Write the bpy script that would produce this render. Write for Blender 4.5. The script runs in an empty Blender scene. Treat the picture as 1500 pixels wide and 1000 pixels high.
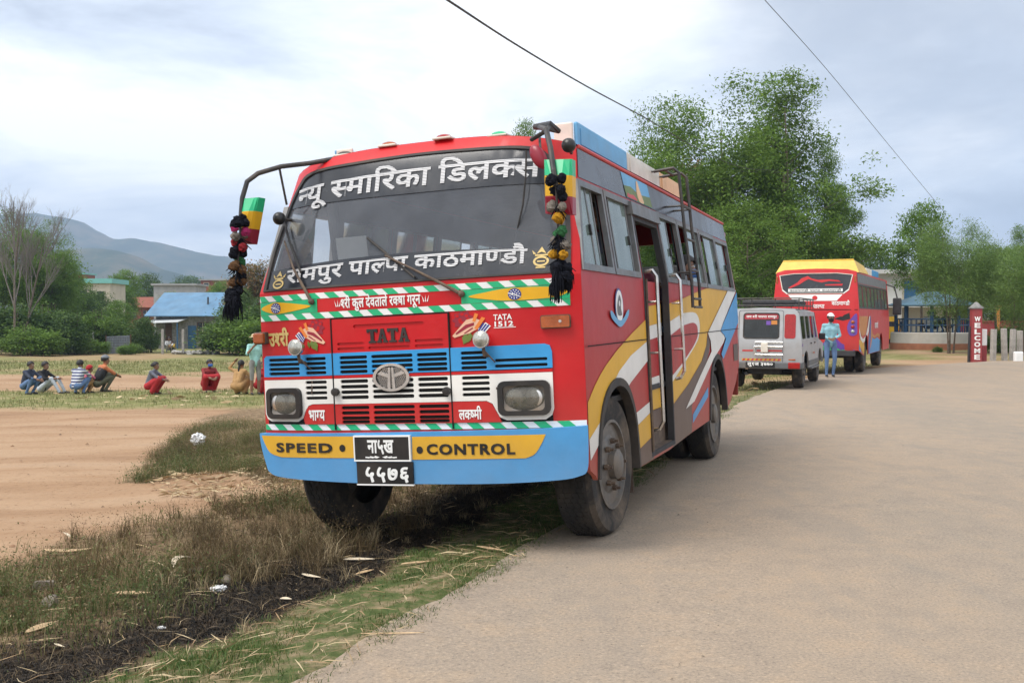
import bpy, bmesh, math, random
import numpy as np
from mathutils import Vector, Matrix
from mathutils.geometry import delaunay_2d_cdt

SC = bpy.context.scene
C = SC.collection
rad = math.radians

# ------------------------------------------------------------------ camera
CAM_H = 1.52
FPX = 1500.0                       # focal length in photo pixels (36 mm on a 36 mm wide sensor)
PITCH = math.atan(38.0 / FPX)
cd = bpy.data.cameras.new('camera')
cam = bpy.data.objects.new('camera', cd)
C.objects.link(cam)
cd.sensor_width = 36.0
cd.lens = 36.0
cd.clip_start = 0.05
cd.clip_end = 20000
cam.location = (0, 0, CAM_H)
cam.rotation_euler = (math.pi / 2 - PITCH, 0, 0)
SC.camera = cam

# ------------------------------------------------------------------ sky (overcast) and sun
SUN_ELEV, SUN_AZ = rad(58), rad(238)      # high, behind the camera on the left
world = bpy.data.worlds.new('World')
SC.world = world
world.use_nodes = True
wn, wl = world.node_tree.nodes, world.node_tree.links
for n in list(wn):
    wn.remove(n)
out = wn.new('ShaderNodeOutputWorld')
sky = wn.new('ShaderNodeTexSky')
sky.sky_type = 'NISHITA'
sky.sun_disc = False
sky.sun_elevation = SUN_ELEV
sky.sun_rotation = SUN_AZ
sky.dust_density = 2.0
bg1 = wn.new('ShaderNodeBackground')
bg1.inputs['Strength'].default_value = 0.1
wl.new(sky.outputs[0], bg1.inputs['Color'])
tc = wn.new('ShaderNodeTexCoord')
sep = wn.new('ShaderNodeSeparateXYZ')
wl.new(tc.outputs['Generated'], sep.inputs[0])
# project the view direction on a cloud deck so that clouds flatten towards the horizon
zc = wn.new('ShaderNodeMath'); zc.operation = 'MAXIMUM'; zc.inputs[1].default_value = 0.0
wl.new(sep.outputs['Z'], zc.inputs[0])
za = wn.new('ShaderNodeMath'); za.operation = 'ADD'; za.inputs[1].default_value = 0.22
wl.new(zc.outputs[0], za.inputs[0])
dv = wn.new('ShaderNodeVectorMath'); dv.operation = 'DIVIDE'
cmb = wn.new('ShaderNodeCombineXYZ')
for i in range(3):
    wl.new(za.outputs[0], cmb.inputs[i])
wl.new(tc.outputs['Generated'], dv.inputs[0]); wl.new(cmb.outputs[0], dv.inputs[1])


def wnoise(scale, detail, rough, off, dist=0.0):
    mp = wn.new('ShaderNodeMapping'); mp.inputs['Location'].default_value = off
    n = wn.new('ShaderNodeTexNoise')
    n.inputs['Scale'].default_value = scale
    n.inputs['Detail'].default_value = detail
    n.inputs['Roughness'].default_value = rough
    n.inputs['Distortion'].default_value = dist
    wl.new(dv.outputs[0], mp.inputs['Vector']); wl.new(mp.outputs[0], n.inputs['Vector'])
    return n


def wramp(stops, src):
    r = wn.new('ShaderNodeValToRGB')
    el = r.color_ramp.elements
    while len(el) < len(stops):
        el.new(0.5)
    for e, (p, c) in zip(el, stops):
        e.position = p; e.color = (*c, 1)
    wl.new(src, r.inputs[0])
    return r


n1 = wnoise(1.15, 8.0, 0.58, (3.1, 0.4, 0.0), 0.4)
cl = wramp([(0.32, (0.39, 0.43, 0.50)), (0.42, (0.59, 0.64, 0.715)), (0.49, (0.73, 0.765, 0.81)), (0.57, (0.90, 0.905, 0.91))], n1.outputs['Fac'])
# a heavy grey bank on the right, high up
rt = wn.new('ShaderNodeVectorMath'); rt.operation = 'DOT_PRODUCT'
rt.inputs[1].default_value = (0.40, 0.86, 0.315)
wl.new(tc.outputs['Generated'], rt.inputs[0])
n2 = wnoise(1.5, 5.0, 0.6, (7.7, 2.0, 0.0))
ma = wn.new('ShaderNodeMath'); ma.operation = 'MULTIPLY_ADD'; ma.inputs[1].default_value = 0.085; 
wl.new(n2.outputs['Fac'], ma.inputs[0]); wl.new(rt.outputs['Value'], ma.inputs[2])
mr = wn.new('ShaderNodeMapRange'); mr.interpolation_type = 'SMOOTHSTEP'
mr.inputs['From Min'].default_value = 0.995; mr.inputs['From Max'].default_value = 1.05
wl.new(ma.outputs[0], mr.inputs['Value'])
mf = wn.new('ShaderNodeMath'); mf.operation = 'MULTIPLY'; mf.inputs[1].default_value = 0.92
wl.new(mr.outputs[0], mf.inputs[0])
mixc = wn.new('ShaderNodeMix'); mixc.data_type = 'RGBA'
wl.new(mf.outputs[0], mixc.inputs['Factor'])
wl.new(cl.outputs[0], mixc.inputs['A'])
mixc.inputs['B'].default_value = (0.335, 0.37, 0.43, 1)
bg2 = wn.new('ShaderNodeBackground')
bg2.inputs['Strength'].default_value = 1.3
wl.new(mixc.outputs['Result'], bg2.inputs['Color'])
mx = wn.new('ShaderNodeMixShader')
mx.inputs[0].default_value = 0.86          # cloud cover
wl.new(bg1.outputs[0], mx.inputs[1]); wl.new(bg2.outputs[0], mx.inputs[2])
wl.new(mx.outputs[0], out.inputs['Surface'])

sd = bpy.data.lights.new('sun', 'SUN')
sun = bpy.data.objects.new('sun', sd)
C.objects.link(sun)
sd.energy = 2.4
sd.angle = rad(30)
sd.color = (1.0, 0.95, 0.88)
sun_dir = Vector((math.sin(SUN_AZ) * math.cos(SUN_ELEV), math.cos(SUN_AZ) * math.cos(SUN_ELEV), math.sin(SUN_ELEV)))
sun.rotation_euler = sun_dir.to_track_quat('Z', 'Y').to_euler()
SC.view_settings.view_transform = 'Standard'
SC.view_settings.look = 'None'
SC.view_settings.exposure = 0.45
SC.view_settings.gamma = 1.0


# ------------------------------------------------------------------ terrain shape
EY = [-20, 0, 4.2, 5.1, 6.16, 6.81, 10, 19.2, 31, 35.5, 41.5, 46]
EX = [-9.5, -2.45, -0.99, -0.65, -0.21, 0.05, 1.19, 4.2, 9.3, 13, 19.5, 48]


def edge_x(y):                      # left edge of the road
    return np.interp(y, EY, EX)


def edge_soft(y):                   # the same line, going straight on past the junction
    return np.where(np.asarray(y) < 35.5, np.interp(y, EY, EX), 13 + 0.42 * (np.asarray(y) - 35.5))


def sstep(a, b, v):
    t = np.clip((np.asarray(v, float) - a) / (b - a), 0, 1)
    return t * t * (3 - 2 * t)


def road_z(x, y):
    y = np.asarray(y, float)
    return -0.0095 * np.clip(y - 7, 0, 88)


def ground_z(x, y):
    x = np.asarray(x, float); y = np.asarray(y, float)
    d = edge_soft(y) - x
    drop = 0.65 * (1 - np.exp(-np.clip(d, 0, 500) / 9))
    rise = 0.0205 * np.clip(y - 44, 0, 40) * sstep(2, 10, x - 0.2 * y + 6)
    bumps = 0.03 * np.sin(x * 1.3 + y * 0.7) * np.sin(y * 0.9 - x * 0.4) * sstep(0.3, 2, d) * (y < 200)
    return road_z(x, y) - drop + rise + bumps


def photo_ground(px, py, fn=ground_z):
    """point of the terrain that the photograph shows at (px, py)"""
    u, v = (px - 750) / FPX, (500 - py) / FPX
    d = (u, math.cos(PITCH) + v * math.sin(PITCH), -math.sin(PITCH) + v * math.cos(PITCH))
    t = -CAM_H / d[2]
    for _ in range(60):
        z = float(fn(d[0] * t, d[1] * t))
        t = 0.5 * t + 0.5 * (z - CAM_H) / d[2]
    return Vector((d[0] * t, d[1] * t, float(fn(d[0] * t, d[1] * t))))


def at_depth(px, py, Y):
    u, v = (px - 750) / FPX, (500 - py) / FPX
    d = (u, math.cos(PITCH) + v * math.sin(PITCH), -math.sin(PITCH) + v * math.cos(PITCH))
    t = Y / d[1]
    return Vector((d[0] * t, Y, CAM_H + d[2] * t))


# ------------------------------------------------------------------ materials
M = {}


def newmat(name):
    m = bpy.data.materials.new(name)
    m.use_nodes = True
    nt = m.node_tree
    return m, nt.nodes, nt.links, nt.nodes['Principled BSDF']


def shade(c, k):
    return tuple(max(0.0, min(1.0, v * k)) for v in c)


def pm(name, col, rough=0.5, var=0.15, scale=6.0, bump=0.0, bscale=40.0, metal=0.0, coat=0.0,
       dirt=None, dirt_amt=0.0, dirt_low=None, alpha=None, stripes=None, spec=0.5, bdist=0.01):
    """painted / plain surface: colour with blotchy variation, optional dirt (patchy or towards the skirt) and stripes"""
    m, N, L, B = newmat(name)
    tcn = N.new('ShaderNodeTexCoord')
    nz = N.new('ShaderNodeTexNoise'); nz.inputs['Scale'].default_value = scale
    nz.inputs['Detail'].default_value = 6; nz.inputs['Roughness'].default_value = 0.6
    L.new(tcn.outputs['Object'], nz.inputs['Vector'])
    r = N.new('ShaderNodeValToRGB')
    r.color_ramp.elements[0].position = 0.3; r.color_ramp.elements[1].position = 0.7
    r.color_ramp.elements[0].color = (*shade(col, 1 - var), 1)
    r.color_ramp.elements[1].color = (*shade(col, 1 + var), 1)
    L.new(nz.outputs['Fac'], r.inputs[0])
    colour = r.outputs[0]
    if stripes:
        axis, period, duty, col2 = stripes
        sp = N.new('ShaderNodeSeparateXYZ'); L.new(tcn.outputs['Object'], sp.inputs[0])
        a = N.new('ShaderNodeMath'); a.operation = 'MULTIPLY'; a.inputs[1].default_value = 1.0 / period
        L.new(sp.outputs[axis], a.inputs[0])
        fr = N.new('ShaderNodeMath'); fr.operation = 'FRACT'; L.new(a.outputs[0], fr.inputs[0])
        lt = N.new('ShaderNodeMath'); lt.operation = 'LESS_THAN'; lt.inputs[1].default_value = duty
        L.new(fr.outputs[0], lt.inputs[0])
        mixs = N.new('ShaderNodeMix'); mixs.data_type = 'RGBA'
        L.new(lt.outputs[0], mixs.inputs['Factor']); L.new(colour, mixs.inputs['A'])
        mixs.inputs['B'].default_value = (*col2, 1)
        colour = mixs.outputs['Result']
    rv = None
    if dirt:
        n2 = N.new('ShaderNodeTexNoise'); n2.inputs['Scale'].default_value = scale * 0.45
        n2.inputs['Detail'].default_value = 9; n2.inputs['Roughness'].default_value = 0.68
        L.new(tcn.outputs['Object'], n2.inputs['Vector'])
        mr = N.new('ShaderNodeMapRange'); mr.inputs['From Min'].default_value = 0.42; mr.inputs['From Max'].default_value = 0.78
        mr.inputs['To Max'].default_value = dirt_amt
        L.new(n2.outputs['Fac'], mr.inputs['Value'])
        f = mr.outputs[0]
        if dirt_low:                     # road dust thrown up on the lower body
            sp2 = N.new('ShaderNodeSeparateXYZ'); L.new(tcn.outputs['Object'], sp2.inputs[0])
            m2 = N.new('ShaderNodeMapRange')
            m2.inputs['From Min'].default_value = dirt_low[0]; m2.inputs['From Max'].default_value = dirt_low[1]
            m2.inputs['To Min'].default_value = dirt_low[2]; m2.inputs['To Max'].default_value = 0.0
            L.new(sp2.outputs['Z'], m2.inputs['Value'])
            mm = N.new('ShaderNodeMath'); mm.operation = 'MULTIPLY'
            m3 = N.new('ShaderNodeMapRange'); m3.inputs['From Min'].default_value = 0.25; m3.inputs['From Max'].default_value = 0.7
            m3.inputs['To Min'].default_value = 0.35
            L.new(n2.outputs['Fac'], m3.inputs['Value'])
            L.new(m2.outputs[0], mm.inputs[0]); L.new(m3.outputs[0], mm.inputs[1])
            ad = N.new('ShaderNodeMath'); ad.operation = 'MAXIMUM'
            L.new(f, ad.inputs[0]); L.new(mm.outputs[0], ad.inputs[1]); f = ad.outputs[0]
        mixd = N.new('ShaderNodeMix'); mixd.data_type = 'RGBA'
        L.new(f, mixd.inputs['Factor']); L.new(colour, mixd.inputs['A']); mixd.inputs['B'].default_value = (*dirt, 1)
        colour = mixd.outputs['Result']
        ra = N.new('ShaderNodeMapRange'); ra.inputs['To Min'].default_value = rough; ra.inputs['To Max'].default_value = 0.9
        L.new(f, ra.inputs['Value']); rv = ra.outputs[0]
    L.new(colour, B.inputs['Base Color'])
    if rv is not None:
        L.new(rv, B.inputs['Roughness'])
    else:
        B.inputs['Roughness'].default_value = rough
    B.inputs['Metallic'].default_value = metal
    B.inputs['Specular IOR Level'].default_value = spec
    B.inputs['Coat Weight'].default_value = coat
    B.inputs['Coat Roughness'].default_value = 0.15
    if alpha is not None:
        B.inputs['Alpha'].default_value = alpha
    if bump:
        nb = N.new('ShaderNodeTexNoise'); nb.inputs['Scale'].default_value = bscale; nb.inputs['Detail'].default_value = 6
        L.new(tcn.outputs['Object'], nb.inputs['Vector'])
        bp = N.new('ShaderNodeBump'); bp.inputs['Strength'].default_value = bump; bp.inputs['Distance'].default_value = bdist
        L.new(nb.outputs['Fac'], bp.inputs['Height']); L.new(bp.outputs[0], B.inputs['Normal'])
    M[name] = m
    return m


def leafmat(name, cols, trans=0.35, rough=0.55):
    """foliage: every leaf its own shade out of a ramp, part of the light passes through"""
    m, N, L, B = newmat(name)
    g = N.new('ShaderNodeNewGeometry')
    r = N.new('ShaderNodeValToRGB')
    el = r.color_ramp.elements
    while len(el) < len(cols):
        el.new(0.5)
    for i, (e, c) in enumerate(zip(el, cols)):
        e.position = i / (len(cols) - 1); e.color = (*c, 1)
    L.new(g.outputs['Random Per Island'], r.inputs[0])
    tcn = N.new('ShaderNodeTexCoord')
    nz = N.new('ShaderNodeTexNoise'); nz.inputs['Scale'].default_value = 0.55; nz.inputs['Detail'].default_value = 3
    L.new(tcn.outputs['Object'], nz.inputs['Vector'])
    mr = N.new('ShaderNodeMapRange'); mr.inputs['From Min'].default_value = 0.3; mr.inputs['From Max'].default_value = 0.7
    mr.inputs['To Min'].default_value = 0.72; mr.inputs['To Max'].default_value = 1.3
    L.new(nz.outputs['Fac'], mr.inputs['Value'])
    mu = N.new('ShaderNodeVectorMath'); mu.operation = 'SCALE'
    L.new(r.outputs[0], mu.inputs[0]); L.new(mr.outputs[0], mu.inputs['Scale'])
    L.new(mu.outputs[0], B.inputs['Base Color'])
    B.inputs['Roughness'].default_value = rough
    B.inputs['Specular IOR Level'].default_value = 0.3
    if trans:
        t = N.new('ShaderNodeBsdfTranslucent'); L.new(mu.outputs[0], t.inputs['Color'])
        mxn = N.new('ShaderNodeMixShader'); mxn.inputs[0].default_value = trans
        L.new(B.outputs[0], mxn.inputs[1]); L.new(t.outputs[0], mxn.inputs[2])
        L.new(mxn.outputs[0], N['Material Output'].inputs['Surface'])
    M[name] = m
    return m


def glassmat(name, tint, body, body_amt, rough=0.04, haze_scale=3.0):
    """window glass: lets part of the light through, a dusty / tinted body (bus panes: sky reflection painted into it), mirror on top"""
    m, N, L, B = newmat(name)
    t = N.new('ShaderNodeBsdfTransparent'); t.inputs[0].default_value = (*tint, 1)
    tcn = N.new('ShaderNodeTexCoord')
    nz = N.new('ShaderNodeTexNoise'); nz.inputs['Scale'].default_value = haze_scale; nz.inputs['Detail'].default_value = 5
    L.new(tcn.outputs['Object'], nz.inputs['Vector'])
    mr = N.new('ShaderNodeMapRange'); mr.inputs['From Min'].default_value = 0.3; mr.inputs['From Max'].default_value = 0.7
    mr.inputs['To Min'].default_value = body_amt * 0.7; mr.inputs['To Max'].default_value = min(1, body_amt * 1.3)
    L.new(nz.outputs['Fac'], mr.inputs['Value'])
    B.inputs['Base Color'].default_value = (*body, 1)
    B.inputs['Roughness'].default_value = rough
    B.inputs['Specular IOR Level'].default_value = 0.6
    mxn = N.new('ShaderNodeMixShader')
    L.new(mr.outputs[0], mxn.inputs[0])
    gl = N.new('ShaderNodeBsdfGlossy'); gl.inputs['Roughness'].default_value = rough
    fr = N.new('ShaderNodeFresnel'); fr.inputs[0].default_value = 1.5
    mx2 = N.new('ShaderNodeMixShader')
    L.new(fr.outputs[0], mx2.inputs[0]); L.new(t.outputs[0], mx2.inputs[1]); L.new(gl.outputs[0], mx2.inputs[2])
    L.new(mx2.outputs[0], mxn.inputs[1]); L.new(B.outputs[0], mxn.inputs[2])
    L.new(mxn.outputs[0], N['Material Output'].inputs['Surface'])
    M[name] = m
    return m


DUST = (0.30, 0.22, 0.15)
bd = dict(rough=0.38, var=0.1, scale=2.2, coat=0.0, dirt=DUST, dirt_amt=0.10, dirt_low=(0.35, 1.2, 0.42), spec=0.34, bump=0.35, bscale=2.6, bdist=0.03)
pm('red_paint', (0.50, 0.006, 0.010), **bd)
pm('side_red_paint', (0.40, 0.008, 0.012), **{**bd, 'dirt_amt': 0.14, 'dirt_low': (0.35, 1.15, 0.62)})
pm('sky_blue_paint', (0.035, 0.29, 0.62), **bd)
pm('yellow_paint', (0.70, 0.38, 0.012), **bd)
pm('white_paint', (0.76, 0.74, 0.70), **bd)
pm('green_paint', (0.02, 0.42, 0.15), **{**bd, 'dirt_amt': 0.12})
pm('brown_paint', (0.075, 0.042, 0.038), **bd)
pm('roof_paint', (0.52, 0.035, 0.04), **{**bd, 'dirt_low': None, 'dirt_amt': 0.3})
pm('tape_white', (0.74, 0.75, 0.74), rough=0.35, var=0.06)
pm('tape_green', (0.012, 0.40, 0.17), rough=0.35, var=0.08)
pm('maroon_paint', (0.26, 0.012, 0.03), rough=0.35, var=0.08)
pm('navy_paint', (0.02, 0.035, 0.22), rough=0.4, var=0.1)
pm('black_paint', (0.012, 0.012, 0.013), rough=0.35, var=0.2, dirt=DUST, dirt_amt=0.12)
pm('tint_film', (0.022, 0.025, 0.032), rough=0.16, var=0.15, dirt=(0.10, 0.10, 0.10), dirt_amt=0.3, scale=3)
pm('side_tint', (0.028, 0.030, 0.037), rough=0.22, var=0.2, dirt=(0.14, 0.135, 0.135), dirt_amt=0.35, scale=2)
pm('lettering_white', (0.66, 0.66, 0.67), rough=0.45, var=0.06, stripes=('Z', 0.0105, 0.36, (0.10, 0.105, 0.115)))
pm('plain_white', (0.8, 0.8, 0.78), rough=0.45, var=0.06)
pm('gold_paint', (0.60, 0.44, 0.16), rough=0.4, var=0.12)
pm('rubber', (0.02, 0.02, 0.021), rough=0.7, var=0.25, dirt=DUST, dirt_amt=0.25, bump=0.1)
pm('tyre_rubber', (0.022, 0.020, 0.019), rough=0.85, var=0.25, scale=9, dirt=(0.19, 0.14, 0.095), dirt_amt=0.9, bump=0.25, bscale=60)
pm('tyre_tread', (0.016, 0.015, 0.0145), rough=0.9, var=0.25, scale=9, dirt=(0.10, 0.075, 0.05), dirt_amt=0.45, bump=0.25, bscale=60)
pm('rim_metal', (0.16, 0.15, 0.14), rough=0.55, var=0.3, metal=0.5, dirt=(0.24, 0.18, 0.125), dirt_amt=0.9, scale=14)
pm('rust_metal', (0.085, 0.055, 0.04), rough=0.75, var=0.35, scale=25, dirt=(0.24, 0.18, 0.12), dirt_amt=0.7)
pm('dark_metal', (0.035, 0.035, 0.037), rough=0.5, var=0.3, metal=0.3, scale=15, dirt=DUST, dirt_amt=0.3)
pm('grey_frame', (0.16, 0.165, 0.17), rough=0.45, var=0.25, metal=0.5, scale=8, dirt=DUST, dirt_amt=0.35)
pm('chrome', (0.62, 0.61, 0.59), rough=0.22, var=0.15, metal=0.95, scale=12, dirt=DUST, dirt_amt=0.4)
pm('slot_black', (0.004, 0.004, 0.004), rough=0.9, var=0.1)
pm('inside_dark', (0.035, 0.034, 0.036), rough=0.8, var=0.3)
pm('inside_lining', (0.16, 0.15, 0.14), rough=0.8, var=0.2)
pm('seat_cloth', (0.06, 0.035, 0.05), rough=0.9, var=0.4, scale=10)
pm('seat_cover_white', (0.35, 0.34, 0.32), rough=0.9, var=0.2, scale=10)
pm('bulb', (0.75, 0.72, 0.6), rough=0.2, var=0.05)
pm('lamp_lens', (0.42, 0.42, 0.38), rough=0.12, var=0.25, scale=30, metal=0.55, bump=0.3, bscale=90)
pm('amber_lens', (0.36, 0.085, 0.02), rough=0.18, var=0.2, scale=25, bump=0.25, bscale=120)
pm('red_lens', (0.32, 0.012, 0.012), rough=0.18, var=0.2, scale=25)
pm('skin_sticker', (0.70, 0.42, 0.28), rough=0.45, var=0.08)
pm('leaf_sticker', (0.12, 0.17, 0.03), rough=0.5, var=0.2)
pm('orange_paint', (0.70, 0.20, 0.03), rough=0.4, var=0.12)
pm('pale_orange_paint', (0.72, 0.42, 0.20), rough=0.45, var=0.12, dirt=DUST, dirt_amt=0.2)
pm('fade_blue_paint', (0.10, 0.34, 0.58), rough=0.45, var=0.12, dirt=(0.4, 0.45, 0.5), dirt_amt=0.25)
pm('cream_paint', (0.66, 0.62, 0.54), rough=0.45, var=0.12, dirt=DUST, dirt_amt=0.3)
glassmat('windscreen_glass', (0.74, 0.77, 0.78), (0.20, 0.215, 0.245), 0.33)  # grey body colour paints in the sky reflected on the screen, plus slight dust
glassmat('lamp_glass', (0.62, 0.61, 0.56), (0.24, 0.225, 0.19), 0.42, haze_scale=25)
glassmat('clear_glass', (0.84, 0.95, 0.88), (0.34, 0.42, 0.37), 0.22)
glassmat('window_glass', (0.45, 0.62, 0.56), (0.26, 0.34, 0.31), 0.55)  # green tint; its pale body colour paints in the sky's reflection
glassmat('dark_glass', (0.12, 0.13, 0.13), (0.03, 0.035, 0.035), 0.5)


# ------------------------------------------------------------------ mesh kit
def link_mesh(name, verts, faces, mats, parent=None, smooth=False, mi=None):
    me = bpy.data.meshes.new(name)
    me.from_pydata([tuple(v) for v in verts], [], [tuple(f) for f in faces])
    for m in (mats if isinstance(mats, (list, tuple)) else [mats]):
        me.materials.append(M[m] if isinstance(m, str) else m)
    if mi is not None:
        me.polygons.foreach_set('material_index', mi)
    if smooth:
        me.polygons.foreach_set('use_smooth', [True] * len(me.polygons))
    me.update()
    o = bpy.data.objects.new(name, me)
    C.objects.link(o)
    if parent is not None:
        o.parent = parent
    return o


def np_mesh(name, V, F, mat, parent=None, smooth=False):
    """fast mesh of equal-sized faces out of numpy arrays"""
    me = bpy.data.meshes.new(name)
    V = np.asarray(V, np.float32); F = np.asarray(F, np.int32)
    k = F.shape[1]
    me.vertices.add(len(V)); me.vertices.foreach_set('co', V.ravel())
    me.loops.add(F.size); me.loops.foreach_set('vertex_index', F.ravel())
    me.polygons.add(len(F))
    me.polygons.foreach_set('loop_start', np.arange(0, F.size, k, dtype=np.int32))
    me.polygons.foreach_set('loop_total', np.full(len(F), k, np.int32))
    if smooth:
        me.polygons.foreach_set('use_smooth', np.ones(len(F), bool))
    me.materials.append(M[mat] if isinstance(mat, str) else mat)
    me.update(calc_edges=True)
    me.validate()
    o = bpy.data.objects.new(name, me)
    C.objects.link(o)
    if parent is not None:
        o.parent = parent
    return o


def tag(o, label=None, cat=None, group=None, kind=None):
    if label: o['label'] = label
    if cat: o['category'] = cat
    if group: o['group'] = group
    if kind: o['kind'] = kind
    return o


def thing(name, label, cat, loc=(0, 0, 0), rz=0.0, group=None):
    o = bpy.data.objects.new(name, None)
    C.objects.link(o)
    o.empty_display_size = 0.2
    o.location = loc; o.rotation_euler = (0, 0, rz)
    return tag(o, label, cat, group)


class MB:
    """collects simple shapes into ONE mesh"""
    def __init__(s):
        s.v, s.f, s.m = [], [], []

    def add(s, vs, fs, mi=0):
        b = len(s.v)
        s.v += [Vector(v) for v in vs]
        s.f += [tuple(b + i for i in f) for f in fs]
        s.m += [mi] * len(fs)
        return s

    def box(s, c, d, rot=None, mi=0, taper=1.0):
        hx, hy, hz = d[0] / 2, d[1] / 2, d[2] / 2
        vs = []
        for z in (-1, 1):
            k = taper if z > 0 else 1.0
            for x, y in ((-1, -1), (1, -1), (1, 1), (-1, 1)):
                v = Vector((x * hx * k, y * hy * k, z * hz))
                if rot is not None: v = rot @ v
                vs.append(v + Vector(c))
        return s.add(vs, [(3, 2, 1, 0), (4, 5, 6, 7), (0, 1, 5, 4), (1, 2, 6, 5), (2, 3, 7, 6), (3, 0, 4, 7)], mi)

    def bbox(s, c, d, b=0.01, mi=0, rot=None):
        """box with chamfered edges"""
        bm = bmesh.new()
        bmesh.ops.create_cube(bm, size=1.0)
        for v in bm.verts:
            v.co = Vector((v.co.x * d[0], v.co.y * d[1], v.co.z * d[2]))
        bmesh.ops.bevel(bm, geom=list(bm.edges), offset=b, segments=2, affect='EDGES', profile=0.5)
        bm.verts.index_update()
        vs = [((rot @ v.co) if rot is not None else v.co) + Vector(c) for v in bm.verts]
        fs = [[v.index for v in f.verts] for f in bm.faces]
        bm.free()
        return s.add(vs, fs, mi)

    def tube(s, pts, r, n=8, mi=0, caps=True):
        pts = [Vector(p) for p in pts]
        rs = r if isinstance(r, (list, tuple)) else [r] * len(pts)
        vs, fs = [], []
        prev = None
        for i, p in enumerate(pts):
            a = pts[max(0, i - 1)]; b = pts[min(len(pts) - 1, i + 1)]
            t = (b - a)
            if t.length < 1e-9: t = Vector((0, 0, 1))
            t.normalize()
            if prev is None:
                up = Vector((0, 0, 1)) if abs(t.z) < 0.9 else Vector((1, 0, 0))
                x = t.cross(up).normalized()
            else:
                x = (prev - t * prev.dot(t)).normalized()
            prev = x
            y = t.cross(x)
            for k in range(n):
                an = 2 * math.pi * k / n
                vs.append(p + (x * math.cos(an) + y * math.sin(an)) * rs[i])
        for i in range(len(pts) - 1):
            for k in range(n):
                k2 = (k + 1) % n
                fs.append((i * n + k, i * n + k2, (i + 1) * n + k2, (i + 1) * n + k))
        if caps:
            fs.append(tuple(range(n - 1, -1, -1)))
            fs.append(tuple((len(pts) - 1) * n + k for k in range(n)))
        return s.add(vs, fs, mi)

    def lathe(s, prof, origin, axis='X', n=24, mi=0, caps=True):
        """prof: list of (distance along axis, radius)"""
        vs, fs = [], []
        o = Vector(origin)
        for (a, r) in prof:
            for k in range(n):
                an = 2 * math.pi * k / n
                c, q = math.cos(an) * r, math.sin(an) * r
                vs.append(o + {'X': Vector((a, c, q)), 'Y': Vector((c, a, q)), 'Z': Vector((c, q, a))}[axis])
        for i in range(len(prof) - 1):
            for k in range(n):
                k2 = (k + 1) % n
                fs.append((i * n + k, i * n + k2, (i + 1) * n + k2, (i + 1) * n + k))
        if caps:
            fs.append(tuple(range(n - 1, -1, -1)))
            fs.append(tuple((len(prof) - 1) * n + k for k in range(n)))
        return s.add(vs, fs, mi)

    def ball(s, c, r, n=10, mi=0, sc=(1, 1, 1), jitter=0.0, rng=None, rot=None):
        vs, fs = [], []
        m = max(4, n // 2 + 1)
        for i in range(m + 1):
            th = math.pi * i / m
            for k in range(n):
                an = 2 * math.pi * k / n
                j = 1.0 + (rng.uniform(-jitter, jitter) if jitter else 0.0)
                v = Vector((math.sin(th) * math.cos(an) * sc[0], math.sin(th) * math.sin(an) * sc[1], math.cos(th) * sc[2])) * r * j
                if rot is not None: v = rot @ v
                vs.append(v + Vector(c))
        for i in range(m):
            for k in range(n):
                k2 = (k + 1) % n
                fs.append((i * n + k, (i + 1) * n + k, (i + 1) * n + k2, i * n + k2))
        return s.add(vs, fs, mi)

    def build(s, name, mats, parent=None, smooth=False, loc=None):
        o = link_mesh(name, s.v, s.f, mats, parent, smooth, s.m)
        if loc is not None: o.location = loc
        if smooth:
            bm = bmesh.new(); bm.from_mesh(o.data)
            bmesh.ops.remove_doubles(bm, verts=bm.verts, dist=1e-5)
            bmesh.ops.recalc_face_normals(bm, faces=bm.faces)
            for e in bm.edges:
                if len(e.link_faces) == 2 and e.calc_face_angle(0) > rad(38): e.smooth = False
            bm.to_mesh(o.data); bm.free()
        return o


def copy_tree(o, parent=None):
    c = o.copy(); C.objects.link(c)
    c.parent = parent
    for ch in list(o.children):
        copy_tree(ch, c)
    return c


# ------------------------------------------------------------------ flat outlines laid on curved panels
def densify(loop, step):
    outp = []
    n = len(loop)
    for i in range(n):
        a, b = loop[i], loop[(i + 1) % n]
        k = max(1, int(math.hypot(b[0] - a[0], b[1] - a[1]) / step))
        for j in range(k):
            t = j / k
            outp.append((a[0] + (b[0] - a[0]) * t, a[1] + (b[1] - a[1]) * t))
    return outp


def smooth_loop(pts, closed=True, k=4):
    """Catmull-Rom through the points"""
    n = len(pts); res = []
    rng_ = range(n) if closed else range(n - 1)
    for i in rng_:
        p0 = pts[(i - 1) % n] if closed or i > 0 else pts[i]
        p1 = pts[i]; p2 = pts[(i + 1) % n]
        p3 = pts[(i + 2) % n] if closed or i + 2 < n else p2
        for j in range(k):
            t = j / k
            res.append(tuple(0.5 * (2 * p1[c] + (p2[c] - p0[c]) * t + (2 * p0[c] - 5 * p1[c] + 4 * p2[c] - p3[c]) * t * t
                                    + (3 * p1[c] - p0[c] - 3 * p2[c] + p3[c]) * t ** 3) for c in range(2)))
    if not closed: res.append(tuple(pts[-1]))
    return res


def rrect(x0, z0, x1, z1, r, k=4):
    pts = []
    for cx, cz, a0 in ((x1 - r, z1 - r, 0), (x0 + r, z1 - r, 90), (x0 + r, z0 + r, 180), (x1 - r, z0 + r, 270)):
        for i in range(k + 1):
            a = rad(a0 + 90 * i / k)
            pts.append((cx + r * math.cos(a), cz + r * math.sin(a)))
    return pts


def ell(cx, cz, rx, rz, n=24, a0=0):
    return [(cx + rx * math.cos(2 * math.pi * i / n + a0), cz + rz * math.sin(2 * math.pi * i / n + a0)) for i in range(n)]


def rect(x0, z0, x1, z1):
    return [(x0, z0), (x1, z0), (x1, z1), (x0, z1)]


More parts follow.
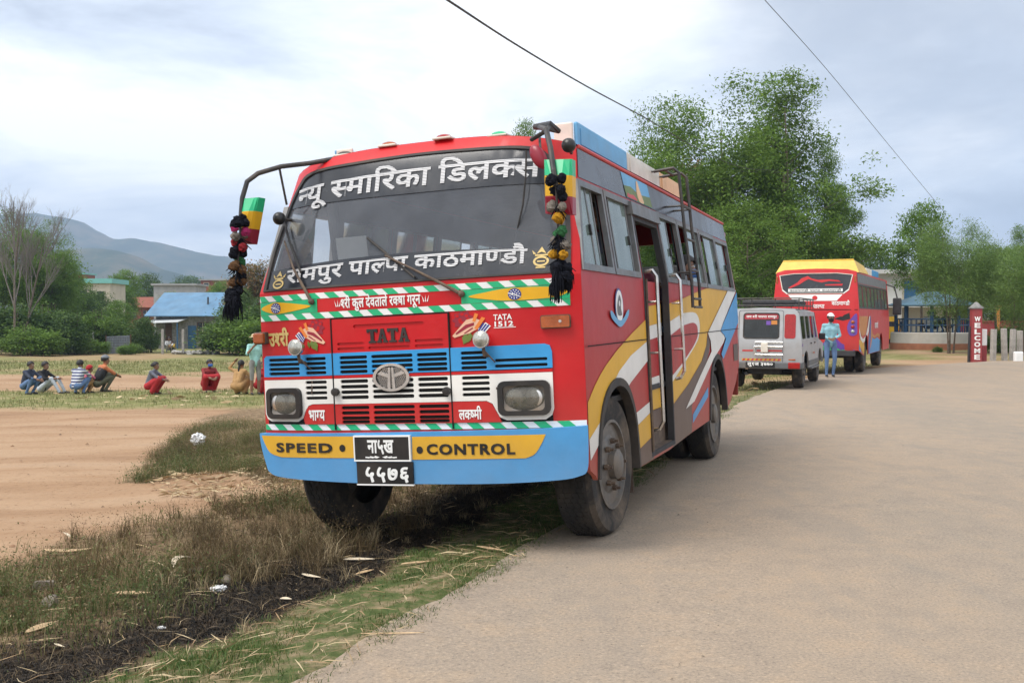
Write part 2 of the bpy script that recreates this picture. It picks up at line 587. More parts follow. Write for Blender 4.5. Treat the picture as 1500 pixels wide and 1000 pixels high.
def inside(loops, P):
    P = np.asarray(P, float)
    x, y = P[:, 0], P[:, 1]
    res = np.zeros(len(P), bool)
    for lp in loops:
        a = np.asarray(lp, float); b = np.roll(a, -1, 0)
        for (x0, y0), (x1, y1) in zip(a, b):
            if y0 == y1: continue
            c = ((y0 > y) != (y1 > y)) & (x < (x1 - x0) * (y - y0) / (y1 - y0) + x0)
            res ^= c
    return res


def fill2d(loops, step):
    """triangulate outlines (even-odd, so inner ones are holes) with inner points every `step`"""
    vs, es = [], []
    for lp in loops:
        lp = densify(lp, step)
        b = len(vs)
        vs += lp
        es += [(b + i, b + (i + 1) % len(lp)) for i in range(len(lp))]
    a = np.array(vs)
    lo, hi = a.min(0), a.max(0)
    gx = np.arange(lo[0] + step / 2, hi[0], step); gy = np.arange(lo[1] + step / 2, hi[1], step)
    if len(gx) and len(gy):
        G = np.array([(x, y) for x in gx for y in gy])
        G = G[inside(loops, G)]
        if len(G):
            d = np.min(np.hypot(G[:, None, 0] - a[None, :, 0], G[:, None, 1] - a[None, :, 1]), 1) if len(G) * len(a) < 4e6 else np.ones(len(G))
            G = G[d > step * 0.3]
            vs = vs + [tuple(g) for g in G]
    r = delaunay_2d_cdt([Vector(v) for v in vs], es, [], 0, 1e-6)
    V = [tuple(v) for v in r[0]]
    F = [tuple(f) for f in r[2]]
    Va = np.array(V)
    cen = np.array([Va[list(f)].mean(0) for f in F])
    keep = inside(loops, cen)
    return used_only(V, [f for f, k in zip(F, keep) if k])


def used_only(V, F):
    ids = sorted({i for f in F for i in f})
    mp = {k: n for n, k in enumerate(ids)}
    return [V[i] for i in ids], [tuple(mp[i] for i in f) for f in F]


def sheet(name, loops, mapf, mat, parent, off=0.003, back=None, step=0.08, mi=None, flip=False):
    """a panel with the given outline laid on a surface; `back` gives it thickness down to that offset"""
    V, F = fill2d(loops, step)
    return solid2d(name, V, F, mapf, mat, parent, off, back, flip)


def solid2d(name, V, F, mapf, mat, parent, off, back=None, flip=False, mb=None, mi=0):
    V3 = [mapf(a, b, off) for a, b in V]
    F3 = [f[::-1] if flip else f for f in F]
    if back is not None:
        n = len(V3)
        V3 += [mapf(a, b, back) for a, b in V]
        cnt = {}
        for f in F3:
            for i in range(len(f)):
                e = (f[i], f[(i + 1) % len(f)])
                cnt[e] = True
        side = [(e[1], e[0], e[0] + n, e[1] + n) for e in cnt if (e[1], e[0]) not in cnt]
        F3 = F3 + [tuple(i + n for i in f[::-1]) for f in F3] + side
    if mb is not None:
        return mb.add(V3, F3, mi)
    o = link_mesh(name, V3, F3, mat, parent, True)
    o.data.set_sharp_from_angle(angle=rad(35))
    return o


# ------------------------------------------------------------------ lettering
_glyphs = {}


def glyph(tok, bold):
    """(verts, faces, advance) of one character; 'h' + character is the half form (its upright cut away)"""
    key = (tok, bold)
    if key in _glyphs: return _glyphs[key]
    half = tok.startswith('h') and len(tok) > 1
    ch = tok[1:] if half else tok

    def ev(s):
        cu = bpy.data.curves.new('lettering', 'FONT')
        cu.body = s; cu.size = 1.0; cu.offset = bold; cu.resolution_u = 3
        o = bpy.data.objects.new('lettering', cu)
        C.objects.link(o)
        bpy.context.view_layer.update()
        me = bpy.data.meshes.new_from_object(o.evaluated_get(bpy.context.evaluated_depsgraph_get()))
        V = [(v.co.x, v.co.y) for v in me.vertices]; F = [tuple(p.vertices) for p in me.polygons]
        bpy.data.objects.remove(o); bpy.data.curves.remove(cu); bpy.data.meshes.remove(me)
        return V, F
    V, F = ev(ch)
    Va, _ = ev(ch + 'MM'); Vb, _ = ev('MM')
    adv = max(v[0] for v in Va) - max(v[0] for v in Vb)
    if half:
        cut = {'क': 0.80}.get(ch)
        xm = max(v[0] for v in V)
        cut = xm * cut if cut else xm - 0.19 - bold
        bm = bmesh.new()
        vs = [bm.verts.new((v[0], v[1], 0)) for v in V]
        for f in F:
            try: bm.faces.new([vs[i] for i in f])
            except ValueError: pass
        bmesh.ops.bisect_plane(bm, geom=list(bm.verts) + list(bm.edges) + list(bm.faces), plane_co=(cut, 0, 0), plane_no=(1, 0, 0), clear_outer=True)
        bm.verts.index_update()
        V = [(v.co.x, v.co.y) for v in bm.verts]; F = [tuple(v.index for v in f.verts) for f in bm.faces]
        bm.free()
        adv = cut - 0.005
    _glyphs[key] = (V, F, adv)
    return _glyphs[key]


def tokens(s):
    """split into characters; a half consonant is written with a following '+'"""
    t = []
    for ch in s:
        if ch == '+': t[-1] = 'h' + t[-1]
        else: t.append(ch)
    return t


def lettering(name, text, box, mapf, mat, parent, off=0.006, bold=0.012, thick=None, bow=0.0, slope=0.0, track=0.0, flip=False, shear=0.0):
    """text fitted into box (x0, z0, x1, z1) of a panel"""
    x = 0.0; parts = []
    for t in tokens(text):
        if t == ' ':
            x += 0.28; continue
        V, F, a = glyph(t, min(bold, 0.01))
        e = bold - 0.01
        for sx, sy in (((0, 0),) if e <= 0 else ((-e, -e), (e, -e), (-e, e), (e, e))):
            parts.append((x + sx, [(v[0], v[1] + sy) for v in V], F))
        x += a + track + max(0, e)
    allx = [px + v[0] for px, V, F in parts for v in V]
    ally = [v[1] for px, V, F in parts for v in V]
    ax0, ax1, ay0, ay1 = min(allx), max(allx), min(ally), max(ally)
    x0, z0, x1, z1 = box
    kx, kz = (x1 - x0) / (ax1 - ax0), (z1 - z0) / (ay1 - ay0)
    mb = MB()
    for i, (px, V, F) in enumerate(parts):
        W = []
        for v in V:
            u = (px + v[0] - ax0) * kx; w = (v[1] - ay0) * kz
            m = u / (x1 - x0)
            W.append((x0 + u + shear * (w - (z1 - z0) / 2), z0 + w + slope * u - bow * (2 * m - 1) ** 2))
        solid2d(name, W, F, mapf, mat, None, off + 0.0003 * (i % 9), None if thick is None else off - thick, flip, mb)
    return mb.build(name, mat, parent)


# ================================================================== the painted bus in front
BUS_YAW, BUS_ROLL = 0.3565, -0.048
BUS_M = Matrix.Translation((-0.613, 6.70, -0.05)) @ Matrix.Rotation(-BUS_YAW, 4, 'Z') @ Matrix.Rotation(BUS_ROLL, 4, 'Y')
BUS_I = BUS_M.inverted()
bus = thing('passenger_bus', 'red bus with painted front, black lettered windscreen and striped side parked half on the verge', 'bus')
bus.matrix_world = BUS_M
L_BUS = 6.76


def wb(z):                                            # half width of the body at height z
    return 1.175 - 0.115 * min(1.2, max(0.0, (z - 1.8) / 0.85))


def yf(x, z):                                         # how far back the front skin lies
    rk = max(0.0, (z - 1.77) / 0.85)
    r1 = min(1.0, rk)
    return -0.03 + 0.26 * min(rk, 1.3) + (0.09 + 0.13 * r1) * (abs(x) / wb(z)) ** (4 + 1.5 * r1) + 3.2 * max(0.0, z - 2.62) ** 2


def zt(x):                                            # roof line seen from the front
    return 2.655 + 0.105 * (1 - min(1.0, abs(x) / 1.06) ** 2.6)


def FM(x, z, off):
    e = 1e-3
    n = Vector(((yf(x + e, z) - yf(x - e, z)) / (2 * e), -1.0, (yf(x, z + e) - yf(x, z - e)) / (2 * e))).normalized()
    return Vector((x, yf(x, z), z)) + n * off


def SM(y, z, off):                                    # kerb-free (door) side
    return Vector((wb(z) + off, y, z))


def SL(y, z, off):
    return Vector((-wb(z) - off, y, z))


def bfp(px, py, y):
    """point of the plane y = const of the bus that the photograph shows at (px, py)"""
    u, v = (px - 750) / FPX, (500 - py) / FPX
    d = Vector((u, math.cos(PITCH) + v * math.sin(PITCH), -math.sin(PITCH) + v * math.cos(PITCH)))
    o = BUS_I @ Vector((0, 0, CAM_H)); d = BUS_I.to_3x3() @ d
    return o + d * ((y - o.y) / d.y)


def front_sheet(name, loops, mat, off=0.003, back=None, step=0.08, parent=None):
    return sheet(name, loops, FM, mat, parent or bus, off, back, step)


def side_sheet(name, loops, mat, off=0.003, back=None, step=0.12, mp=SM, cut=None, parent=None):
    if cut is None:
        return sheet(name, loops, mp, mat, parent or bus, off, back, step)
    V, F = fill2d_cut(loops, cut, step)
    return solid2d(name, V, F, mp, mat, parent or bus, off, back)


def fill2d_cut(loops, cuts, step):
    vs, es = [], []
    for lp in list(loops) + list(cuts):
        lp = densify(lp, step)
        b = len(vs)
        vs += lp
        es += [(b + i, b + (i + 1) % len(lp)) for i in range(len(lp))]
    r = delaunay_2d_cdt([Vector(v) for v in vs], es, [], 0, 1e-6)
    V = [tuple(v) for v in r[0]]; F = [tuple(f) for f in r[2]]
    Va = np.array(V)
    cen = np.array([Va[list(f)].mean(0) for f in F])
    keep = inside(loops, cen)
    for c in cuts: keep &= ~inside([c], cen)
    return used_only(V, [f for f, k in zip(F, keep) if k])


# ---- front skin
lower = [(-wb(z), z) for z in np.linspace(0.56, 1.775, 8)] + [(wb(z), z) for z in np.linspace(1.775, 0.56, 8)]
front_sheet('front_panel', [lower], 'red_paint', 0.0, -0.02, 0.06)
ws = smooth_loop([(-1.125, 1.79), (-1.115, 2.10), (-1.05, 2.38), (-0.965, 2.545), (-0.84, 2.625), (-0.42, 2.652), (0, 2.664), (0.42, 2.655),
                  (0.80, 2.63), (0.925, 2.55), (1.02, 2.38), (1.075, 2.10), (1.105, 1.79)], closed=False, k=5)
up = [(-wb(1.775), 1.775), (-wb(2.1), 2.1), (-wb(2.4), 2.4), (-wb(2.64), 2.64)] + [(x, zt(x)) for x in np.linspace(-1.055, 1.055, 25)] + \
     [(wb(2.64), 2.64), (wb(2.4), 2.4), (wb(2.1), 2.1), (wb(1.775), 1.775)]
front_sheet('windscreen_surround', [up, ws], 'red_paint', 0.001, -0.02, 0.07)
ws_in = [((x) * 0.982, 1.79 + (z - 1.79) * 0.975 + 0.008) for x, z in ws]
front_sheet('windscreen_seal', [[(x * 1.008, 1.79 + (z - 1.79) * 1.008 - 0.004) for x, z in ws], ws_in], 'rubber', 0.012, -0.01, 0.08)
screen = front_sheet('windscreen', [ws], 'windscreen_glass', -0.004, None, 0.07)


def clip_band(lo, hi):
    """the piece of the windscreen outline between two slightly bowed heights"""
    pts = []
    def xlim(z, s):
        c = [p for p in ws_in if p[0] * s > 0.3]
        zs = sorted((p[1], abs(p[0])) for p in c)
        return s * float(np.interp(z, [q[0] for q in zs], [q[1] for q in zs]))
    a0, a1 = xlim(lo(-1), -1), xlim(lo(1), 1)
    for t in np.linspace(0, 1, 17):
        x = a0 + (a1 - a0) * t; pts.append((x, lo(x)))
    zr = np.linspace(lo(1), hi(0.9), 6)[1:-1]
    pts += [(xlim(z, 1), z) for z in zr]
    b0, b1 = xlim(hi(-0.9), -1), xlim(hi(0.9), 1)
    for t in np.linspace(1, 0, 17):
        x = b0 + (b1 - b0) * t; pts.append((x, hi(x)))
    zl = np.linspace(hi(-0.9), lo(-1), 6)[1:-1]
    pts += [(xlim(z, -1), z) for z in zl]
    return pts


front_sheet('sun_strip', [clip_band(lambda x: 2.392 - 0.012 * x * x, lambda x: 2.650 - 0.042 * x * x)], 'tint_film', 0.002, None, 0.07, screen)
front_sheet('name_strip', [clip_band(lambda x: 1.803 - 0.008 * x * x, lambda x: 1.985 - 0.045 * x * x)], 'tint_film', 0.002, None, 0.07, screen)
lettering('windscreen_lettering', 'न+यू स+मािरका िडलक+स', (-0.955, 2.365, 0.885, 2.592), FM, 'lettering_white', screen, 0.006, 0.022, bow=0.030, slope=0.022)
lettering('windscreen_lettering', 'रामपुर पाल+पा काठमाण+डौ', (-0.935, 1.815, 0.835, 1.985), FM, 'lettering_white', screen, 0.006, 0.022, bow=0.022, slope=0.016)
for cx, cz in ((-1.005, 1.853), (0.925, 1.885)):      # gold water-pot sticker
    mb = MB()
    for lp in ([[(cx + 0.05 * math.cos(a), cz - 0.018 + 0.034 * math.sin(a)) for a in np.linspace(0, 2 * math.pi, 17)[:-1]],
                [(cx + 0.036 * math.cos(a), cz - 0.018 + 0.021 * math.sin(a)) for a in np.linspace(0, 2 * math.pi, 17)[:-1]]],
               [rect(cx - 0.04, cz + 0.016, cx + 0.04, cz + 0.026)], [rect(cx - 0.03, cz - 0.062, cx + 0.03, cz - 0.053)],
               [[(cx - 0.03, cz + 0.030), (cx, cz + 0.075), (cx + 0.03, cz + 0.030), (cx, cz + 0.042)]],
               [[(cx - 0.06, cz + 0.055), (cx - 0.05, cz + 0.028), (cx - 0.033, cz + 0.030)]], [[(cx + 0.06, cz + 0.055), (cx + 0.05, cz + 0.028), (cx + 0.033, cz + 0.030)]],
               [rect(cx - 0.025, cz - 0.023, cx + 0.025, cz - 0.014)]):
        V, F = fill2d(lp, 0.03); solid2d('', V, F, FM, None, None, 0.006, None, False, mb)
    mb.build('gold_sticker', 'gold_paint', screen)

# ---- striped header band
def slanted(z0, z1, xa, xb, period, duty, phase, lean, lo=None):
    res = []
    k = math.floor((xa - phase) / period) - 1
    while phase + k * period < xb:
        a = phase + k * period; b = a + period * duty
        p = [(a, z0), (b, z0), (b - lean, z1), (a - lean, z1)]
        p = [(min(xb, max(xa, x)), z) for x, z in p]
        if max(p[0][0], p[3][0]) < min(p[1][0], p[2][0]) or abs(p[1][0] - p[0][0]) > 1e-3 or abs(p[2][0] - p[3][0]) > 1e-3:
            if abs(p[1][0] - p[0][0]) < 1e-3: p = [p[0], p[2], p[3]]
            elif abs(p[2][0] - p[3][0]) < 1e-3: p = [p[0], p[1], p[2]]
            res.append(p)
        k += 1
    return res


def tape(name, z0, z1, xa, xb, phase, lean=0.045):
    t = front_sheet(name, [rect(xa, z0, xb, z1)], 'tape_white', 0.004, None, 0.06)
    mb = MB()
    for p in slanted(z0, z1, xa, xb, 0.148, 0.52, phase, lean):
        V, F = fill2d([p], 0.05); solid2d('', V, F, FM, None, None, 0.0065, None, False, mb)
    mb.build('tape_stripes', 'tape_green', t)


tape('striped_tape', 1.717, 1.757, -1.168, 1.105, 0.03)
tape('striped_tape', 1.583, 1.624, -1.168, 1.105, 0.06)
tape('striped_tape', 0.826, 0.866, -1.165, 1.172, 0.00)
for xa, xb, tip, cx, name in ((0.40, 1.105, 0.45, 0.760, 'band_end'), (-1.168, -0.665, -0.715, -1.015, 'band_end')):
    s = 1 if xa > 0 else -1
    g = front_sheet(name, [rect(xa, 1.626, xb, 1.715)], 'tape_green', 0.004, None, 0.06)
    e = xb if s > 0 else xa
    spear = smooth_loop([(tip, 1.670), (tip + s * 0.12, 1.692), (cx - s * 0.03, 1.709), (e - s * 0.1, 1.703), (e - s * 0.012, 1.672),
                         (e - s * 0.1, 1.638), (cx - s * 0.03, 1.631), (tip + s * 0.12, 1.647)], True, 4)
    front_sheet('yellow_spear', [spear], 'yellow_paint', 0.007, None, 0.06, g)
    front_sheet('blue_disc', [ell(cx, 1.670, 0.043, 0.036)], 'navy_paint', 0.0095, None, 0.03, g)
    mb = MB()
    rr = random.Random(4)
    for ring, nn in ((0.0, 1), (0.016, 6), (0.031, 11)):
        for i in range(nn):
            a = 2 * math.pi * i / nn + ring * 20
            V, F = fill2d([ell(cx + ring * math.cos(a), 1.670 + ring * 0.84 * math.sin(a), 0.0042, 0.0042, 6)], 0.05)
            solid2d('', V, F, FM, None, None, 0.0115, None, False, mb)
    V, F = fill2d([[(cx - 0.042, 1.681), (cx, 1.672), (cx + 0.04, 1.653), (cx + 0.038, 1.649), (cx, 1.666), (cx - 0.042, 1.675)]], 0.05)
    solid2d('', V, F, FM, None, None, 0.012, None, False, mb)
    mb.build('star_dots', 'plain_white', g)
front_sheet('band_centre', [rect(-0.66, 1.626, 0.395, 1.715)], 'red_paint', 0.004, None, 0.08)
lettering('header_lettering', 'श+री कुल देवताले रक+षा गरून', (-0.475, 1.618, 0.115, 1.728), FM, 'plain_white', bus, 0.008, 0.025)
for cx in (-0.50, 0.15):
    mb = MB()
    for dx in (-0.012, 0.0, 0.012):
        V, F = fill2d([[(cx + dx - 0.004, 1.655), (cx + dx + 0.004, 1.655), (cx + dx * 2.2, 1.70)]], 0.05)
        solid2d('', V, F, FM, None, None, 0.008, None, False, mb)
    mb.build('header_flourish', 'plain_white', bus)

# ---- hood, grille and front paint
for x in (-0.558, 0.307):
    front_sheet('hood_seam', [[(x - 0.004, 0.83), (x + 0.004, 0.83), (x + 0.004, 1.578), (x - 0.004, 1.578)]], 'slot_black', 0.0165, 0.0, 0.1)
front_sheet('hood_seam', [rect(-0.558, 1.572, 0.307, 1.580)], 'slot_black', 0.004, 0.0, 0.1)
front_sheet('bonnet', [rect(-0.552, 1.345, 0.301, 1.570), rrect(-0.388, 1.505, 0.131, 1.528, 0.011)] +
            [rrect(a, z, b, z + 0.017, 0.008) for z, segs in ((1.395, ((-0.515, -0.313), (0.062, 0.261))), (1.362, ((-0.515, -0.313), (-0.28, 0.024), (0.062, 0.261)))) for a, b in segs],
            'red_paint', 0.012, 0.001, 0.1)
# TATA in block letters with slab feet
mb = MB()
def LT(pts): return [[(-0.285 + u * 0.0158, 1.402 + v * 0.0092) for u, v in lp] for lp in pts]
T_ = lambda o: [[(o, 10), (o, 7.4), (o + .9, 7.4), (o + 1.0, 8.2), (o + 1.7, 8.2), (o + 1.7, 1.6), (o + .8, 1.2), (o + .8, 0), (o + 4.2, 0), (o + 4.2, 1.2), (o + 3.3, 1.6), (o + 3.3, 8.2), (o + 4, 8.2), (o + 4.1, 7.4), (o + 5, 7.4), (o + 5, 10)]]
A_ = lambda o: [[(o, 0), (o, 1.2), (o + .6, 1.4), (o + 1.9, 10), (o + 3.2, 10), (o + 4.5, 1.4), (o + 5, 1.2), (o + 5, 0), (o + 2.9, 0), (o + 2.9, 1.2), (o + 3.2, 1.4), (o + 3.05, 2.8), (o + 2.0, 2.8), (o + 1.85, 1.4), (o + 2.2, 1.2), (o + 2.2, 0)],
                [(o + 2.2, 4.2), (o + 2.9, 4.2), (o + 2.55, 7.2)]]
for g in (T_(0), A_(4.7), T_(9.6), A_(14.7)):
    V, F = fill2d(LT(g), 0.08); solid2d('', V, F, FM, None, None, 0.020, 0.012, False, mb)
mb.build('bonnet_lettering', 'black_paint', bus)


def slots(xa, xb, zs, h):
    return [rrect(xa, z - h / 2, xb, z + h / 2, h * 0.42, 2) for z in zs]


front_sheet('grille_backing', [rect(-1.14, 0.85, 0.97, 1.34)], 'slot_black', 0.0015, None, 0.07)
zb = (1.312, 1.280, 1.248, 1.217)
blue = [(-1.150, 1.195), (-1.145, 1.322), (-1.125, 1.341), (0.935, 1.352), (0.968, 1.340), (0.980, 1.30), (0.980, 1.200)]
front_sheet('blue_grille', [blue] + slots(-1.10, -0.825, zb, 0.021) + slots(-0.775, -0.61, zb, 0.021) + slots(-0.503, -0.293, zb, 0.022) +
            slots(-0.262, 0.041, zb, 0.022) + slots(0.072, 0.286, zb, 0.022) + slots(0.382, 0.558, zb, 0.021) + slots(0.611, 0.951, zb[1:3], 0.02)[:0] +
            slots(0.611, 0.951, (1.258, 1.222), 0.019), 'sky_blue_paint', 0.014, 0.0, 0.12)
front_sheet('grille_divider', [rect(-1.150, 1.175, 0.978, 1.194)], 'red_paint', 0.014, 0.0, 0.12)
zw = (1.153, 1.117, 1.081, 1.046)
wl_ = [(-1.15, 1.173), (-1.152, 0.94), (-1.135, 0.905), (-1.095, 0.886), (-0.86, 0.886), (-0.815, 0.91), (-0.79, 0.965), (-0.765, 0.995), (-0.73, 1.005), (-0.562, 1.006), (-0.562, 1.173)]
hole_l = rrect(-1.095, 0.922, -0.832, 1.108, 0.03)
front_sheet('white_grille', [wl_, hole_l] + slots(-0.784, -0.61, zw[:4], 0.021), 'white_paint', 0.014, 0.0, 0.12)
front_sheet('white_grille', [rect(-0.553, 1.003, 0.302, 1.173)] + slots(-0.503, -0.293, zw, 0.024) + slots(-0.262, 0.041, zw, 0.024) + slots(0.072, 0.286, zw, 0.024),
            'white_paint', 0.014, 0.0, 0.12)
wr_ = [(0.312, 1.173), (0.312, 1.005), (0.545, 1.004), (0.585, 0.985), (0.605, 0.945), (0.63, 0.90), (0.675, 0.879), (0.925, 0.879), (0.965, 0.905), (0.978, 0.945), (0.978, 1.173)]
hole_r = rrect(0.648, 0.922, 0.945, 1.112, 0.03)
front_sheet('white_grille', [wr_, hole_r] + slots(0.382, 0.572, zw, 0.021), 'white_paint', 0.014, 0.0, 0.12)
zr = (0.977, 0.942, 0.907, 0.872)
front_sheet('red_grille', [rect(-0.553, 0.868 - 0.001, 0.302, 1.001)] + slots(-0.503, -0.293, zr[:3] + (0.882,), 0.023)[:4] + slots(-0.262, 0.041, zr[:3] + (0.882,), 0.023)[:4] +
            slots(0.072, 0.286, zr[:3] + (0.882,), 0.023)[:4], 'red_paint', 0.014, 0.0, 0.12)
front_sheet('lower_corner_panel', [[(-0.80, 0.868), (-0.562, 0.868), (-0.562, 1.003), (-0.73, 1.002), (-0.765, 0.991), (-0.788, 0.962), (-0.812, 0.907)]], 'red_paint', 0.0135, 0.0, 0.12)
front_sheet('lower_corner_panel', [[(0.312, 0.868), (0.64, 0.868), (0.628, 0.897), (0.602, 0.944), (0.582, 0.983), (0.544, 1.001), (0.312, 1.002)]], 'red_paint', 0.0135, 0.0, 0.12)
lettering('front_lettering', 'भाग+य', (-0.765, 0.893, -0.634, 0.965), FM, 'plain_white', bus, 0.0165, 0.025)
lettering('front_lettering', 'लक+ष+मी', (0.352, 0.886, 0.510, 0.975), FM, 'plain_white', bus, 0.0165, 0.025)
lettering('front_lettering', 'उश+री', (-1.10, 1.405, -0.915, 1.535), FM, 'gold_paint', bus, 0.004, 0.035)
lettering('model_lettering', 'TATA', (0.612, 1.512, 0.735, 1.548), FM, 'plain_white', bus, 0.004, 0.02)
lettering('model_lettering', '1512', (0.618, 1.470, 0.742, 1.504), FM, 'plain_white', bus, 0.004, 0.03)
front_sheet('model_lettering', [rect(0.612, 1.462, 0.758, 1.466)], 'plain_white', 0.004, None, 0.05)
# emblem: oval ring, perforated field, two flaring uprights
em = MB()
V, F = fill2d([ell(-0.113, 1.172, 0.122, 0.083, 36)], 0.05); solid2d('', V, F, FM, None, None, 0.022, 0.010, False, em, 0)
V, F = fill2d([ell(-0.113, 1.172, 0.134, 0.092, 40), ell(-0.113, 1.172, 0.112, 0.075, 40)], 0.05); solid2d('', V, F, FM, None, None, 0.034, 0.010, False, em, 1)
for i in range(-8, 9):
    for j in range(-5, 6):
        x, z = -0.113 + (i + 0.5 * (j % 2)) * 0.0145, 1.172 + j * 0.0145
        if ((x + 0.113) / 0.108) ** 2 + ((z - 1.172) / 0.071) ** 2 < 1:
            V, F = fill2d([ell(x, z, 0.0072, 0.0072, 6), ell(x, z, 0.0046, 0.0046, 6)], 0.05); solid2d('', V, F, FM, None, None, 0.0235, None, False, em, 1)
for s in (-1, 1):
    V, F = fill2d([[(-0.113 + s * 0.004, 1.238), (-0.113 + s * 0.018, 1.238), (-0.113 + s * 0.030, 1.088), (-0.113 + s * 0.008, 1.082)]], 0.08)
    solid2d('', V, F, FM, None, None, 0.032, 0.02, False, em, 1)
V, F = fill2d([[(-0.215, 1.196), (-0.19, 1.212), (-0.125, 1.19), (-0.125, 1.168)]], 0.08); solid2d('', V, F, FM, None, None, 0.030, 0.02, False, em, 1)
V, F = fill2d([[(-0.011, 1.196), (-0.036, 1.212), (-0.101, 1.19), (-0.101, 1.168)]], 0.08); solid2d('', V, F, FM, None, None, 0.030, 0.02, False, em, 1)
em.build('emblem', ['slot_black', 'chrome'], bus)
for x, z in ((-0.536, 1.085), (0.281, 1.074)):
    MB().lathe([(-0.05, 0.006), (-0.048, 0.026), (-0.03, 0.028), (0.0, 0.02)], FM(x, z, 0.0), 'Y', 14).build('hood_latch', 'black_paint', bus, True)

# folded-hands stickers
def hands(mx, name):
    g = front_sheet(name, [mx([(302 + 34 * (1 + 0.14 * math.cos(9 * a)) * math.cos(a), 200 + 36 * (1 + 0.14 * math.cos(9 * a)) * math.sin(a)) for a in np.linspace(0, 2 * math.pi, 55)[:-1]])], 'maroon_paint', 0.003, None, 0.05)
    mb = MB()
    def put(pts, mi, off):
        V, F = fill2d([mx(pts)], 0.05); solid2d('', V, F, FM, None, None, off, None, False, mb, mi)
    for i in range(8):                                  # petals
        a = i * 0.8; r = 10 + 2.2 * i
        put([(302 + r * math.cos(a) + 7 * math.cos(t), 198 + r * math.sin(a) + 7 * math.sin(t)) for t in np.linspace(0, 6.28, 9)[:-1]], 0, 0.0045)
    for a, b in (((262, 255), (268, 290)), ((276, 250), (286, 296)), ((290, 250), (303, 305)), ((270, 262), (298, 300))):   # leaves
        dx, dy = (b[1] - a[1]) * 0.2, -(b[0] - a[0]) * 0.2
        put([a, ((a[0] + b[0]) / 2 + dx, (a[1] + b[1]) / 2 + dy), b, ((a[0] + b[0]) / 2 - dx, (a[1] + b[1]) / 2 - dy)], 1, 0.0055)
    put([(238, 205), (262, 192), (290, 200), (318, 235), (342, 266), (333, 274), (318, 268), (300, 262), (281, 258), (262, 246), (248, 240)], 2, 0.0065)   # palms
    put([(262, 212), (292, 220), (330, 255), (326, 261), (286, 234), (262, 224)], 3, 0.0075)
    put([(268, 232), (300, 256), (297, 259), (266, 238)], 3, 0.0075)
    put([(204, 230), (222, 214), (250, 242), (236, 270)], 4, 0.0065)      # sleeves with blue and white
    for k in range(4):
        put([(208 + 9 * k, 227 - 4 * k), (213 + 9 * k, 223 - 4 * k), (241 + 4 * k, 262 - 8 * k), (237 + 4 * k, 266 - 8 * k)], 5, 0.0075)
    put([(222, 196), (234, 190), (262, 236), (252, 244)], 6, 0.008)       # bangles
    put([(246, 178), (258, 172), (268, 206), (258, 210)], 6, 0.008)
    mb.build('sticker_art', ['red_paint', 'leaf_sticker', 'skin_sticker', 'maroon_paint', 'plain_white', 'navy_paint', 'orange_paint'], g)


hands(lambda P: [(-0.853 + (x - 205) * 0.00176, 1.519 - (y - 200) * 0.0015) for x, y in P], 'folded_hands_sticker')
hands(lambda P: [(0.592 - (x - 205) * 0.00194, 1.515 - (y - 205) * 0.0015) for x, y in P][::-1], 'folded_hands_sticker')

# ---- lamps of the front
def headlamp(x0, z0, x1, z1):
    h = front_sheet('headlight', [rrect(x0, z0, x1, z1, 0.045), rrect(x0 + 0.035, z0 + 0.03, x1 - 0.035, z1 - 0.03, 0.03)], 'black_paint', 0.045, 0.0, 0.08)
    cx, cz = (x0 + x1) / 2, (z0 + z1) / 2
    hx, hz = (x1 - x0) / 2 - 0.03, (z1 - z0) / 2 - 0.025
    V, F = fill2d([rrect(cx - hx, cz - hz, cx + hx, cz + hz, 0.03)], 0.02)
    solid2d('lens', V, F, lambda a, b, o: FM(a, b, o - 0.018 * (((a - cx) / hx) ** 2 + ((b - cz) / hz) ** 2)), 'lamp_glass', h, 0.038)
    solid2d('reflector_bowl', V, F, lambda a, b, o: FM(a, b, o + 0.022 * (((a - cx) / hx) ** 2 + ((b - cz) / hz) ** 2)), 'rim_metal', h, 0.002)
    MB().ball(FM(cx, cz, 0.022), 0.014, 10).build('bulb', 'bulb', h, True)
    mb = MB()
    for s in (-1, 1):
        mb.lathe([(-0.018, 0.05), (-0.014, 0.058), (-0.006, 0.060), (0.0, 0.055)], FM(cx + s * 0.062, cz, 0.006), 'Y', 18)
    mb.build('reflector', 'chrome', h, True)
    return h


headlamp(-1.110, 0.908, -0.815, 1.118)
headlamp(0.628, 0.908, 0.962, 1.126)
for px, py in ((432, 509), (704, 497)):
    p = bfp(px, py, -0.13)
    g = MB().lathe([(0.075, 0.01), (0.07, 0.035), (0.03, 0.052), (0.0, 0.056), (-0.005, 0.052)], p, 'Y', 22).build('fog_lamp', 'chrome', bus, True)
    MB().lathe([(-0.022, 0.004), (-0.018, 0.025), (-0.006, 0.048), (0.0, 0.05)], p, 'Y', 22).build('lens', 'lamp_lens', g, True)
    b = MB().tube([(p.x, p.y + 0.04, p.z - 0.05), (p.x, p.y + 0.05, p.z - 0.10), (p.x + 0.01, 0.0, p.z - 0.11)], 0.012, 8)
    b.tube([(p.x + 0.01, p.y + 0.05, p.z - 0.08), (p.x + 0.05, p.y + 0.06, p.z - 0.13), (p.x + 0.055, -0.01, p.z - 0.16), (p.x + 0.055, -0.035, p.z - 0.32)], 0.005, 6)
    b.build('bracket', 'rust_metal', g)
g = front_sheet('indicator_lamp', [rrect(0.918, 1.444, 1.103, 1.528, 0.012)], 'rust_metal', 0.016, 0.0, 0.05)
front_sheet('lens', [rrect(0.925, 1.45, 1.096, 1.522, 0.01)], 'amber_lens', 0.034, 0.0, 0.05, g)
front_sheet('lens_screw', [ell(1.04, 1.487, 0.009, 0.009, 10)], 'chrome', 0.038, 0.03, 0.05, g)
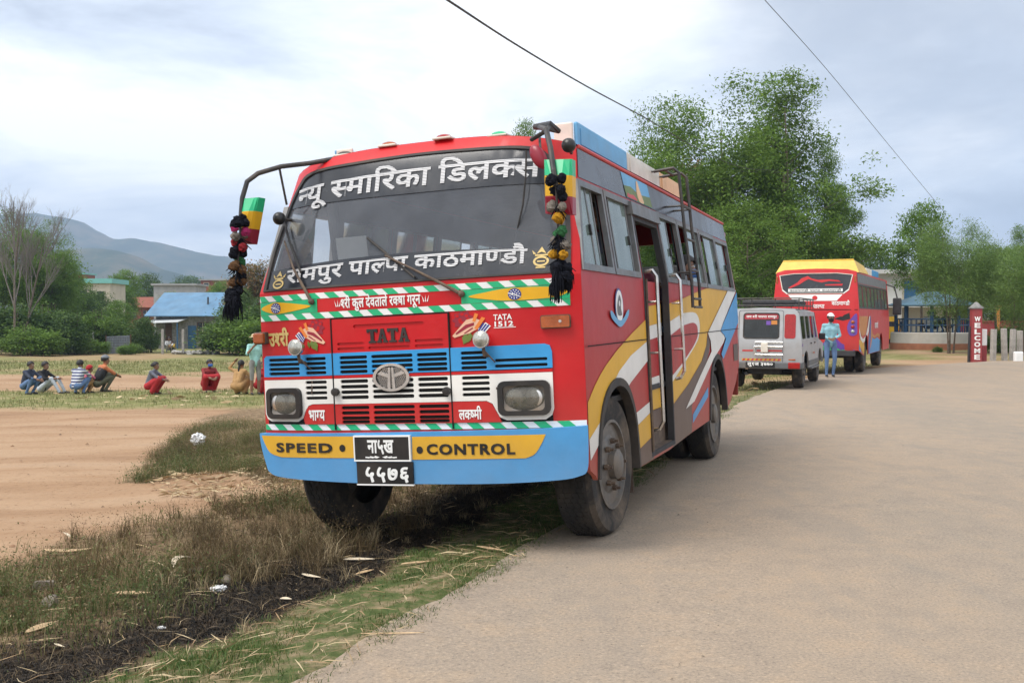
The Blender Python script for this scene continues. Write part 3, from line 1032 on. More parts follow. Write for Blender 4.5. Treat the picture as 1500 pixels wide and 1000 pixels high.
g = MB().bbox((-1.155, 0.035, 1.468), (0.10, 0.06, 0.085), 0.01).build('indicator_lamp', 'rust_metal', bus)
MB().bbox((-1.155, 0.0, 1.468), (0.085, 0.035, 0.072), 0.01).build('lens', 'amber_lens', g)

# ---- bumper with yellow panels and plates
def BM(x, z, off):
    return FM(x, z, off) + Vector((0, -0.055, 0))
bo = smooth_loop([(-1.195, 0.806), (-1.185, 0.72), (-1.145, 0.60), (-1.105, 0.535), (-0.95, 0.503), (-0.4, 0.480), (0.1, 0.478), (0.6, 0.484), (1.0, 0.503), (1.13, 0.525),
                  (1.178, 0.56), (1.19, 0.68), (1.192, 0.834)], False, 4) + [(0.9, 0.824), (0.3, 0.815), (-0.3, 0.809), (-0.8, 0.806)]
bumper = sheet('bumper', [bo], BM, 'sky_blue_paint', bus, 0.0, -0.10, 0.07)
sheet('yellow_panel', [smooth_loop([(-1.172, 0.792), (-1.14, 0.73), (-1.09, 0.672), (-0.99, 0.646)], False, 4) + [(-0.40, 0.646), (-0.395, 0.790)]], BM, 'yellow_paint', bumper, 0.003, None, 0.07)
sheet('yellow_panel', [smooth_loop([(0.80, 0.643), (0.86, 0.668), (0.905, 0.73), (0.935, 0.790)], False, 4) + [(0.032, 0.785), (0.028, 0.636)]], BM, 'yellow_paint', bumper, 0.003, None, 0.07)
lettering('bumper_lettering', 'SPEED', (-1.03, 0.680, -0.562, 0.746), BM, 'black_paint', bumper, 0.006, 0.035, track=0.06)
lettering('bumper_lettering', 'CONTROL', (0.135, 0.668, 0.738, 0.738), BM, 'black_paint', bumper, 0.006, 0.035, track=0.05)
for x, z in ((-0.485, 0.712), (0.085, 0.699)):
    sheet('bumper_lettering', [ell(x, z, 0.023, 0.024, 16)], BM, 'black_paint', bumper, 0.006, None, 0.1)
p1 = sheet('number_plate', [rect(-0.388, 0.630, 0.020, 0.792)], BM, 'black_paint', bus, 0.016, 0.0, 0.1)
sheet('plate_rim', [rect(-0.392, 0.626, 0.024, 0.796), rect(-0.383, 0.636, 0.014, 0.786)], BM, 'plain_white', p1, 0.019, 0.0, 0.1)
lettering('plate_lettering', 'ना५ख', (-0.288, 0.672, -0.095, 0.768), BM, 'plain_white', p1, 0.020, 0.03)
mb = MB()
for s in (-1, 1):
    for k in range(3):
        V, F = fill2d([[(-0.19 + s * (0.01 + 0.03 * k), 0.655), (-0.19 + s * (0.045 + 0.035 * k), 0.664 - 0.003 * k), (-0.19 + s * (0.05 + 0.033 * k), 0.650), (-0.19 + s * (0.03 + 0.03 * k), 0.647)]], 0.1)
        solid2d('', V, F, BM, None, None, 0.020, None, False, mb)
mb.build('plate_ornament', 'plain_white', p1)
p2 = sheet('number_plate', [rect(-0.378, 0.474, 0.034, 0.621)], BM, 'black_paint', bus, 0.013, 0.0, 0.1)
sheet('plate_rim', [[(-0.38, 0.468), (0.037, 0.468), (0.037, 0.477), (-0.38, 0.477)]], BM, 'plain_white', p2, 0.017, 0.0, 0.1)
lettering('plate_lettering', '५५७६', (-0.315, 0.487, 0.012, 0.590), BM, 'plain_white', p2, 0.017, 0.026, shear=0.25)

# ---- wipers
def wiper(base, mid, tip0, tip1):
    f = lambda p, o: FM(p[0], p[1], o)
    w_ = MB().tube([f(base, 0.02), f(((base[0] + mid[0]) / 2, (base[1] + mid[1]) / 2), 0.05), f(mid, 0.035)], [0.013, 0.008, 0.006], 7)
    w_.ball(f(base, 0.02), 0.022, 10)
    o = w_.build('wiper', 'rust_metal', bus)
    MB().tube([f((tip0[0] + (tip1[0] - tip0[0]) * t, tip0[1] + (tip1[1] - tip0[1]) * t), 0.022) for t in np.linspace(0, 1, 9)], 0.0085, 6).build('blade', 'rubber', o)


wiper((-0.70, 1.70), (-0.985, 2.13), (-1.03, 2.26), (-0.80, 1.90))
wiper((0.41, 1.69), (-0.145, 1.965), (-0.30, 2.10), (0.08, 1.81))
MB().tube([bfp(x, y, 0.10) for x, y in ((771, 220), (770, 260), (766, 300), (757, 340), (747, 372), (740, 400))], 0.006, 6).build('aerial_cable', 'rubber', bus)

# ---- sides
F_ARCH = smooth_loop([(0.235, 0.475), (0.285, 0.72), (0.40, 0.92), (0.58, 1.04), (0.80, 1.085), (1.02, 1.05), (1.18, 0.95), (1.30, 0.78), (1.355, 0.55), (1.37, 0.395)], False, 3)
R_ARCH = smooth_loop([(4.47, 0.445), (4.54, 0.70), (4.68, 0.93), (4.88, 1.06), (5.10, 1.10), (5.32, 1.05), (5.50, 0.90), (5.60, 0.70), (5.645, 0.46)], False, 3)
SKIRT = [(0.085, 0.545), (0.19, 0.50), (0.24, 0.46), (1.37, 0.385), (2.47, 0.385), (3.475, 0.42), (4.47, 0.44), (5.65, 0.45), (5.95, 0.52), (6.45, 0.72), (6.76, 0.90)]
body = SKIRT + [(6.77, 1.4), (6.755, 1.82), (6.70, 2.4), (6.66, 2.645)] + [(yf(wb(z), z) + 0.004, z) for z in np.linspace(2.645, 0.6, 22)]
WZ0, WZ1 = 1.835, 2.375
WIN_R = [[(0.125, WZ0), (0.85, WZ0), (0.88, WZ1), (0.345, WZ1)], [(0.94, WZ0), (1.645, WZ0), (1.70, WZ1), (0.97, WZ1)],
         rect(2.70, WZ0, 3.48, WZ1 + 0.01), rect(3.56, WZ0, 4.62, WZ1 + 0.01), rect(4.72, WZ0, 5.62, WZ1 + 0.01), rect(5.70, WZ0, 6.60, WZ1)]
DOOR = rect(1.815, 0.42, 2.685, 2.29)
DOOR = [(1.80, 0.42), (2.685, 0.42), (2.685, 1.80), (2.62, 2.285), (1.775, 2.285), (1.765, 1.82)]
F_CUT = F_ARCH + [(1.37, 0.15), (0.235, 0.15)]
R_CUT = R_ARCH + [(5.645, 0.15), (4.47, 0.15)]
cuts_r = [F_CUT, R_CUT, DOOR] + WIN_R
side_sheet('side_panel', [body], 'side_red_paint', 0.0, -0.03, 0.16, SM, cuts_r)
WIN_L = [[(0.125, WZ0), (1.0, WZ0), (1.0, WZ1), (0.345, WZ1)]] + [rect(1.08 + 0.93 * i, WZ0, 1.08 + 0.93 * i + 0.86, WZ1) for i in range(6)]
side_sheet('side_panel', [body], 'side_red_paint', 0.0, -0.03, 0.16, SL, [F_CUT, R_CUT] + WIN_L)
JF, JB = [F_CUT, R_CUT, DOOR], [F_CUT, R_CUT]
yel1 = [(0.08, 0.972), (0.247, 1.063), (0.40, 1.13), (0.546, 1.184), (0.865, 1.277), (1.331, 1.39), (1.85, 1.50), (1.85, 1.325), (1.242, 1.223), (0.892, 1.129), (0.616, 1.014), (0.32, 0.811), (0.065, 0.74)]
wht1a = [(0.075, 0.74), (0.36, 0.83), (0.36, 0.72), (0.25, 0.67), (0.085, 0.607)]
wht1b = [(0.60, 1.005), (0.892, 1.129), (1.242, 1.223), (1.85, 1.325), (1.85, 1.18), (1.207, 1.029), (0.8, 0.90)]
yel2 = [(2.60, 1.61), (3.3, 1.67), (3.88, 1.73), (4.6, 1.795), (5.2, 1.822), (6.10, 1.825), (5.3, 1.57), (4.55, 1.335), (4.454, 1.206), (4.141, 1.062), (3.4, 0.88), (2.60, 0.735)]
loop_o = smooth_loop([(3.262, 1.536), (3.739, 1.547), (4.0, 1.52), (4.11, 1.43), (4.05, 1.32), (3.868, 1.241), (3.251, 1.081)], False, 4) + [(2.60, 0.925), (2.60, 1.455)]
loop_i = smooth_loop([(3.237, 1.423), (3.715, 1.446), (3.93, 1.42), (3.975, 1.36), (3.93, 1.30), (3.66, 1.209), (3.07, 1.072)], False, 4) + [(2.60, 0.985), (2.60, 1.335)]
brn = [(4.539, 1.318), (4.66, 1.25), (4.667, 1.20), (4.612, 1.142), (4.2, 0.94), (3.534, 0.673), (2.60, 0.735), (3.4, 0.88), (4.141, 1.062), (4.454, 1.206)]
wht2 = [(6.105, 1.825), (6.715, 1.825), (5.58, 1.435), (5.352, 1.341), (5.60, 1.29), (5.67, 1.26), (5.55, 1.21), (4.829, 1.054), (3.639, 0.701), (3.202, 0.665), (3.998, 0.918), (4.73, 1.139), (4.70, 1.25), (4.546, 1.335)]
blu2 = [(6.72, 1.80), (6.755, 1.43), (5.469, 1.029), (5.35, 1.09), (5.72, 1.25), (5.60, 1.295), (5.36, 1.345), (5.6, 1.435)]
blu3 = [(4.462, 0.784), (4.438, 0.688), (3.542, 0.501), (3.561, 0.581)]
low_b = [(2.60, 0.392), (2.60, 0.738), (3.534, 0.673), (3.478, 0.425)]
wht3 = [(1.28, 0.79), (1.85, 0.849), (1.85, 0.766), (1.28, 0.69)]
yel3 = [(1.28, 0.688), (1.85, 0.764), (1.85, 0.572), (1.28, 0.51)]
brn3 = [(1.28, 0.508), (1.85, 0.569), (1.85, 0.39), (1.28, 0.39)]
for mp, jj in ((SM, JF), (SL, JB)):
    for nm, lp, m, o in (('yellow_stripe', yel1, 'yellow_paint', .003), ('white_stripe', wht1a, 'white_paint', .0035), ('white_stripe', wht1b, 'white_paint', .0035), ('white_stripe', wht3, 'white_paint', .003), ('yellow_stripe', yel3, 'yellow_paint', .003),
                         ('brown_patch', brn3, 'brown_paint', .003), ('yellow_swirl', yel2, 'yellow_paint', .003), ('white_loop', loop_o, 'white_paint', .006), ('red_loop', loop_i, 'side_red_paint', .009),
                         ('brown_stripe', brn, 'brown_paint', .0062), ('brown_patch', low_b, 'brown_paint', .003), ('white_swirl', wht2, 'white_paint', .0093), ('blue_swirl', blu2, 'sky_blue_paint', .0125), ('blue_stripe', blu3, 'sky_blue_paint', .003)):
        side_sheet(nm, [lp], m, o, None, 0.16, mp, jj)
    side_sheet('body_seam', [[(0.09, 1.318), (3.4, 1.334), (6.76, 1.35), (6.76, 1.358), (3.4, 1.342), (0.09, 1.326)]], 'slot_black', 0.0145, None, 0.3, mp, jj)
    side_sheet('arch_lip', [smooth_loop([(y, z) for y, z in F_ARCH], False, 1) + [(y * 0.93 + 0.058, z * 0.93 + 0.02) for y, z in F_ARCH][::-1]], 'rubber', 0.016, -0.05, 0.12, mp)
    side_sheet('arch_lip', [[(y, z) for y, z in R_ARCH] + [(5.06 + (y - 5.06) * 0.92, z * 0.93 + 0.02) for y, z in R_ARCH][::-1]], 'rubber', 0.016, -0.05, 0.12, mp)
    side_sheet('upper_panel', [[(0.375, 2.425), (0.47, 2.628), (6.64, 2.628), (6.67, 2.425)]], 'side_tint', 0.004, None, 0.16, mp)
    side_sheet('lower_vent', [rect(6.33, 0.97, 6.70, 1.17)], 'brown_paint', 0.004, None, 0.2, mp)
# picture panel over the door: sky, meadow, a small seated figure in orange
pic = side_sheet('picture_panel', [[(1.66, 2.43), (1.60, 2.625), (2.50, 2.625), (2.56, 2.43)]], 'fade_blue_paint', 0.007, None, 0.12)
side_sheet('picture_meadow', [[(1.66, 2.432), (1.625, 2.52), (1.85, 2.535), (2.1, 2.50), (2.525, 2.52), (2.555, 2.432)]], 'leaf_sticker', 0.0085, None, 0.12, parent=pic)
side_sheet('picture_figure', [smooth_loop([(2.08, 2.44), (2.03, 2.50), (2.05, 2.56), (2.08, 2.605), (2.12, 2.605), (2.15, 2.56), (2.2, 2.5), (2.24, 2.44)])], 'pale_orange_paint', 0.010, None, 0.1, parent=pic)
side_sheet('picture_flowers', [[(1.68, 2.435), (1.70, 2.47), (1.8, 2.465), (1.9, 2.475), (2.0, 2.45), (2.0, 2.435)]], 'red_paint', 0.010, None, 0.1, parent=pic)
# round emblem with ribbon on the front side panel
e_ = side_sheet('side_emblem', [ell(0.955, 1.58, 0.115, 0.128, 28)], 'navy_paint', 0.006, None, 0.1)
side_sheet('emblem_face', [ell(0.955, 1.58, 0.100, 0.115, 28)], 'plain_white', 0.008, None, 0.1, parent=e_)
side_sheet('emblem_ribbon', [smooth_loop([(0.70, 1.545), (0.72, 1.50), (0.85, 1.455), (0.955, 1.435), (1.07, 1.46), (1.2, 1.515), (1.22, 1.56), (1.16, 1.545), (1.06, 1.50), (0.955, 1.48), (0.85, 1.50), (0.76, 1.54)])], 'fade_blue_paint', 0.010, None, 0.1, parent=e_)
side_sheet('emblem_art', [smooth_loop([(0.90, 1.52), (0.89, 1.58), (0.92, 1.63), (0.96, 1.66), (1.0, 1.62), (0.985, 1.57), (1.01, 1.52)]), ell(0.955, 1.60, 0.022, 0.022, 8)], 'grey_frame', 0.010, None, 0.1, parent=e_)

# windows: frame with sliding panes; some panes stand open
def grow(lp, d):
    cy = sum(p[0] for p in lp) / len(lp); cz = sum(p[1] for p in lp) / len(lp)
    return [(y + d * (1 if y > cy else -1), z + d * (1 if z > cz else -1)) for y, z in lp]


def window(lp, mp, panes, glass='window_glass'):
    fr = side_sheet('window', [grow(lp, 0.032), grow(lp, -0.012)], 'grey_frame', 0.012, -0.025, 0.3, mp)
    z0, z1 = lp[0][1] - 0.005, lp[2][1] + 0.005
    for i, (a, b, tr) in enumerate(panes):
        o = -0.012 - 0.008 * (i % 2)
        fl = lambda t, z: t
        at0, at1 = a + tr[0], b + tr[1]
        q = [(a, z0), (b, z0), (at1, z1), (at0, z1)]
        side_sheet('pane', [q], glass, o, o - 0.004, 0.4, mp, parent=fr)
        for s_, (u, v) in ((1, (a, at0)), (-1, (b, at1))):
            side_sheet('pane_frame', [[(u, z0), (u + s_ * 0.022, z0), (v + s_ * 0.022, z1), (v, z1)]], 'grey_frame', o + 0.004, o - 0.008, 0.4, mp, parent=fr)
        hb = a + 0.03 if i % 2 else b - 0.03
        side_sheet('catch', [rrect(hb - 0.012, 2.05, hb + 0.012, 2.12, 0.01)], 'black_paint', o + 0.018, o, 0.2, mp, parent=fr)
    return fr


window(WIN_R[0], SM, [(0.12, 0.50, (0.22, 0.03)), (0.46, 0.66, (0.03, 0.03))])
window(WIN_R[1], SM, [(1.06, 1.56, (0.03, 0.05))])
window(WIN_R[2], SM, [(2.70, 3.10, (0, 0))])
window(WIN_R[3], SM, [(3.98, 4.60, (0, 0))])
window(WIN_R[4], SM, [(5.02, 5.62, (0, 0))])
window(WIN_R[5], SM, [(5.70, 6.35, (0, 0))])
for i, lp in enumerate(WIN_L):
    a, b = lp[0][0], lp[1][0]
    window(lp, SL, [(a, a + 0.5 * (b - a), (0.22 if i == 0 else 0, 0)), (a + 0.48 * (b - a), b, (0, 0))] if i % 3 else [(a + 0.05, b - 0.3, (0.2 if i == 0 else 0, 0))], 'clear_glass')

# dark trim round the door hole and lining on the inside of both walls
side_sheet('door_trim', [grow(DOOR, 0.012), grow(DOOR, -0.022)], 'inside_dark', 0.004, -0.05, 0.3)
for mp, cc in ((SM, cuts_r), (SL, [F_ARCH, R_ARCH] + WIN_L)):
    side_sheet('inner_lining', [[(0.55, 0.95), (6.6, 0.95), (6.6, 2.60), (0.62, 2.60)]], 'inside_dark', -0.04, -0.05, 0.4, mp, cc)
# door: half door in the recess, step, rails, hood strip
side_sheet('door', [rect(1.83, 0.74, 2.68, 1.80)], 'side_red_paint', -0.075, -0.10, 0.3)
dr = [o for o in bus.children if o.name.startswith('door')][-1]
for lp, m in (([(1.83, 1.415), (2.68, 1.46), (2.68, 1.62), (1.83, 1.575)], 'yellow_paint'), ([(1.83, 1.30), (2.68, 1.345), (2.68, 1.458), (1.83, 1.413)], 'white_paint'),
              ([(1.83, 0.95), (2.68, 0.95), (2.68, 1.015), (1.83, 1.0)], 'white_paint'), ([(1.83, 0.742), (2.68, 0.742), (2.68, 0.948), (1.83, 0.948)], 'yellow_paint')):
    side_sheet('door_stripe', [lp], m, -0.071, None, 0.3, parent=dr)
side_sheet('door_kick_plate', [rect(1.83, 0.44, 2.68, 0.738)], 'rust_metal', -0.078, -0.10, 0.3)
side_sheet('kick_panel', [rect(2.0, 0.56, 2.62, 0.735)], 'brown_paint', -0.074, None, 0.3)
MB().box((1.03, 2.24, 0.43), (0.26, 0.86, 0.03)).build('door_step', 'rust_metal', bus)
side_sheet('door_hood', [[(1.66, 2.30), (1.66, 2.40), (2.62, 2.40), (2.66, 2.30)]], 'grey_frame', 0.035, -0.02, 0.3)
MB().tube([SM(1.80, z, 0.012) for z in np.linspace(0.45, 1.8, 5)], 0.012, 6).build('door_edge', 'rust_metal', bus)
for y, zt_, zb_ in ((1.86, 1.86, 0.62), (2.80, 1.86, 0.97)):
    o = 0.085
    pts = [SM(y - 0.0, zt_ - 0.0, 0.0), SM(y, zt_ + 0.01, o * 0.7), SM(y, zt_ - 0.04, o), SM(y, (zt_ + zb_) / 2, o), SM(y + 0.02, zb_ + 0.06, o), SM(y + 0.02, zb_, o * 0.6), SM(y + 0.02, zb_ - 0.01, 0.0)]
    r_ = MB().tube(pts, 0.015, 8)
    for z in (1.62, 1.22):
        r_.tube([SM(y, z, 0.0), SM(y, z, o)], 0.010, 6)
    r_.build('grab_rail', 'chrome', bus)
# ladder to the roof
ld = MB()
xo = 0.13
for y in (3.13, 3.50):
    ld.tube([Vector((1.0, y, 2.83)), Vector((1.18, y, 2.845)), Vector((1.225, y, 2.80)), Vector((1.255, y, 2.3)), Vector((1.30, y, 1.80)), Vector((1.30, y, 1.58))], 0.0145, 8)
    ld.tube([Vector((0.93, y, 2.70)), Vector((0.95, y, 2.83)), Vector((1.02, y, 2.83))], 0.012, 6)
    for z in (2.5, 1.9):
        ld.tube([SM(y, z, 0.0), Vector((1.24 if z > 2.2 else 1.295, y, z))], 0.010, 6)
ld.build('ladder', 'dark_metal', bus)
lad = [o for o in bus.children if o.name == 'ladder'][0]
for z in (2.835, 2.50, 2.20, 1.92, 1.66, 1.585):
    x = 1.10 if z > 2.82 else 1.225 + (2.8 - z) * 0.075
    MB().tube([(x, 3.13, z), (x, 3.50, z)], 0.012, 6).build('rung', 'dark_metal', lad)

# ---- roof, rear, floor and inside
nx, ny = 29, 26
Vr = []
for j in range(ny):
    for i in range(nx):
        x = -1.062 + 2.124 * i / (nx - 1)
        y0 = yf(x, zt(x))
        t = j / (ny - 1)
        y = y0 + (6.66 - y0) * t
        Vr.append((x, y, zt(x) + 0.002 + 0.02 * math.sin(math.pi * t) - 0.03 * max(0, t - 0.93) / 0.07))
Fr = [(j * nx + i, j * nx + i + 1, (j + 1) * nx + i + 1, (j + 1) * nx + i) for j in range(ny - 1) for i in range(nx - 1)]
link_mesh('roof', Vr, Fr, 'roof_paint', bus, True)
rl = MB()
for mp in (SM, SL):
    rl.tube([mp(y, 2.646, 0.004) for y in np.linspace(0.50, 6.66, 12)], 0.014, 6)
rl.build('gutter', 'roof_paint', bus)
def RM(x, z, off):
    return Vector((x, 6.775 - 0.10 * max(0, z - 1.6) / 1.0 - 0.30 * max(0, 0.9 - z) - 0.10 * (abs(x) / 1.2) ** 6 + off, z))
rear = [(-wb(z), z) for z in np.linspace(0.55, 2.64, 12)] + [(x, zt(x)) for x in np.linspace(-1.05, 1.05, 15)] + [(wb(z), z) for z in np.linspace(2.64, 0.55, 12)]
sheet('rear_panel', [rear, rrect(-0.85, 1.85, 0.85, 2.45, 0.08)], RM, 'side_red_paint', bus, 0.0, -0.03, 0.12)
sheet('rear_window', [rrect(-0.86, 1.84, 0.86, 2.46, 0.08)], RM, 'clear_glass', bus, -0.01, None, 0.3)
for s in (-1, 1):
    MB().bbox((s * 1.02, 6.78, 2.52), (0.10, 0.08, 0.06), 0.012).build('rear_lamp', 'red_lens', bus)
    MB().bbox((s * 1.06, 6.72, 1.15), (0.10, 0.08, 0.22), 0.012).build('rear_lamp', 'red_lens', bus)
inn = MB()
inn.box((0, 3.45, 0.93), (2.24, 6.5, 0.04))                   # floor
inn.box((0, 0.35, 1.50), (2.05, 0.45, 0.42), mi=0)            # dashboard
inn.box((-0.15, 1.0, 1.15), (0.7, 0.9, 0.45), mi=0)           # engine cover
inn.build('cabin_floor', ['inside_dark'], bus)
lin = MB()
for j in range(14):
    pass
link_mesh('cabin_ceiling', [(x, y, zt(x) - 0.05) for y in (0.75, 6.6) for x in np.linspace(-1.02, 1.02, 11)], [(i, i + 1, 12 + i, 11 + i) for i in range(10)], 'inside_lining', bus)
MB().tube([Vector((0.52 + 0.21 * math.cos(a), 0.62 + 0.10 * math.sin(a), 1.80 + 0.18 * math.sin(a))) for a in np.linspace(0, 2 * math.pi, 21)], 0.014, 6, caps=False).build('steering_wheel', 'rubber', bus)
seat0 = None
for k in range(6):
    for sx in (-0.68, 0.68):
        y = 1.75 + 0.83 * k
        if sx > 0 and y < 3.0: continue
        if seat0 is None:
            sb = MB().bbox((0, 0, 1.30), (0.82, 0.45, 0.14), 0.03).bbox((0, 0.24, 1.66), (0.82, 0.10, 0.66), 0.04)
            sb.tube([(-0.3, 0, 0.95), (-0.3, 0, 1.25)], 0.02).tube([(0.3, 0, 0.95), (0.3, 0, 1.25)], 0.02)
            seat0 = sb.build('seat', 'seat_cloth', bus)
            cov = MB().bbox((0, 0.24, 1.90), (0.84, 0.125, 0.2), 0.04).build('headrest_cover', 'seat_cover_white', seat0)
            s_ = seat0
        else:
            s_ = copy_tree(seat0, bus)
        s_.location = (sx, y, 0)
dseat = copy_tree(seat0, bus); dseat.location = (0.55, 1.15, 0.0)
MB().box((-0.55, 0.30, 1.98), (0.24, 0.008, 0.34), Matrix.Rotation(0.15, 3, 'X')).build('paper_notice', 'plain_white', bus)
MB().tube([(-0.78, 0.5, 1.75), (-0.78, 0.42, 2.60)], [0.03, 0.05], 8).build('cabin_post', 'slot_black', bus)

# chassis, arches, mud flaps
ch = MB()
ch.box((0, 3.4, 0.78), (2.1, 6.1, 0.22)).box((0, 3.3, 0.60), (0.9, 5.6, 0.18)).box((0.85, 3.3, 0.58), (0.35, 1.2, 0.34)).box((-0.8, 3.2, 0.56), (0.45, 1.6, 0.4))
ch.box((0, 0.35, 0.66), (1.9, 0.4, 0.2))
ch.tube([(-0.95, 0.80, 0.49), (0.95, 0.80, 0.49)], 0.06).tube([(-0.95, 5.1, 0.46), (0.95, 5.1, 0.46)], 0.09).ball((0, 5.1, 0.46), 0.2)
ch.build('chassis', 'inside_dark', bus)
for s in (-1, 1):
    for yc, r, z in ((0.82, 0.57, 0.50), (5.07, 0.61, 0.47)):
        mb = MB()
        P = [(yc + r * math.cos(a), z + r * math.sin(a)) for a in np.linspace(0.05, math.pi - 0.05, 16)]
        V = [(s * x, p[0], p[1]) for p in P for x in (0.62, 1.15)]
        mb.add(V, [(2 * i, 2 * i + 1, 2 * i + 3, 2 * i + 2) for i in range(15)])
        mb.add([(s * 0.62, p[0], p[1]) for p in P], [tuple(range(16))])
        mb.build('wheel_arch', 'inside_dark', bus)
MB().box((0.98, 1.42, 0.36), (0.26, 0.012, 0.34)).build('mud_flap', 'rust_metal', bus)


def wheel(loc, R, width, side, steer=0.0, dual=False, hubout=True):
    w_ = bpy.data.objects.new('wheel', None); C.objects.link(w_); w_.parent = bus; w_.location = loc
    w_.rotation_euler = (0, 0, steer)
    s = side
    mb = MB()
    def ty(x0):
        rr = [(x0, R * 0.60), (x0 - s * 0.012, R * 0.68), (x0 + s * 0.012, R * 0.82), (x0 + s * 0.004, R * 0.93), (x0 - s * 0.03, R * 0.985), (x0 - s * 0.05, R), (x0 - s * (width - 0.05), R), (x0 - s * (width - 0.02), R * 0.97), (x0 - s * width, R * 0.88), (x0 - s * width, R * 0.6)]
        for g in np.linspace(0.22, 0.78, 4):                       # circumferential grooves
            pass
        mb.lathe(rr[:5], (0, 0, 0), 'X', 44, 0, False).lathe(rr[4:8], (0, 0, 0), 'X', 44, 1, False).lathe(rr[7:], (0, 0, 0), 'X', 44, 0, False)
        nb = 84
        for i in range(nb):                                         # shallow worn tread: zigzag ribs
            a = 2 * math.pi * i / nb
            rot = Matrix.Rotation(a, 3, 'X')
            for q, gx in enumerate(np.linspace(0.065, width - 0.065, 4)):
                c = rot @ Vector((x0 - s * (gx + 0.006 * (-1) ** i), 0, R + 0.0012))
                mb.box(c, (0.034, 2 * math.pi * R / nb * 0.96, 0.007), rot, 1)
    ty(0.0)
    if dual: ty(-s * (width + 0.05))
    mb.build('tyre', ['tyre_rubber', 'tyre_tread'], w_, True)
    rm = MB()
    rm.lathe([(-s * 0.02, R * 0.62), (s * 0.006, R * 0.63), (s * 0.008, R * 0.59), (-s * 0.05, R * 0.56), (-s * (0.10 if dual else 0.03), R * 0.45), (-s * (0.12 if dual else 0.0), R * 0.33), (-s * (0.12 if dual else 0.0), R * 0.08)], (0, 0, 0), 'X', 36)
    rm.lathe([(-s * 0.10, R * 0.22), (s * (0.02 if dual else 0.045), R * 0.21), (s * (0.03 if dual else 0.06), R * 0.17), (s * (0.03 if dual else 0.065), 0.02)], (0, 0, 0), 'X', 20)
    rm.build('rim', 'rim_metal', w_, True)
    for i in range(8):
        bl = MB()
        a = 2 * math.pi * i / 8
        y, z = math.cos(a) * R * 0.33, math.sin(a) * R * 0.33
        bl.tube([(-s * (0.12 if dual else 0.0), y, z), (s * (-0.05 if dual else 0.055), y, z)], 0.011, 6)
        bl.tube([(-s * (0.12 if dual else 0.0), y, z), (s * (-0.09 if dual else 0.028), y, z)], 0.021, 6)
        bl.build('wheel_nut', 'rust_metal', w_)
    return w_


wheel((1.12, 0.80, 0.490), 0.49, 0.27, 1, steer=-0.05)
wheel((-1.05, 0.80, 0.490), 0.49, 0.26, -1, steer=-0.05)
wheel((1.115, 5.10, 0.455), 0.485, 0.24, 1, dual=True)
wheel((-1.115, 5.10, 0.455), 0.485, 0.24, -1, dual=True)

# ---- things on the roof and at the corners
for y, l, m in ((0.82 + 0.72, 1.42, 'fade_blue_paint'), (2.27 + 0.62, 1.24, 'cream_paint'), (3.53 + 0.52, 1.04, 'pale_orange_paint')):
    for s in (-1, 1):
        b = MB().bbox((s * 0.955, y, 2.785), (0.03, l, 0.195), 0.012)
        b.bbox((s * 0.972, y, 2.785), (0.012, l - 0.12, 0.12), 0.005)
        b.build('roof_carrier_board', m, bus)
for s in (-1, 1):
    MB().bbox((s * 0.87, 0.82, 2.785), (0.14, 0.03, 0.19), 0.012).build('roof_carrier_board', 'cream_paint', bus)
MB().bbox((0, 4.56, 2.79), (1.86, 0.03, 0.17), 0.012).build('roof_carrier_board', 'pale_orange_paint', bus)
for px, py, y, m in ((570, 213, 0.35, 'amber_lens'), (505, 228, 0.38, 'dark_metal'), (650, 201, 0.33, 'red_lens'), (731, 194, 0.36, 'tape_green')):
    p = bfp(px, py, y); z = zt(p.x)
    g = MB().bbox((p.x, y, z + 0.006), (0.14, 0.09, 0.016), 0.006).build('marker_lamp', 'cream_paint', bus)
    MB().ball((p.x, y, z + 0.014), 0.05, 12, sc=(1.15, 0.75, 0.45)).build('lens', m, g, True)
for px, py, y in ((833, 213, 0.05), (409, 320, 0.12)):
    p = bfp(px, py, y)
    g = MB().ball(p, 0.046, 16).build('round_mirror', 'black_paint', bus, True)
    MB().tube([p, (p.x * 0.955, y + 0.22, p.z - 0.01)], 0.012, 6).build('stalk', 'dark_metal', g)


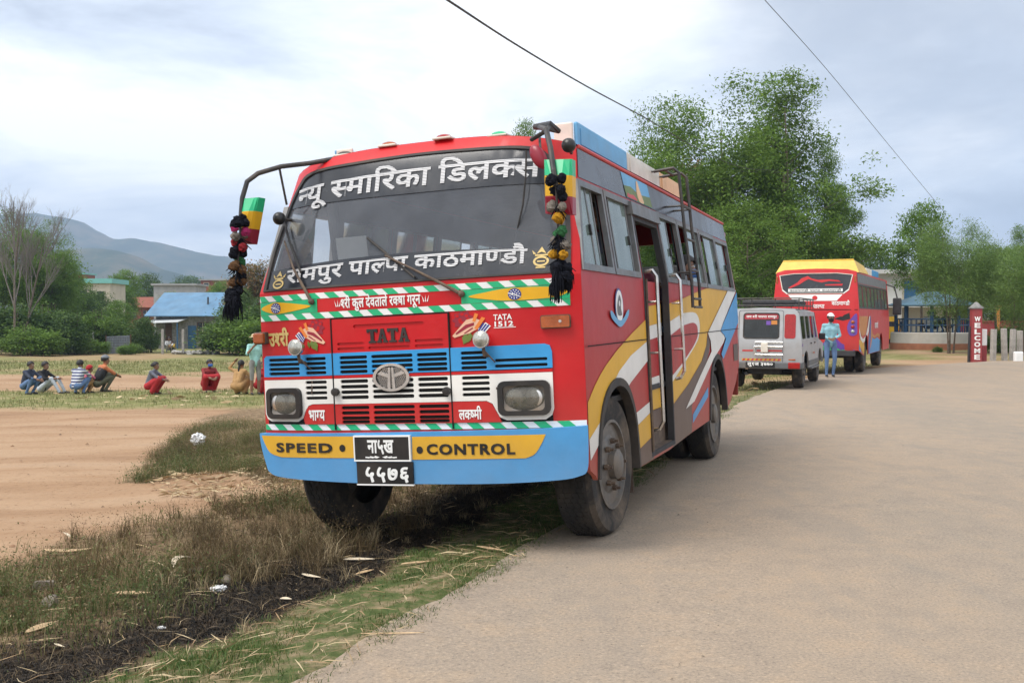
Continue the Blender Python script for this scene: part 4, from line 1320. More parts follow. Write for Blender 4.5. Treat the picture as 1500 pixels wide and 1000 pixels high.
def mirror_house(name, corners, y, depth, arm, parent):
    """back of a mirror, painted in green, yellow and red bands"""
    g = MB()
    tl, tr, br, bl = [bfp(px, py, y) for px, py in corners]
    rows = [0.0, 0.30, 0.33, 0.68, 0.71, 1.0]
    cols = [0.0, 0.08, 0.3, 0.7, 0.92, 1.0]
    V, Fm, mi = [], [], []
    for layer in (0, 1):
        for r in rows:
            for c in cols:
                p = (tl * (1 - c) + tr * c) * (1 - r) + (bl * (1 - c) + br * c) * r
                bulge = math.sin(math.pi * min(max(c, 0.0), 1.0)) ** 0.5 * math.sin(math.pi * min(max(r, 0), 1)) ** 0.5 if 0 < c < 1 and 0 < r < 1 else 0
                V.append(p + Vector((0, depth if layer else -0.05 * bulge, 0)))
    nr, nc = len(rows), len(cols); off = nr * nc
    for j in range(nr - 1):
        m = 0 if j < 1 else (1 if j < 3 else 2)
        if j in (1,): m = 1
        if j in (3,): m = 2
        for i in range(nc - 1):
            a = j * nc + i
            Fm.append((a, a + 1, a + nc + 1, a + nc)); mi.append(m)
            Fm.append((off + a, off + a + nc, off + a + nc + 1, off + a + 1)); mi.append(3)
    for j in range(nr - 1):
        for i0 in (0, nc - 1):
            a = j * nc + i0; Fm.append((a, a + nc, off + a + nc, off + a)); mi.append(0 if j < 1 else (1 if j < 3 else 2))
    for i in range(nc - 1):
        Fm.append((i, off + i, off + i + 1, i + 1)); mi.append(0)
        a = (nr - 1) * nc + i; Fm.append((a, a + 1, off + a + 1, off + a)); mi.append(2)
    o = link_mesh(name, V, Fm, ['tape_green', 'yellow_paint', 'maroon_paint', 'chrome'], parent, False, mi)
    MB().tube(arm, 0.017, 8).build('mirror_arm', 'dark_metal', o)
    return o


mr_ = mirror_house('wing_mirror', ((797, 234), (838, 233), (839, 314), (799, 313)), -0.22, 0.07,
                   [(0.97, 0.36, 2.735), bfp(790, 186, 0.2), bfp(800, 190, -0.1), bfp(806, 215, -0.2), bfp(811, 250, -0.27), bfp(815, 275, -0.29)], bus)
MB().tube([bfp(778, 205, 0.0), bfp(800, 192, -0.05), bfp(805, 184, 0.15)], 0.014, 6).build('mirror_brace', 'dark_metal', mr_)
MB().tube([bfp(784, 186, 0.25), bfp(806, 184, 0.1), bfp(818, 192, 0.25)], [0.02, 0.03, 0.018], 8).build('mirror_clamp', 'dark_metal', mr_)
b2 = MB().ball(bfp(789, 230, -0.1), 0.085, 14, sc=(0.55, 0.35, 1.0), rot=Matrix.Rotation(-0.5, 3, 'Y')).build('lower_mirror', 'maroon_paint', mr_, True)
MB().tube([bfp(790, 196, 0.05), bfp(792, 225, -0.08)], 0.008, 6).build('lower_mirror_stalk', 'dark_metal', mr_)
ml_ = mirror_house('wing_mirror', ((356, 291), (379, 289), (367, 357), (355, 357)), -0.10, 0.08,
                   [(-0.55, 0.42, 2.745), bfp(455, 239, 0.25), bfp(412, 244, 0.1), bfp(378, 254, -0.02), bfp(362, 266, -0.08), bfp(355, 290, -0.10), bfp(352, 330, -0.12)], bus)
MB().tube([bfp(409, 245, 0.1), bfp(420, 300, 0.18)], 0.008, 6).build('mirror_brace', 'dark_metal', ml_)


def garland(name, label, pts, y, seed, cols, tassel):
    """string of woollen pompoms hanging from a mirror"""
    rr = random.Random(seed)
    P = [bfp(px, py, y) for px, py in pts]
    top = BUS_M @ P[0]
    t = thing(name, label, 'garland', top, 0, 'pompom garlands on the mirrors')
    W = [BUS_M @ p - top for p in P]
    n = len(cols)
    MB().tube(W, 0.008, 6).build('string', 'rubber', t)
    for i, c in enumerate(cols):
        f = i / (n - 1) * (len(W) - 1); a = int(min(f, len(W) - 2)); q = W[a].lerp(W[a + 1], f - a)
        for k in range(3 if c != 'wool_black' else 4):
            an = rr.uniform(0, 6.28)
            d = Vector((math.cos(an) * 0.036, math.sin(an) * 0.03, rr.uniform(-0.02, 0.02)))
            MB().ball(q + d, rr.uniform(0.026, 0.034), 12, jitter=0.22, rng=rr, sc=(1, 1, 0.95)).build('pompom', c, t)
    end = W[-1]
    for k in range(tassel):
        d = Vector((rr.uniform(-0.05, 0.05), rr.uniform(-0.05, 0.05), rr.uniform(-0.02, 0.06)))
        mb = MB()
        for s in range(26):
            e = Vector((rr.gauss(0, 0.017), rr.gauss(0, 0.017), -rr.uniform(0.10, 0.16)))
            mb.tube([end + d, end + d + e * 0.5 + Vector((e.x, e.y, 0)) * 0.4, end + d + e], [0.005, 0.0045, 0.002], 4)
        mb.ball(end + d, 0.022, 8, jitter=0.15, rng=rr)
        mb.build('tassel', 'wool_black', t)
    for i in range(9):                                  # loose black strands between the balls
        f = rr.uniform(0.25, 1) * (len(W) - 1); a = int(min(f, len(W) - 2)); q = W[a].lerp(W[a + 1], f - a)
        mb = MB()
        for s in range(10):
            e = Vector((rr.gauss(0, 0.035), rr.gauss(0, 0.03), -rr.uniform(0.03, 0.09)))
            mb.tube([q, q + e * 0.6, q + e], [0.005, 0.004, 0.002], 4)
        mb.build('strands', 'wool_black', t)
    return t


for nm, c in (('wool_black', (0.01, 0.011, 0.016)), ('wool_grey', (0.16, 0.14, 0.12)), ('wool_mustard', (0.34, 0.17, 0.015)), ('wool_green', (0.03, 0.11, 0.045)), ('wool_red', (0.20, 0.02, 0.025)), ('wool_pink', (0.34, 0.03, 0.11)), ('wool_brown', (0.11, 0.06, 0.03))):
    pm(nm, c, rough=0.95, var=0.35, scale=60, bump=0.6, bscale=160, spec=0.1)
garland('pompom_garland', 'black and coloured pompom garland hanging before the striped mirror beside the door side', ((814, 266), (816, 300), (818, 340), (820, 375), (822, 402)), -0.34, 5,
        ['wool_black', 'wool_black', 'wool_grey', 'wool_mustard', 'wool_green', 'wool_grey', 'wool_mustard', 'wool_black', 'wool_black'], 6)
garland('pompom_garland', 'black pompom garland with a pink ball on the mirror over the dirt field', ((352, 322), (352, 345), (349, 375), (347, 405), (343, 435)), -0.2, 8,
        ['wool_black', 'wool_black', 'wool_pink', 'wool_grey', 'wool_red', 'wool_black', 'wool_green', 'wool_brown', 'wool_black', 'wool_brown', 'wool_black', 'wool_black'], 4)


# ================================================================== ground, road, hills, haze
NP = np.random.default_rng(11)


def vnoise(x, y, scale, seed):
    """smooth value noise (numpy)"""
    r = np.random.default_rng(seed)
    T = r.random((64, 64))
    u, v = np.asarray(x) / scale + 1000.0, np.asarray(y) / scale + 1000.0
    i, j = np.floor(u).astype(int), np.floor(v).astype(int)
    fu, fv = u - i, v - j
    fu = fu * fu * (3 - 2 * fu); fv = fv * fv * (3 - 2 * fv)
    g = lambda a, b: T[a % 64, b % 64]
    return (g(i, j) * (1 - fu) + g(i + 1, j) * fu) * (1 - fv) + (g(i, j + 1) * (1 - fu) + g(i + 1, j + 1) * fu) * fv


def fnoise(x, y, scale, seed, oct_=4):
    s, a, t = 0, 1.0, 0
    for k in range(oct_):
        s = s + a * vnoise(x, y, scale / 2 ** k, seed + k); t += a; a *= 0.55
    return s / t


def poly_world(px):
    return [tuple(photo_ground(*p).xy) for p in px]


MOUND = poly_world([(175, 705), (225, 668), (262, 640), (305, 612), (345, 598), (440, 592), (470, 640), (470, 700), (390, 712), (330, 692), (270, 700), (215, 708)])


def zones(x, y):
    """what covers the ground: short green grass, burnt strip, dry weeds, far meadow (0..1 each)"""
    d = edge_soft(y) - x
    w = (fnoise(x, y, 1.1, 5) - 0.5)
    d2 = d + 0.75 * w
    near = (y < 20)
    green = sstep(-0.30, -0.16, d + 0.2 * w) * (1 - sstep(0.62, 0.85, d2)) * (y < 26)
    burnt = sstep(0.60, 0.85, d2) * (1 - sstep(1.45, 2.15, d2)) * (1 - sstep(9.0, 12, y)) * sstep(0.25, 0.52, fnoise(x, y, 0.9, 21) + 0.18)
    weeds = sstep(1.25, 1.8, d2) * (1 - sstep(3.2, 3.9, d2)) * near
    mound = inside([MOUND], np.stack([np.ravel(x), np.ravel(y)], 1)).reshape(np.shape(x)) * sstep(0.25, 0.45, fnoise(x, y, 1.2, 9))
    weeds = np.maximum(weeds, mound)
    f = fnoise(x, y, 3.2, 31)
    left = sstep(2.5, 4.5, d)
    band = left * sstep(24.0, 25.6, y + 2.2 * (f - 0.5)) * (1 - sstep(31.5, 33.5, y + 3 * (f - 0.5)))
    far = left * sstep(43, 47, y + 12 * (f - 0.5)) * np.clip(0.35 + 1.2 * sstep(0.38, 0.6, fnoise(x, y, 9, 41)), 0, 1)
    verge = sstep(0.1, 0.6, d) * (1 - sstep(3, 5, d)) * sstep(18, 24, y) * (y < 60) * sstep(0.35, 0.6, f) * 0.8
    rightm = (x > edge_soft(y) - 3) * sstep(43.0, 45, y) * sstep(0.36, 0.5, fnoise(x, y, 4, 51))
    meadow = np.clip(np.maximum.reduce([band * sstep(0.22, 0.42, f + 0.1), far, verge, rightm * 0.9]), 0, 1)
    return green, burnt, weeds, meadow


def axis(segs):
    a = [segs[0][0]]
    for (s, e, st) in segs:
        n = max(1, int(round((e - s) / st)))
        a += list(np.linspace(s, e, n + 1)[1:])
    return np.array(a)


gx = axis([(-2250, -400, 130), (-400, -60, 34), (-60, -14, 1.2), (-14, -6, 0.25), (-6, 3.2, 0.055), (3.2, 14, 0.5), (14, 60, 2), (60, 400, 34), (400, 2250, 130)])
gy = axis([(-60, 0, 10), (0, 3.2, 0.4), (3.2, 13, 0.06), (13, 22, 0.2), (22, 50, 0.5), (50, 120, 2), (120, 500, 40), (500, 3300, 200)])
GX, GY = np.meshgrid(gx, gy)
GZ = ground_z(GX, GY)
de = edge_soft(GY) - GX
GZ = GZ - 0.06 * sstep(-0.05, -0.35, de) * (GY < 45)                       # the ground passes under the road
gr_, bu_, we_, me_ = zones(GX, GY)
rough = (fnoise(GX, GY, 0.30, 61) - 0.5) * 0.07 + (fnoise(GX, GY, 1.4, 71) - 0.5) * 0.10
GZ = GZ + rough * sstep(0.1, 0.8, de) * (GY < 60) * (0.35 + 0.65 * np.maximum(we_, bu_))
ny_, nx_ = GX.shape
idx = np.arange(ny_ * nx_).reshape(ny_, nx_)
F = np.stack([idx[:-1, :-1], idx[:-1, 1:], idx[1:, 1:], idx[1:, :-1]], -1).reshape(-1, 4)
m, N, L, B = newmat('ground_soil'); M['ground_soil'] = m
at = N.new('ShaderNodeAttribute'); at.attribute_name = 'cover'
tcn = N.new('ShaderNodeTexCoord')


def nz(N, L, scale, detail=6, rough=0.6, src=None):
    n = N.new('ShaderNodeTexNoise'); n.inputs['Scale'].default_value = scale; n.inputs['Detail'].default_value = detail; n.inputs['Roughness'].default_value = rough
    L.new(src, n.inputs['Vector'])
    return n.outputs['Fac']


def ramp(N, L, src, stops):
    r = N.new('ShaderNodeValToRGB'); el = r.color_ramp.elements
    while len(el) < len(stops): el.new(0.5)
    for e, (p, c) in zip(el, stops):
        e.position = p; e.color = (*c, 1)
    L.new(src, r.inputs[0])
    return r.outputs[0]


def mixc_(N, L, f, a, b):
    n = N.new('ShaderNodeMix'); n.data_type = 'RGBA'
    L.new(f, n.inputs['Factor']); L.new(a, n.inputs['A']); L.new(b, n.inputs['B'])
    return n.outputs['Result']


def mul_(N, L, a, b, op='MULTIPLY'):
    n = N.new('ShaderNodeMath'); n.operation = op; n.use_clamp = True
    for i, v in enumerate((a, b)):
        if isinstance(v, (int, float)): n.inputs[i].default_value = v
        else: L.new(v, n.inputs[i])
    return n.outputs[0]


O = tcn.outputs['Object']
mpg = N.new('ShaderNodeMapping'); mpg.inputs['Scale'].default_value = (0.35, 1.6, 1); mpg.inputs['Rotation'].default_value = (0, 0, 0.15)
L.new(O, mpg.inputs['Vector'])
c_dirt = ramp(N, L, nz(N, L, 0.55, 8, 0.62, mpg.outputs[0]), [(0.28, (0.235, 0.140, 0.080)), (0.45, (0.330, 0.208, 0.122)), (0.60, (0.390, 0.262, 0.163)), (0.75, (0.34, 0.235, 0.155))])
c_spk = ramp(N, L, nz(N, L, 14, 8, 0.7, O), [(0.33, (0.14, 0.095, 0.06)), (0.44, (0.5, 0.5, 0.5)), (0.62, (0.5, 0.5, 0.5)), (0.75, (0.95, 0.85, 0.75))])
ovr = N.new('ShaderNodeMix'); ovr.data_type = 'RGBA'; ovr.blend_type = 'OVERLAY'; ovr.inputs['Factor'].default_value = 0.55
L.new(c_dirt, ovr.inputs['A']); L.new(c_spk, ovr.inputs['B'])
sepc = N.new('ShaderNodeSeparateColor'); L.new(at.outputs['Color'], sepc.inputs[0])
c_weed = ramp(N, L, nz(N, L, 9, 8, 0.7, O), [(0.3, (0.07, 0.045, 0.025)), (0.5, (0.19, 0.13, 0.075)), (0.7, (0.34, 0.25, 0.15))])
c_burn = ramp(N, L, nz(N, L, 7, 9, 0.75, O), [(0.35, (0.006, 0.006, 0.006)), (0.52, (0.018, 0.015, 0.013)), (0.62, (0.07, 0.05, 0.034)), (0.78, (0.17, 0.125, 0.08))])
c_green = ramp(N, L, nz(N, L, 6, 8, 0.7, O), [(0.3, (0.05, 0.065, 0.022)), (0.46, (0.085, 0.11, 0.036)), (0.54, (0.17, 0.145, 0.075)), (0.66, (0.29, 0.22, 0.135))])
c_mead = ramp(N, L, nz(N, L, 1.2, 9, 0.72, O), [(0.3, (0.10, 0.115, 0.035)), (0.5, (0.19, 0.19, 0.07)), (0.68, (0.33, 0.27, 0.15))])
far_n = N.new('ShaderNodeMapRange')
c = mixc_(N, L, sepc.outputs['Blue'], ovr.outputs['Result'], c_weed)
c = mixc_(N, L, at.outputs['Alpha'], c, c_mead)
c = mixc_(N, L, sepc.outputs['Red'], c, c_green)
c = mixc_(N, L, sepc.outputs['Green'], c, c_burn)
L.new(c, B.inputs['Base Color'])
B.inputs['Roughness'].default_value = 0.95
B.inputs['Specular IOR Level'].default_value = 0.15
bp = N.new('ShaderNodeBump'); bp.inputs['Strength'].default_value = 0.6; bp.inputs['Distance'].default_value = 0.03
L.new(nz(N, L, 22, 8, 0.7, O), bp.inputs['Height']); L.new(bp.outputs[0], B.inputs['Normal'])
ground = np_mesh('ground', np.stack([GX, GY, GZ], -1).reshape(-1, 3), F, 'ground_soil', None, True)
ca = ground.data.color_attributes.new('cover', 'FLOAT_COLOR', 'POINT')
ca.data.foreach_set('color', np.stack([gr_, bu_, we_, me_], -1).reshape(-1, 4).astype(np.float32).ravel())
tag(ground, kind='structure')

# road: worn tar under pale dust
m, N, L, B = newmat('road_dust'); M['road_dust'] = m
tcn = N.new('ShaderNodeTexCoord'); O = tcn.outputs['Object']
mpg = N.new('ShaderNodeMapping'); mpg.inputs['Rotation'].default_value = (0, 0, 0.40); mpg.inputs['Scale'].default_value = (1.3, 0.35, 1)
L.new(O, mpg.inputs['Vector'])
big = ramp(N, L, nz(N, L, 0.42, 7, 0.6, mpg.outputs[0]), [(0.28, (0.265, 0.225, 0.18)), (0.46, (0.295, 0.240, 0.185)), (0.60, (0.315, 0.250, 0.187)), (0.76, (0.295, 0.25, 0.205))])
mid_ = ramp(N, L, nz(N, L, 3.2, 9, 0.75, O), [(0.30, (0.42, 0.425, 0.44)), (0.5, (0.5, 0.5, 0.5)), (0.72, (0.58, 0.545, 0.50))])
fin_ = ramp(N, L, nz(N, L, 60, 4, 0.85, O), [(0.30, (0.16, 0.16, 0.17)), (0.44, (0.44, 0.44, 0.44)), (0.56, (0.54, 0.53, 0.52)), (0.70, (0.84, 0.82, 0.78))])
o1 = N.new('ShaderNodeMix'); o1.data_type = 'RGBA'; o1.blend_type = 'OVERLAY'; o1.inputs['Factor'].default_value = 0.9
L.new(big, o1.inputs['A']); L.new(mid_, o1.inputs['B'])
o2 = N.new('ShaderNodeMix'); o2.data_type = 'RGBA'; o2.blend_type = 'OVERLAY'; o2.inputs['Factor'].default_value = 0.75
L.new(o1.outputs['Result'], o2.inputs['A']); L.new(fin_, o2.inputs['B'])
vo = N.new('ShaderNodeTexVoronoi'); vo.inputs['Scale'].default_value = 9.0; L.new(O, vo.inputs['Vector'])   # scattered grit
gm = mul_(N, L, ramp(N, L, vo.outputs['Distance'], [(0.045, (1, 1, 1)), (0.075, (0, 0, 0))]), ramp(N, L, vo.outputs['Color'], [(0.80, (0, 0, 0)), (0.84, (1, 1, 1))]))
tarc = N.new('ShaderNodeRGB'); tarc.outputs[0].default_value = (0.205, 0.185, 0.16, 1)
tar = mul_(N, L, ramp(N, L, nz(N, L, 0.9, 10, 0.7, mpg.outputs[0]), [(0.53, (0, 0, 0)), (0.60, (1, 1, 1))]), 0.26)      # tar worn bare of dust
gritc = N.new('ShaderNodeRGB'); gritc.outputs[0].default_value = (0.12, 0.095, 0.075, 1)
c = mixc_(N, L, gm, mixc_(N, L, tar, o2.outputs['Result'], tarc.outputs[0]), gritc.outputs[0])
L.new(c, B.inputs['Base Color'])
B.inputs['Roughness'].default_value = 0.93; B.inputs['Specular IOR Level'].default_value = 0.2
bp = N.new('ShaderNodeBump'); bp.inputs['Strength'].default_value = 0.35; bp.inputs['Distance'].default_value = 0.012
L.new(nz(N, L, 60, 8, 0.75, O), bp.inputs['Height']); L.new(bp.outputs[0], B.inputs['Normal'])
ry = axis([(-20, 3, 1.0), (3, 14, 0.08), (14, 30, 0.3), (30, 42.5, 0.5)])
rc = axis([(0, 0.5, 0.04), (0.5, 2.5, 0.2), (2.5, 8, 0.6), (8, 60, 4)])
RY, RC = np.meshgrid(ry, rc, indexing='ij')
ex = edge_x(RY) + 0.16 * (fnoise(RY * 1.0, RY * 0.3, 0.55, 81) - 0.5) + 0.05 * (fnoise(RY, RY, 0.12, 85) - 0.5)
RX = ex + RC
RZ = road_z(RX, RY) + 0.012 + 0.02 * sstep(0.0, 2.5, RC) - 0.03 * (1 - sstep(0, 0.12, RC)) + (fnoise(RX, RY, 2.5, 91) - 0.5) * 0.02
n0, n1_ = RX.shape
idx = np.arange(n0 * n1_).reshape(n0, n1_)
F = np.stack([idx[:-1, :-1], idx[:-1, 1:], idx[1:, 1:], idx[1:, :-1]], -1).reshape(-1, 4)
road = np_mesh('road', np.stack([RX, RY, RZ], -1).reshape(-1, 3), F, 'road_dust', None, True)
tag(road, kind='structure')

# hills
m, N, L, B = newmat('hill_cover'); M['hill_cover'] = m
tcn = N.new('ShaderNodeTexCoord'); O = tcn.outputs['Object']
c = ramp(N, L, nz(N, L, 0.012, 12, 0.65, O), [(0.36, (0.025, 0.045, 0.02)), (0.48, (0.045, 0.065, 0.03)), (0.58, (0.10, 0.095, 0.05)), (0.70, (0.17, 0.14, 0.08))])
L.new(c, B.inputs['Base Color']); B.inputs['Roughness'].default_value = 1.0; B.inputs['Specular IOR Level'].default_value = 0.0


def hill(name, D, ridge, depth_front, depth_back, seed, ext=0.9):
    px = [p[0] for p in ridge]
    pz = [CAM_H + (462 - p[1]) / FPX * D for p in ridge]
    xs = np.array([(p - 750) / FPX * D for p in px])
    X = np.linspace(xs[0], xs[-1], 220)
    H = np.interp(X, xs, pz)
    T = np.linspace(-1, 1, 50)
    XX, TT = np.meshgrid(X, T)
    prof = np.where(TT < 0, (1 + TT) ** 1.15, (1 - TT) ** 1.1)
    YY = D + np.where(TT < 0, TT * depth_front, TT * depth_back)
    n = fnoise(XX, YY, 420, seed, 5) - 0.5
    sp = np.abs(fnoise(XX + 0.3 * YY, YY * 0.35, 200, seed + 7, 4) - 0.5) * 2        # spurs and gullies
    Z = (H[None, :] + 2) * prof * (1 + 0.30 * n * (1 - prof) * 2) - sp * 95 * (prof * (1 - prof) * 3) + 12 * (fnoise(XX, YY, 50, seed + 3, 2) - 0.5) * sstep(0.0, 0.4, prof) - 3
    a, b = XX.shape
    idx = np.arange(a * b).reshape(a, b)
    F = np.stack([idx[:-1, :-1], idx[:-1, 1:], idx[1:, 1:], idx[1:, :-1]], -1).reshape(-1, 4)
    o = np_mesh(name, np.stack([XX, YY, Z], -1).reshape(-1, 3), F, 'hill_cover', None, True)
    return tag(o, kind='structure')


hill('hills', 2700, [(-900, 420), (-500, 360), (-250, 325), (-120, 330), (0, 314), (40, 309), (62, 308), (99, 314), (122, 321), (150, 337), (165, 346), (195, 346), (215, 349), (242, 354), (265, 360), (285, 366), (310, 371), (335, 374), (380, 388), (450, 410), (600, 432), (800, 445), (1100, 452)], 900, 500, 101)
hill('hills', 1750, [(-800, 430), (-400, 392), (-150, 372), (0, 365), (100, 362), (140, 360), (170, 364), (205, 372), (240, 388), (275, 402), (320, 413), (370, 425), (450, 438), (700, 455)], 620, 500, 131)

# the air between: one even box of thin haze
m = bpy.data.materials.new('haze_air'); m.use_nodes = True
nt = m.node_tree; nt.nodes.clear()
mo = nt.nodes.new('ShaderNodeOutputMaterial'); pv = nt.nodes.new('ShaderNodeVolumePrincipled')
pv.inputs['Color'].default_value = (0.56, 0.73, 1.0, 1); pv.inputs['Density'].default_value = 0.00033; pv.inputs['Anisotropy'].default_value = 0.1
nt.links.new(pv.outputs[0], mo.inputs['Volume'])
M['haze_air'] = m
hz = MB().box((0, 1600, 150), (4600, 3500, 326)).build('haze', 'haze_air')
hz['kind'] = 'stuff'


# ================================================================== grass, weeds, litter
leafmat('weed_stalks', [(0.09, 0.06, 0.03), (0.17, 0.125, 0.06), (0.26, 0.20, 0.11), (0.13, 0.125, 0.04), (0.15, 0.155, 0.05), (0.38, 0.30, 0.18), (0.11, 0.08, 0.04), (0.20, 0.13, 0.07)], 0.2, 0.8)
leafmat('weed_green', [(0.045, 0.07, 0.02), (0.075, 0.105, 0.03), (0.10, 0.13, 0.045), (0.12, 0.11, 0.04)], 0.25, 0.7)
leafmat('short_grass', [(0.039, 0.085, 0.016), (0.061, 0.120, 0.027), (0.094, 0.150, 0.036), (0.132, 0.165, 0.050), (0.066, 0.100, 0.027), (0.264, 0.200, 0.081)], 0.3, 0.6)
leafmat('meadow_blades', [(0.10, 0.13, 0.04), (0.15, 0.17, 0.055), (0.20, 0.20, 0.075), (0.28, 0.24, 0.12)], 0.25, 0.8)
leafmat('straw', [(0.30, 0.21, 0.11), (0.45, 0.34, 0.19), (0.55, 0.44, 0.27), (0.36, 0.24, 0.13), (0.24, 0.15, 0.08)], 0.15, 0.7)
leafmat('singed_stubble', [(0.008, 0.008, 0.008), (0.02, 0.016, 0.012), (0.05, 0.036, 0.024), (0.15, 0.11, 0.065), (0.014, 0.012, 0.010), (0.01, 0.009, 0.008)], 0.1, 0.9)


def scatter(n, box, weight, seed):
    """n points of the box kept with the probability weight(x, y)"""
    r = np.random.default_rng(seed)
    x = r.uniform(box[0], box[2], n); y = r.uniform(box[1], box[3], n)
    k = r.random(n) < weight(x, y)
    return x[k], y[k]


def gz(x, y):
    z = ground_z(x, y)
    de = edge_soft(y) - x
    return z + ((fnoise(x, y, 0.30, 61) - 0.5) * 0.07 + (fnoise(x, y, 1.4, 71) - 0.5) * 0.10) * sstep(0.1, 0.8, de) * (y < 60) * (0.35 + 0.65)


def blades(name, x, y, h, wdt, lean, mat, seed, z=None, curl=0.5):
    r = np.random.default_rng(seed)
    n = len(x)
    z = gz(x, y) - 0.01 if z is None else z
    a = r.uniform(0, 2 * np.pi, n); b = r.uniform(0, 2 * np.pi, n)
    wx, wy = np.cos(a) * wdt / 2, np.sin(a) * wdt / 2
    lx, ly = np.cos(b) * lean * h, np.sin(b) * lean * h
    base = np.stack([x, y, z], -1)
    W = np.stack([wx, wy, np.zeros(n)], -1)
    mid = base + np.stack([lx * curl * 0.6, ly * curl * 0.6, h * 0.6], -1)
    tip = base + np.stack([lx, ly, h * (1 - 0.25 * np.minimum(1, np.abs(lean)))], -1)
    V = np.stack([base - W, base + W, mid + W * 0.7, mid - W * 0.7, tip + W * 0.12, tip - W * 0.12], 1).reshape(-1, 3)
    i = np.arange(n)[:, None] * 6
    F = np.concatenate([i + np.array([[0, 1, 2, 3]]), i + np.array([[3, 2, 4, 5]])], 0)
    return np_mesh(name, V, F, mat)


R_ = np.random.default_rng(77)
# short green grass along the tar
x, y = scatter(900000, (-3.2, 3.4, 4.2, 18), lambda x, y: zones(x, y)[0] * np.clip(2.6 * (fnoise(x, y, 0.42, 15) - 0.33), 0.06, 1) * np.clip(9.0 / y, 0, 1) ** 1.3, 3)
n = len(x); h = R_.uniform(0.015, 0.06, n) * (0.6 + 0.8 * fnoise(x, y, 0.4, 16))
tag(blades('short_grass', x, y, h, R_.uniform(0.003, 0.006, n), R_.uniform(0.2, 1.3, n), 'short_grass', 5), kind='stuff')
# dry weeds: stalks, side sprigs and seed heads
def weed_patch(name, box, wfun, n, hmin, hmax, seed, mat):
    x, y = scatter(n, box, wfun, seed)
    r = np.random.default_rng(seed + 1)
    N_ = len(x)
    H = r.uniform(hmin, hmax, N_) * (0.45 + 1.0 * fnoise(x, y, 0.7, 17))
    k = 6
    X = np.repeat(x, k) + r.normal(0, 0.05, N_ * k); Y = np.repeat(y, k) + r.normal(0, 0.05, N_ * k)
    hh = np.repeat(H, k) * r.uniform(0.35, 1.05, N_ * k)
    o = blades(name, X, Y, hh, r.uniform(0.002, 0.0055, N_ * k), r.uniform(0.05, 1.0, N_ * k), mat, seed + 2)
    return tag(o, kind='stuff'), x, y, H


wz = lambda x, y: zones(x, y)[2] * np.clip(0.25 + 1.9 * (fnoise(x, y, 0.55, 19) - 0.22), 0, 1)
_, wx_, wy_, wh_ = weed_patch('dry_weeds', (-8.5, 4.0, 1.0, 20), wz, 26000, 0.05, 0.2, 31, 'weed_stalks')
_, wx2, wy2, wh2 = weed_patch('green_weeds', (-8.5, 4.0, 1.0, 20), lambda x, y: zones(x, y)[2] * np.clip(3.2 * (fnoise(x, y, 1.0, 23) - 0.46), 0, 1), 40000, 0.07, 0.24, 41, 'weed_green')
# seed heads and small leaves on the weeds
r = np.random.default_rng(51)
def flecks(name, x, y, H, per, size, mat, seed, lo=0.35):
    r = np.random.default_rng(seed)
    n = len(x) * per
    X = np.repeat(x, per) + r.normal(0, 0.06, n); Y = np.repeat(y, per) + r.normal(0, 0.06, n)
    Z = gz(X, Y) + np.repeat(H, per) * r.uniform(lo, 1.0, n)
    d = r.normal(0, 1, (n, 3)); d /= np.linalg.norm(d, axis=1)[:, None]
    e = np.cross(d, r.normal(0, 1, (n, 3))); e /= np.linalg.norm(e, axis=1)[:, None]
    s = r.uniform(0.5, 1.2, n)[:, None] * size
    c = np.stack([X, Y, Z], -1)
    V = np.stack([c - d * s, c + e * s * 0.4, c + d * s, c - e * s * 0.4], 1).reshape(-1, 3)
    return tag(np_mesh(name, V, np.arange(n * 4).reshape(-1, 4), mat), kind='stuff')


flecks('weed_seed_heads', wx_, wy_, wh_, 4, 0.009, 'weed_stalks', 61, 0.45)
flecks('weed_leaves', wx2, wy2, wh2, 8, 0.012, 'weed_green', 63, 0.1)
# tufts: many blades out of one root, each kind its own colour
leafmat('tuft_straw', [(0.24, 0.18, 0.10), (0.36, 0.28, 0.16), (0.46, 0.37, 0.23), (0.28, 0.20, 0.11)], 0.2, 0.8)
leafmat('tuft_brown', [(0.06, 0.042, 0.022), (0.11, 0.075, 0.038), (0.16, 0.11, 0.055), (0.085, 0.075, 0.03)], 0.15, 0.8)
leafmat('tuft_olive', [(0.075, 0.09, 0.028), (0.11, 0.125, 0.04), (0.15, 0.16, 0.055), (0.12, 0.10, 0.04)], 0.25, 0.75)


def tufts(name, box, wfun, n, per, hmin, hmax, spread, mat, seed):
    r = np.random.default_rng(seed)
    x, y = scatter(n, box, wfun, seed)
    N_ = len(x)
    H = r.uniform(hmin, hmax, N_)
    X = np.repeat(x, per); Y = np.repeat(y, per); n2 = N_ * per
    a = r.uniform(0, 2 * np.pi, n2); q = np.abs(r.normal(0, 1, n2)) * np.repeat(H, per) * spread
    X = X + np.cos(a) * q; Y = Y + np.sin(a) * q
    h = np.repeat(H, per) * r.uniform(0.35, 1.1, n2) / (1 + 1.5 * q / np.repeat(H, per))
    return tag(blades(name, X, Y, h, r.uniform(0.002, 0.0048, n2), r.uniform(0.1, 1.3, n2), mat, seed + 1), kind='stuff'), x, y, H


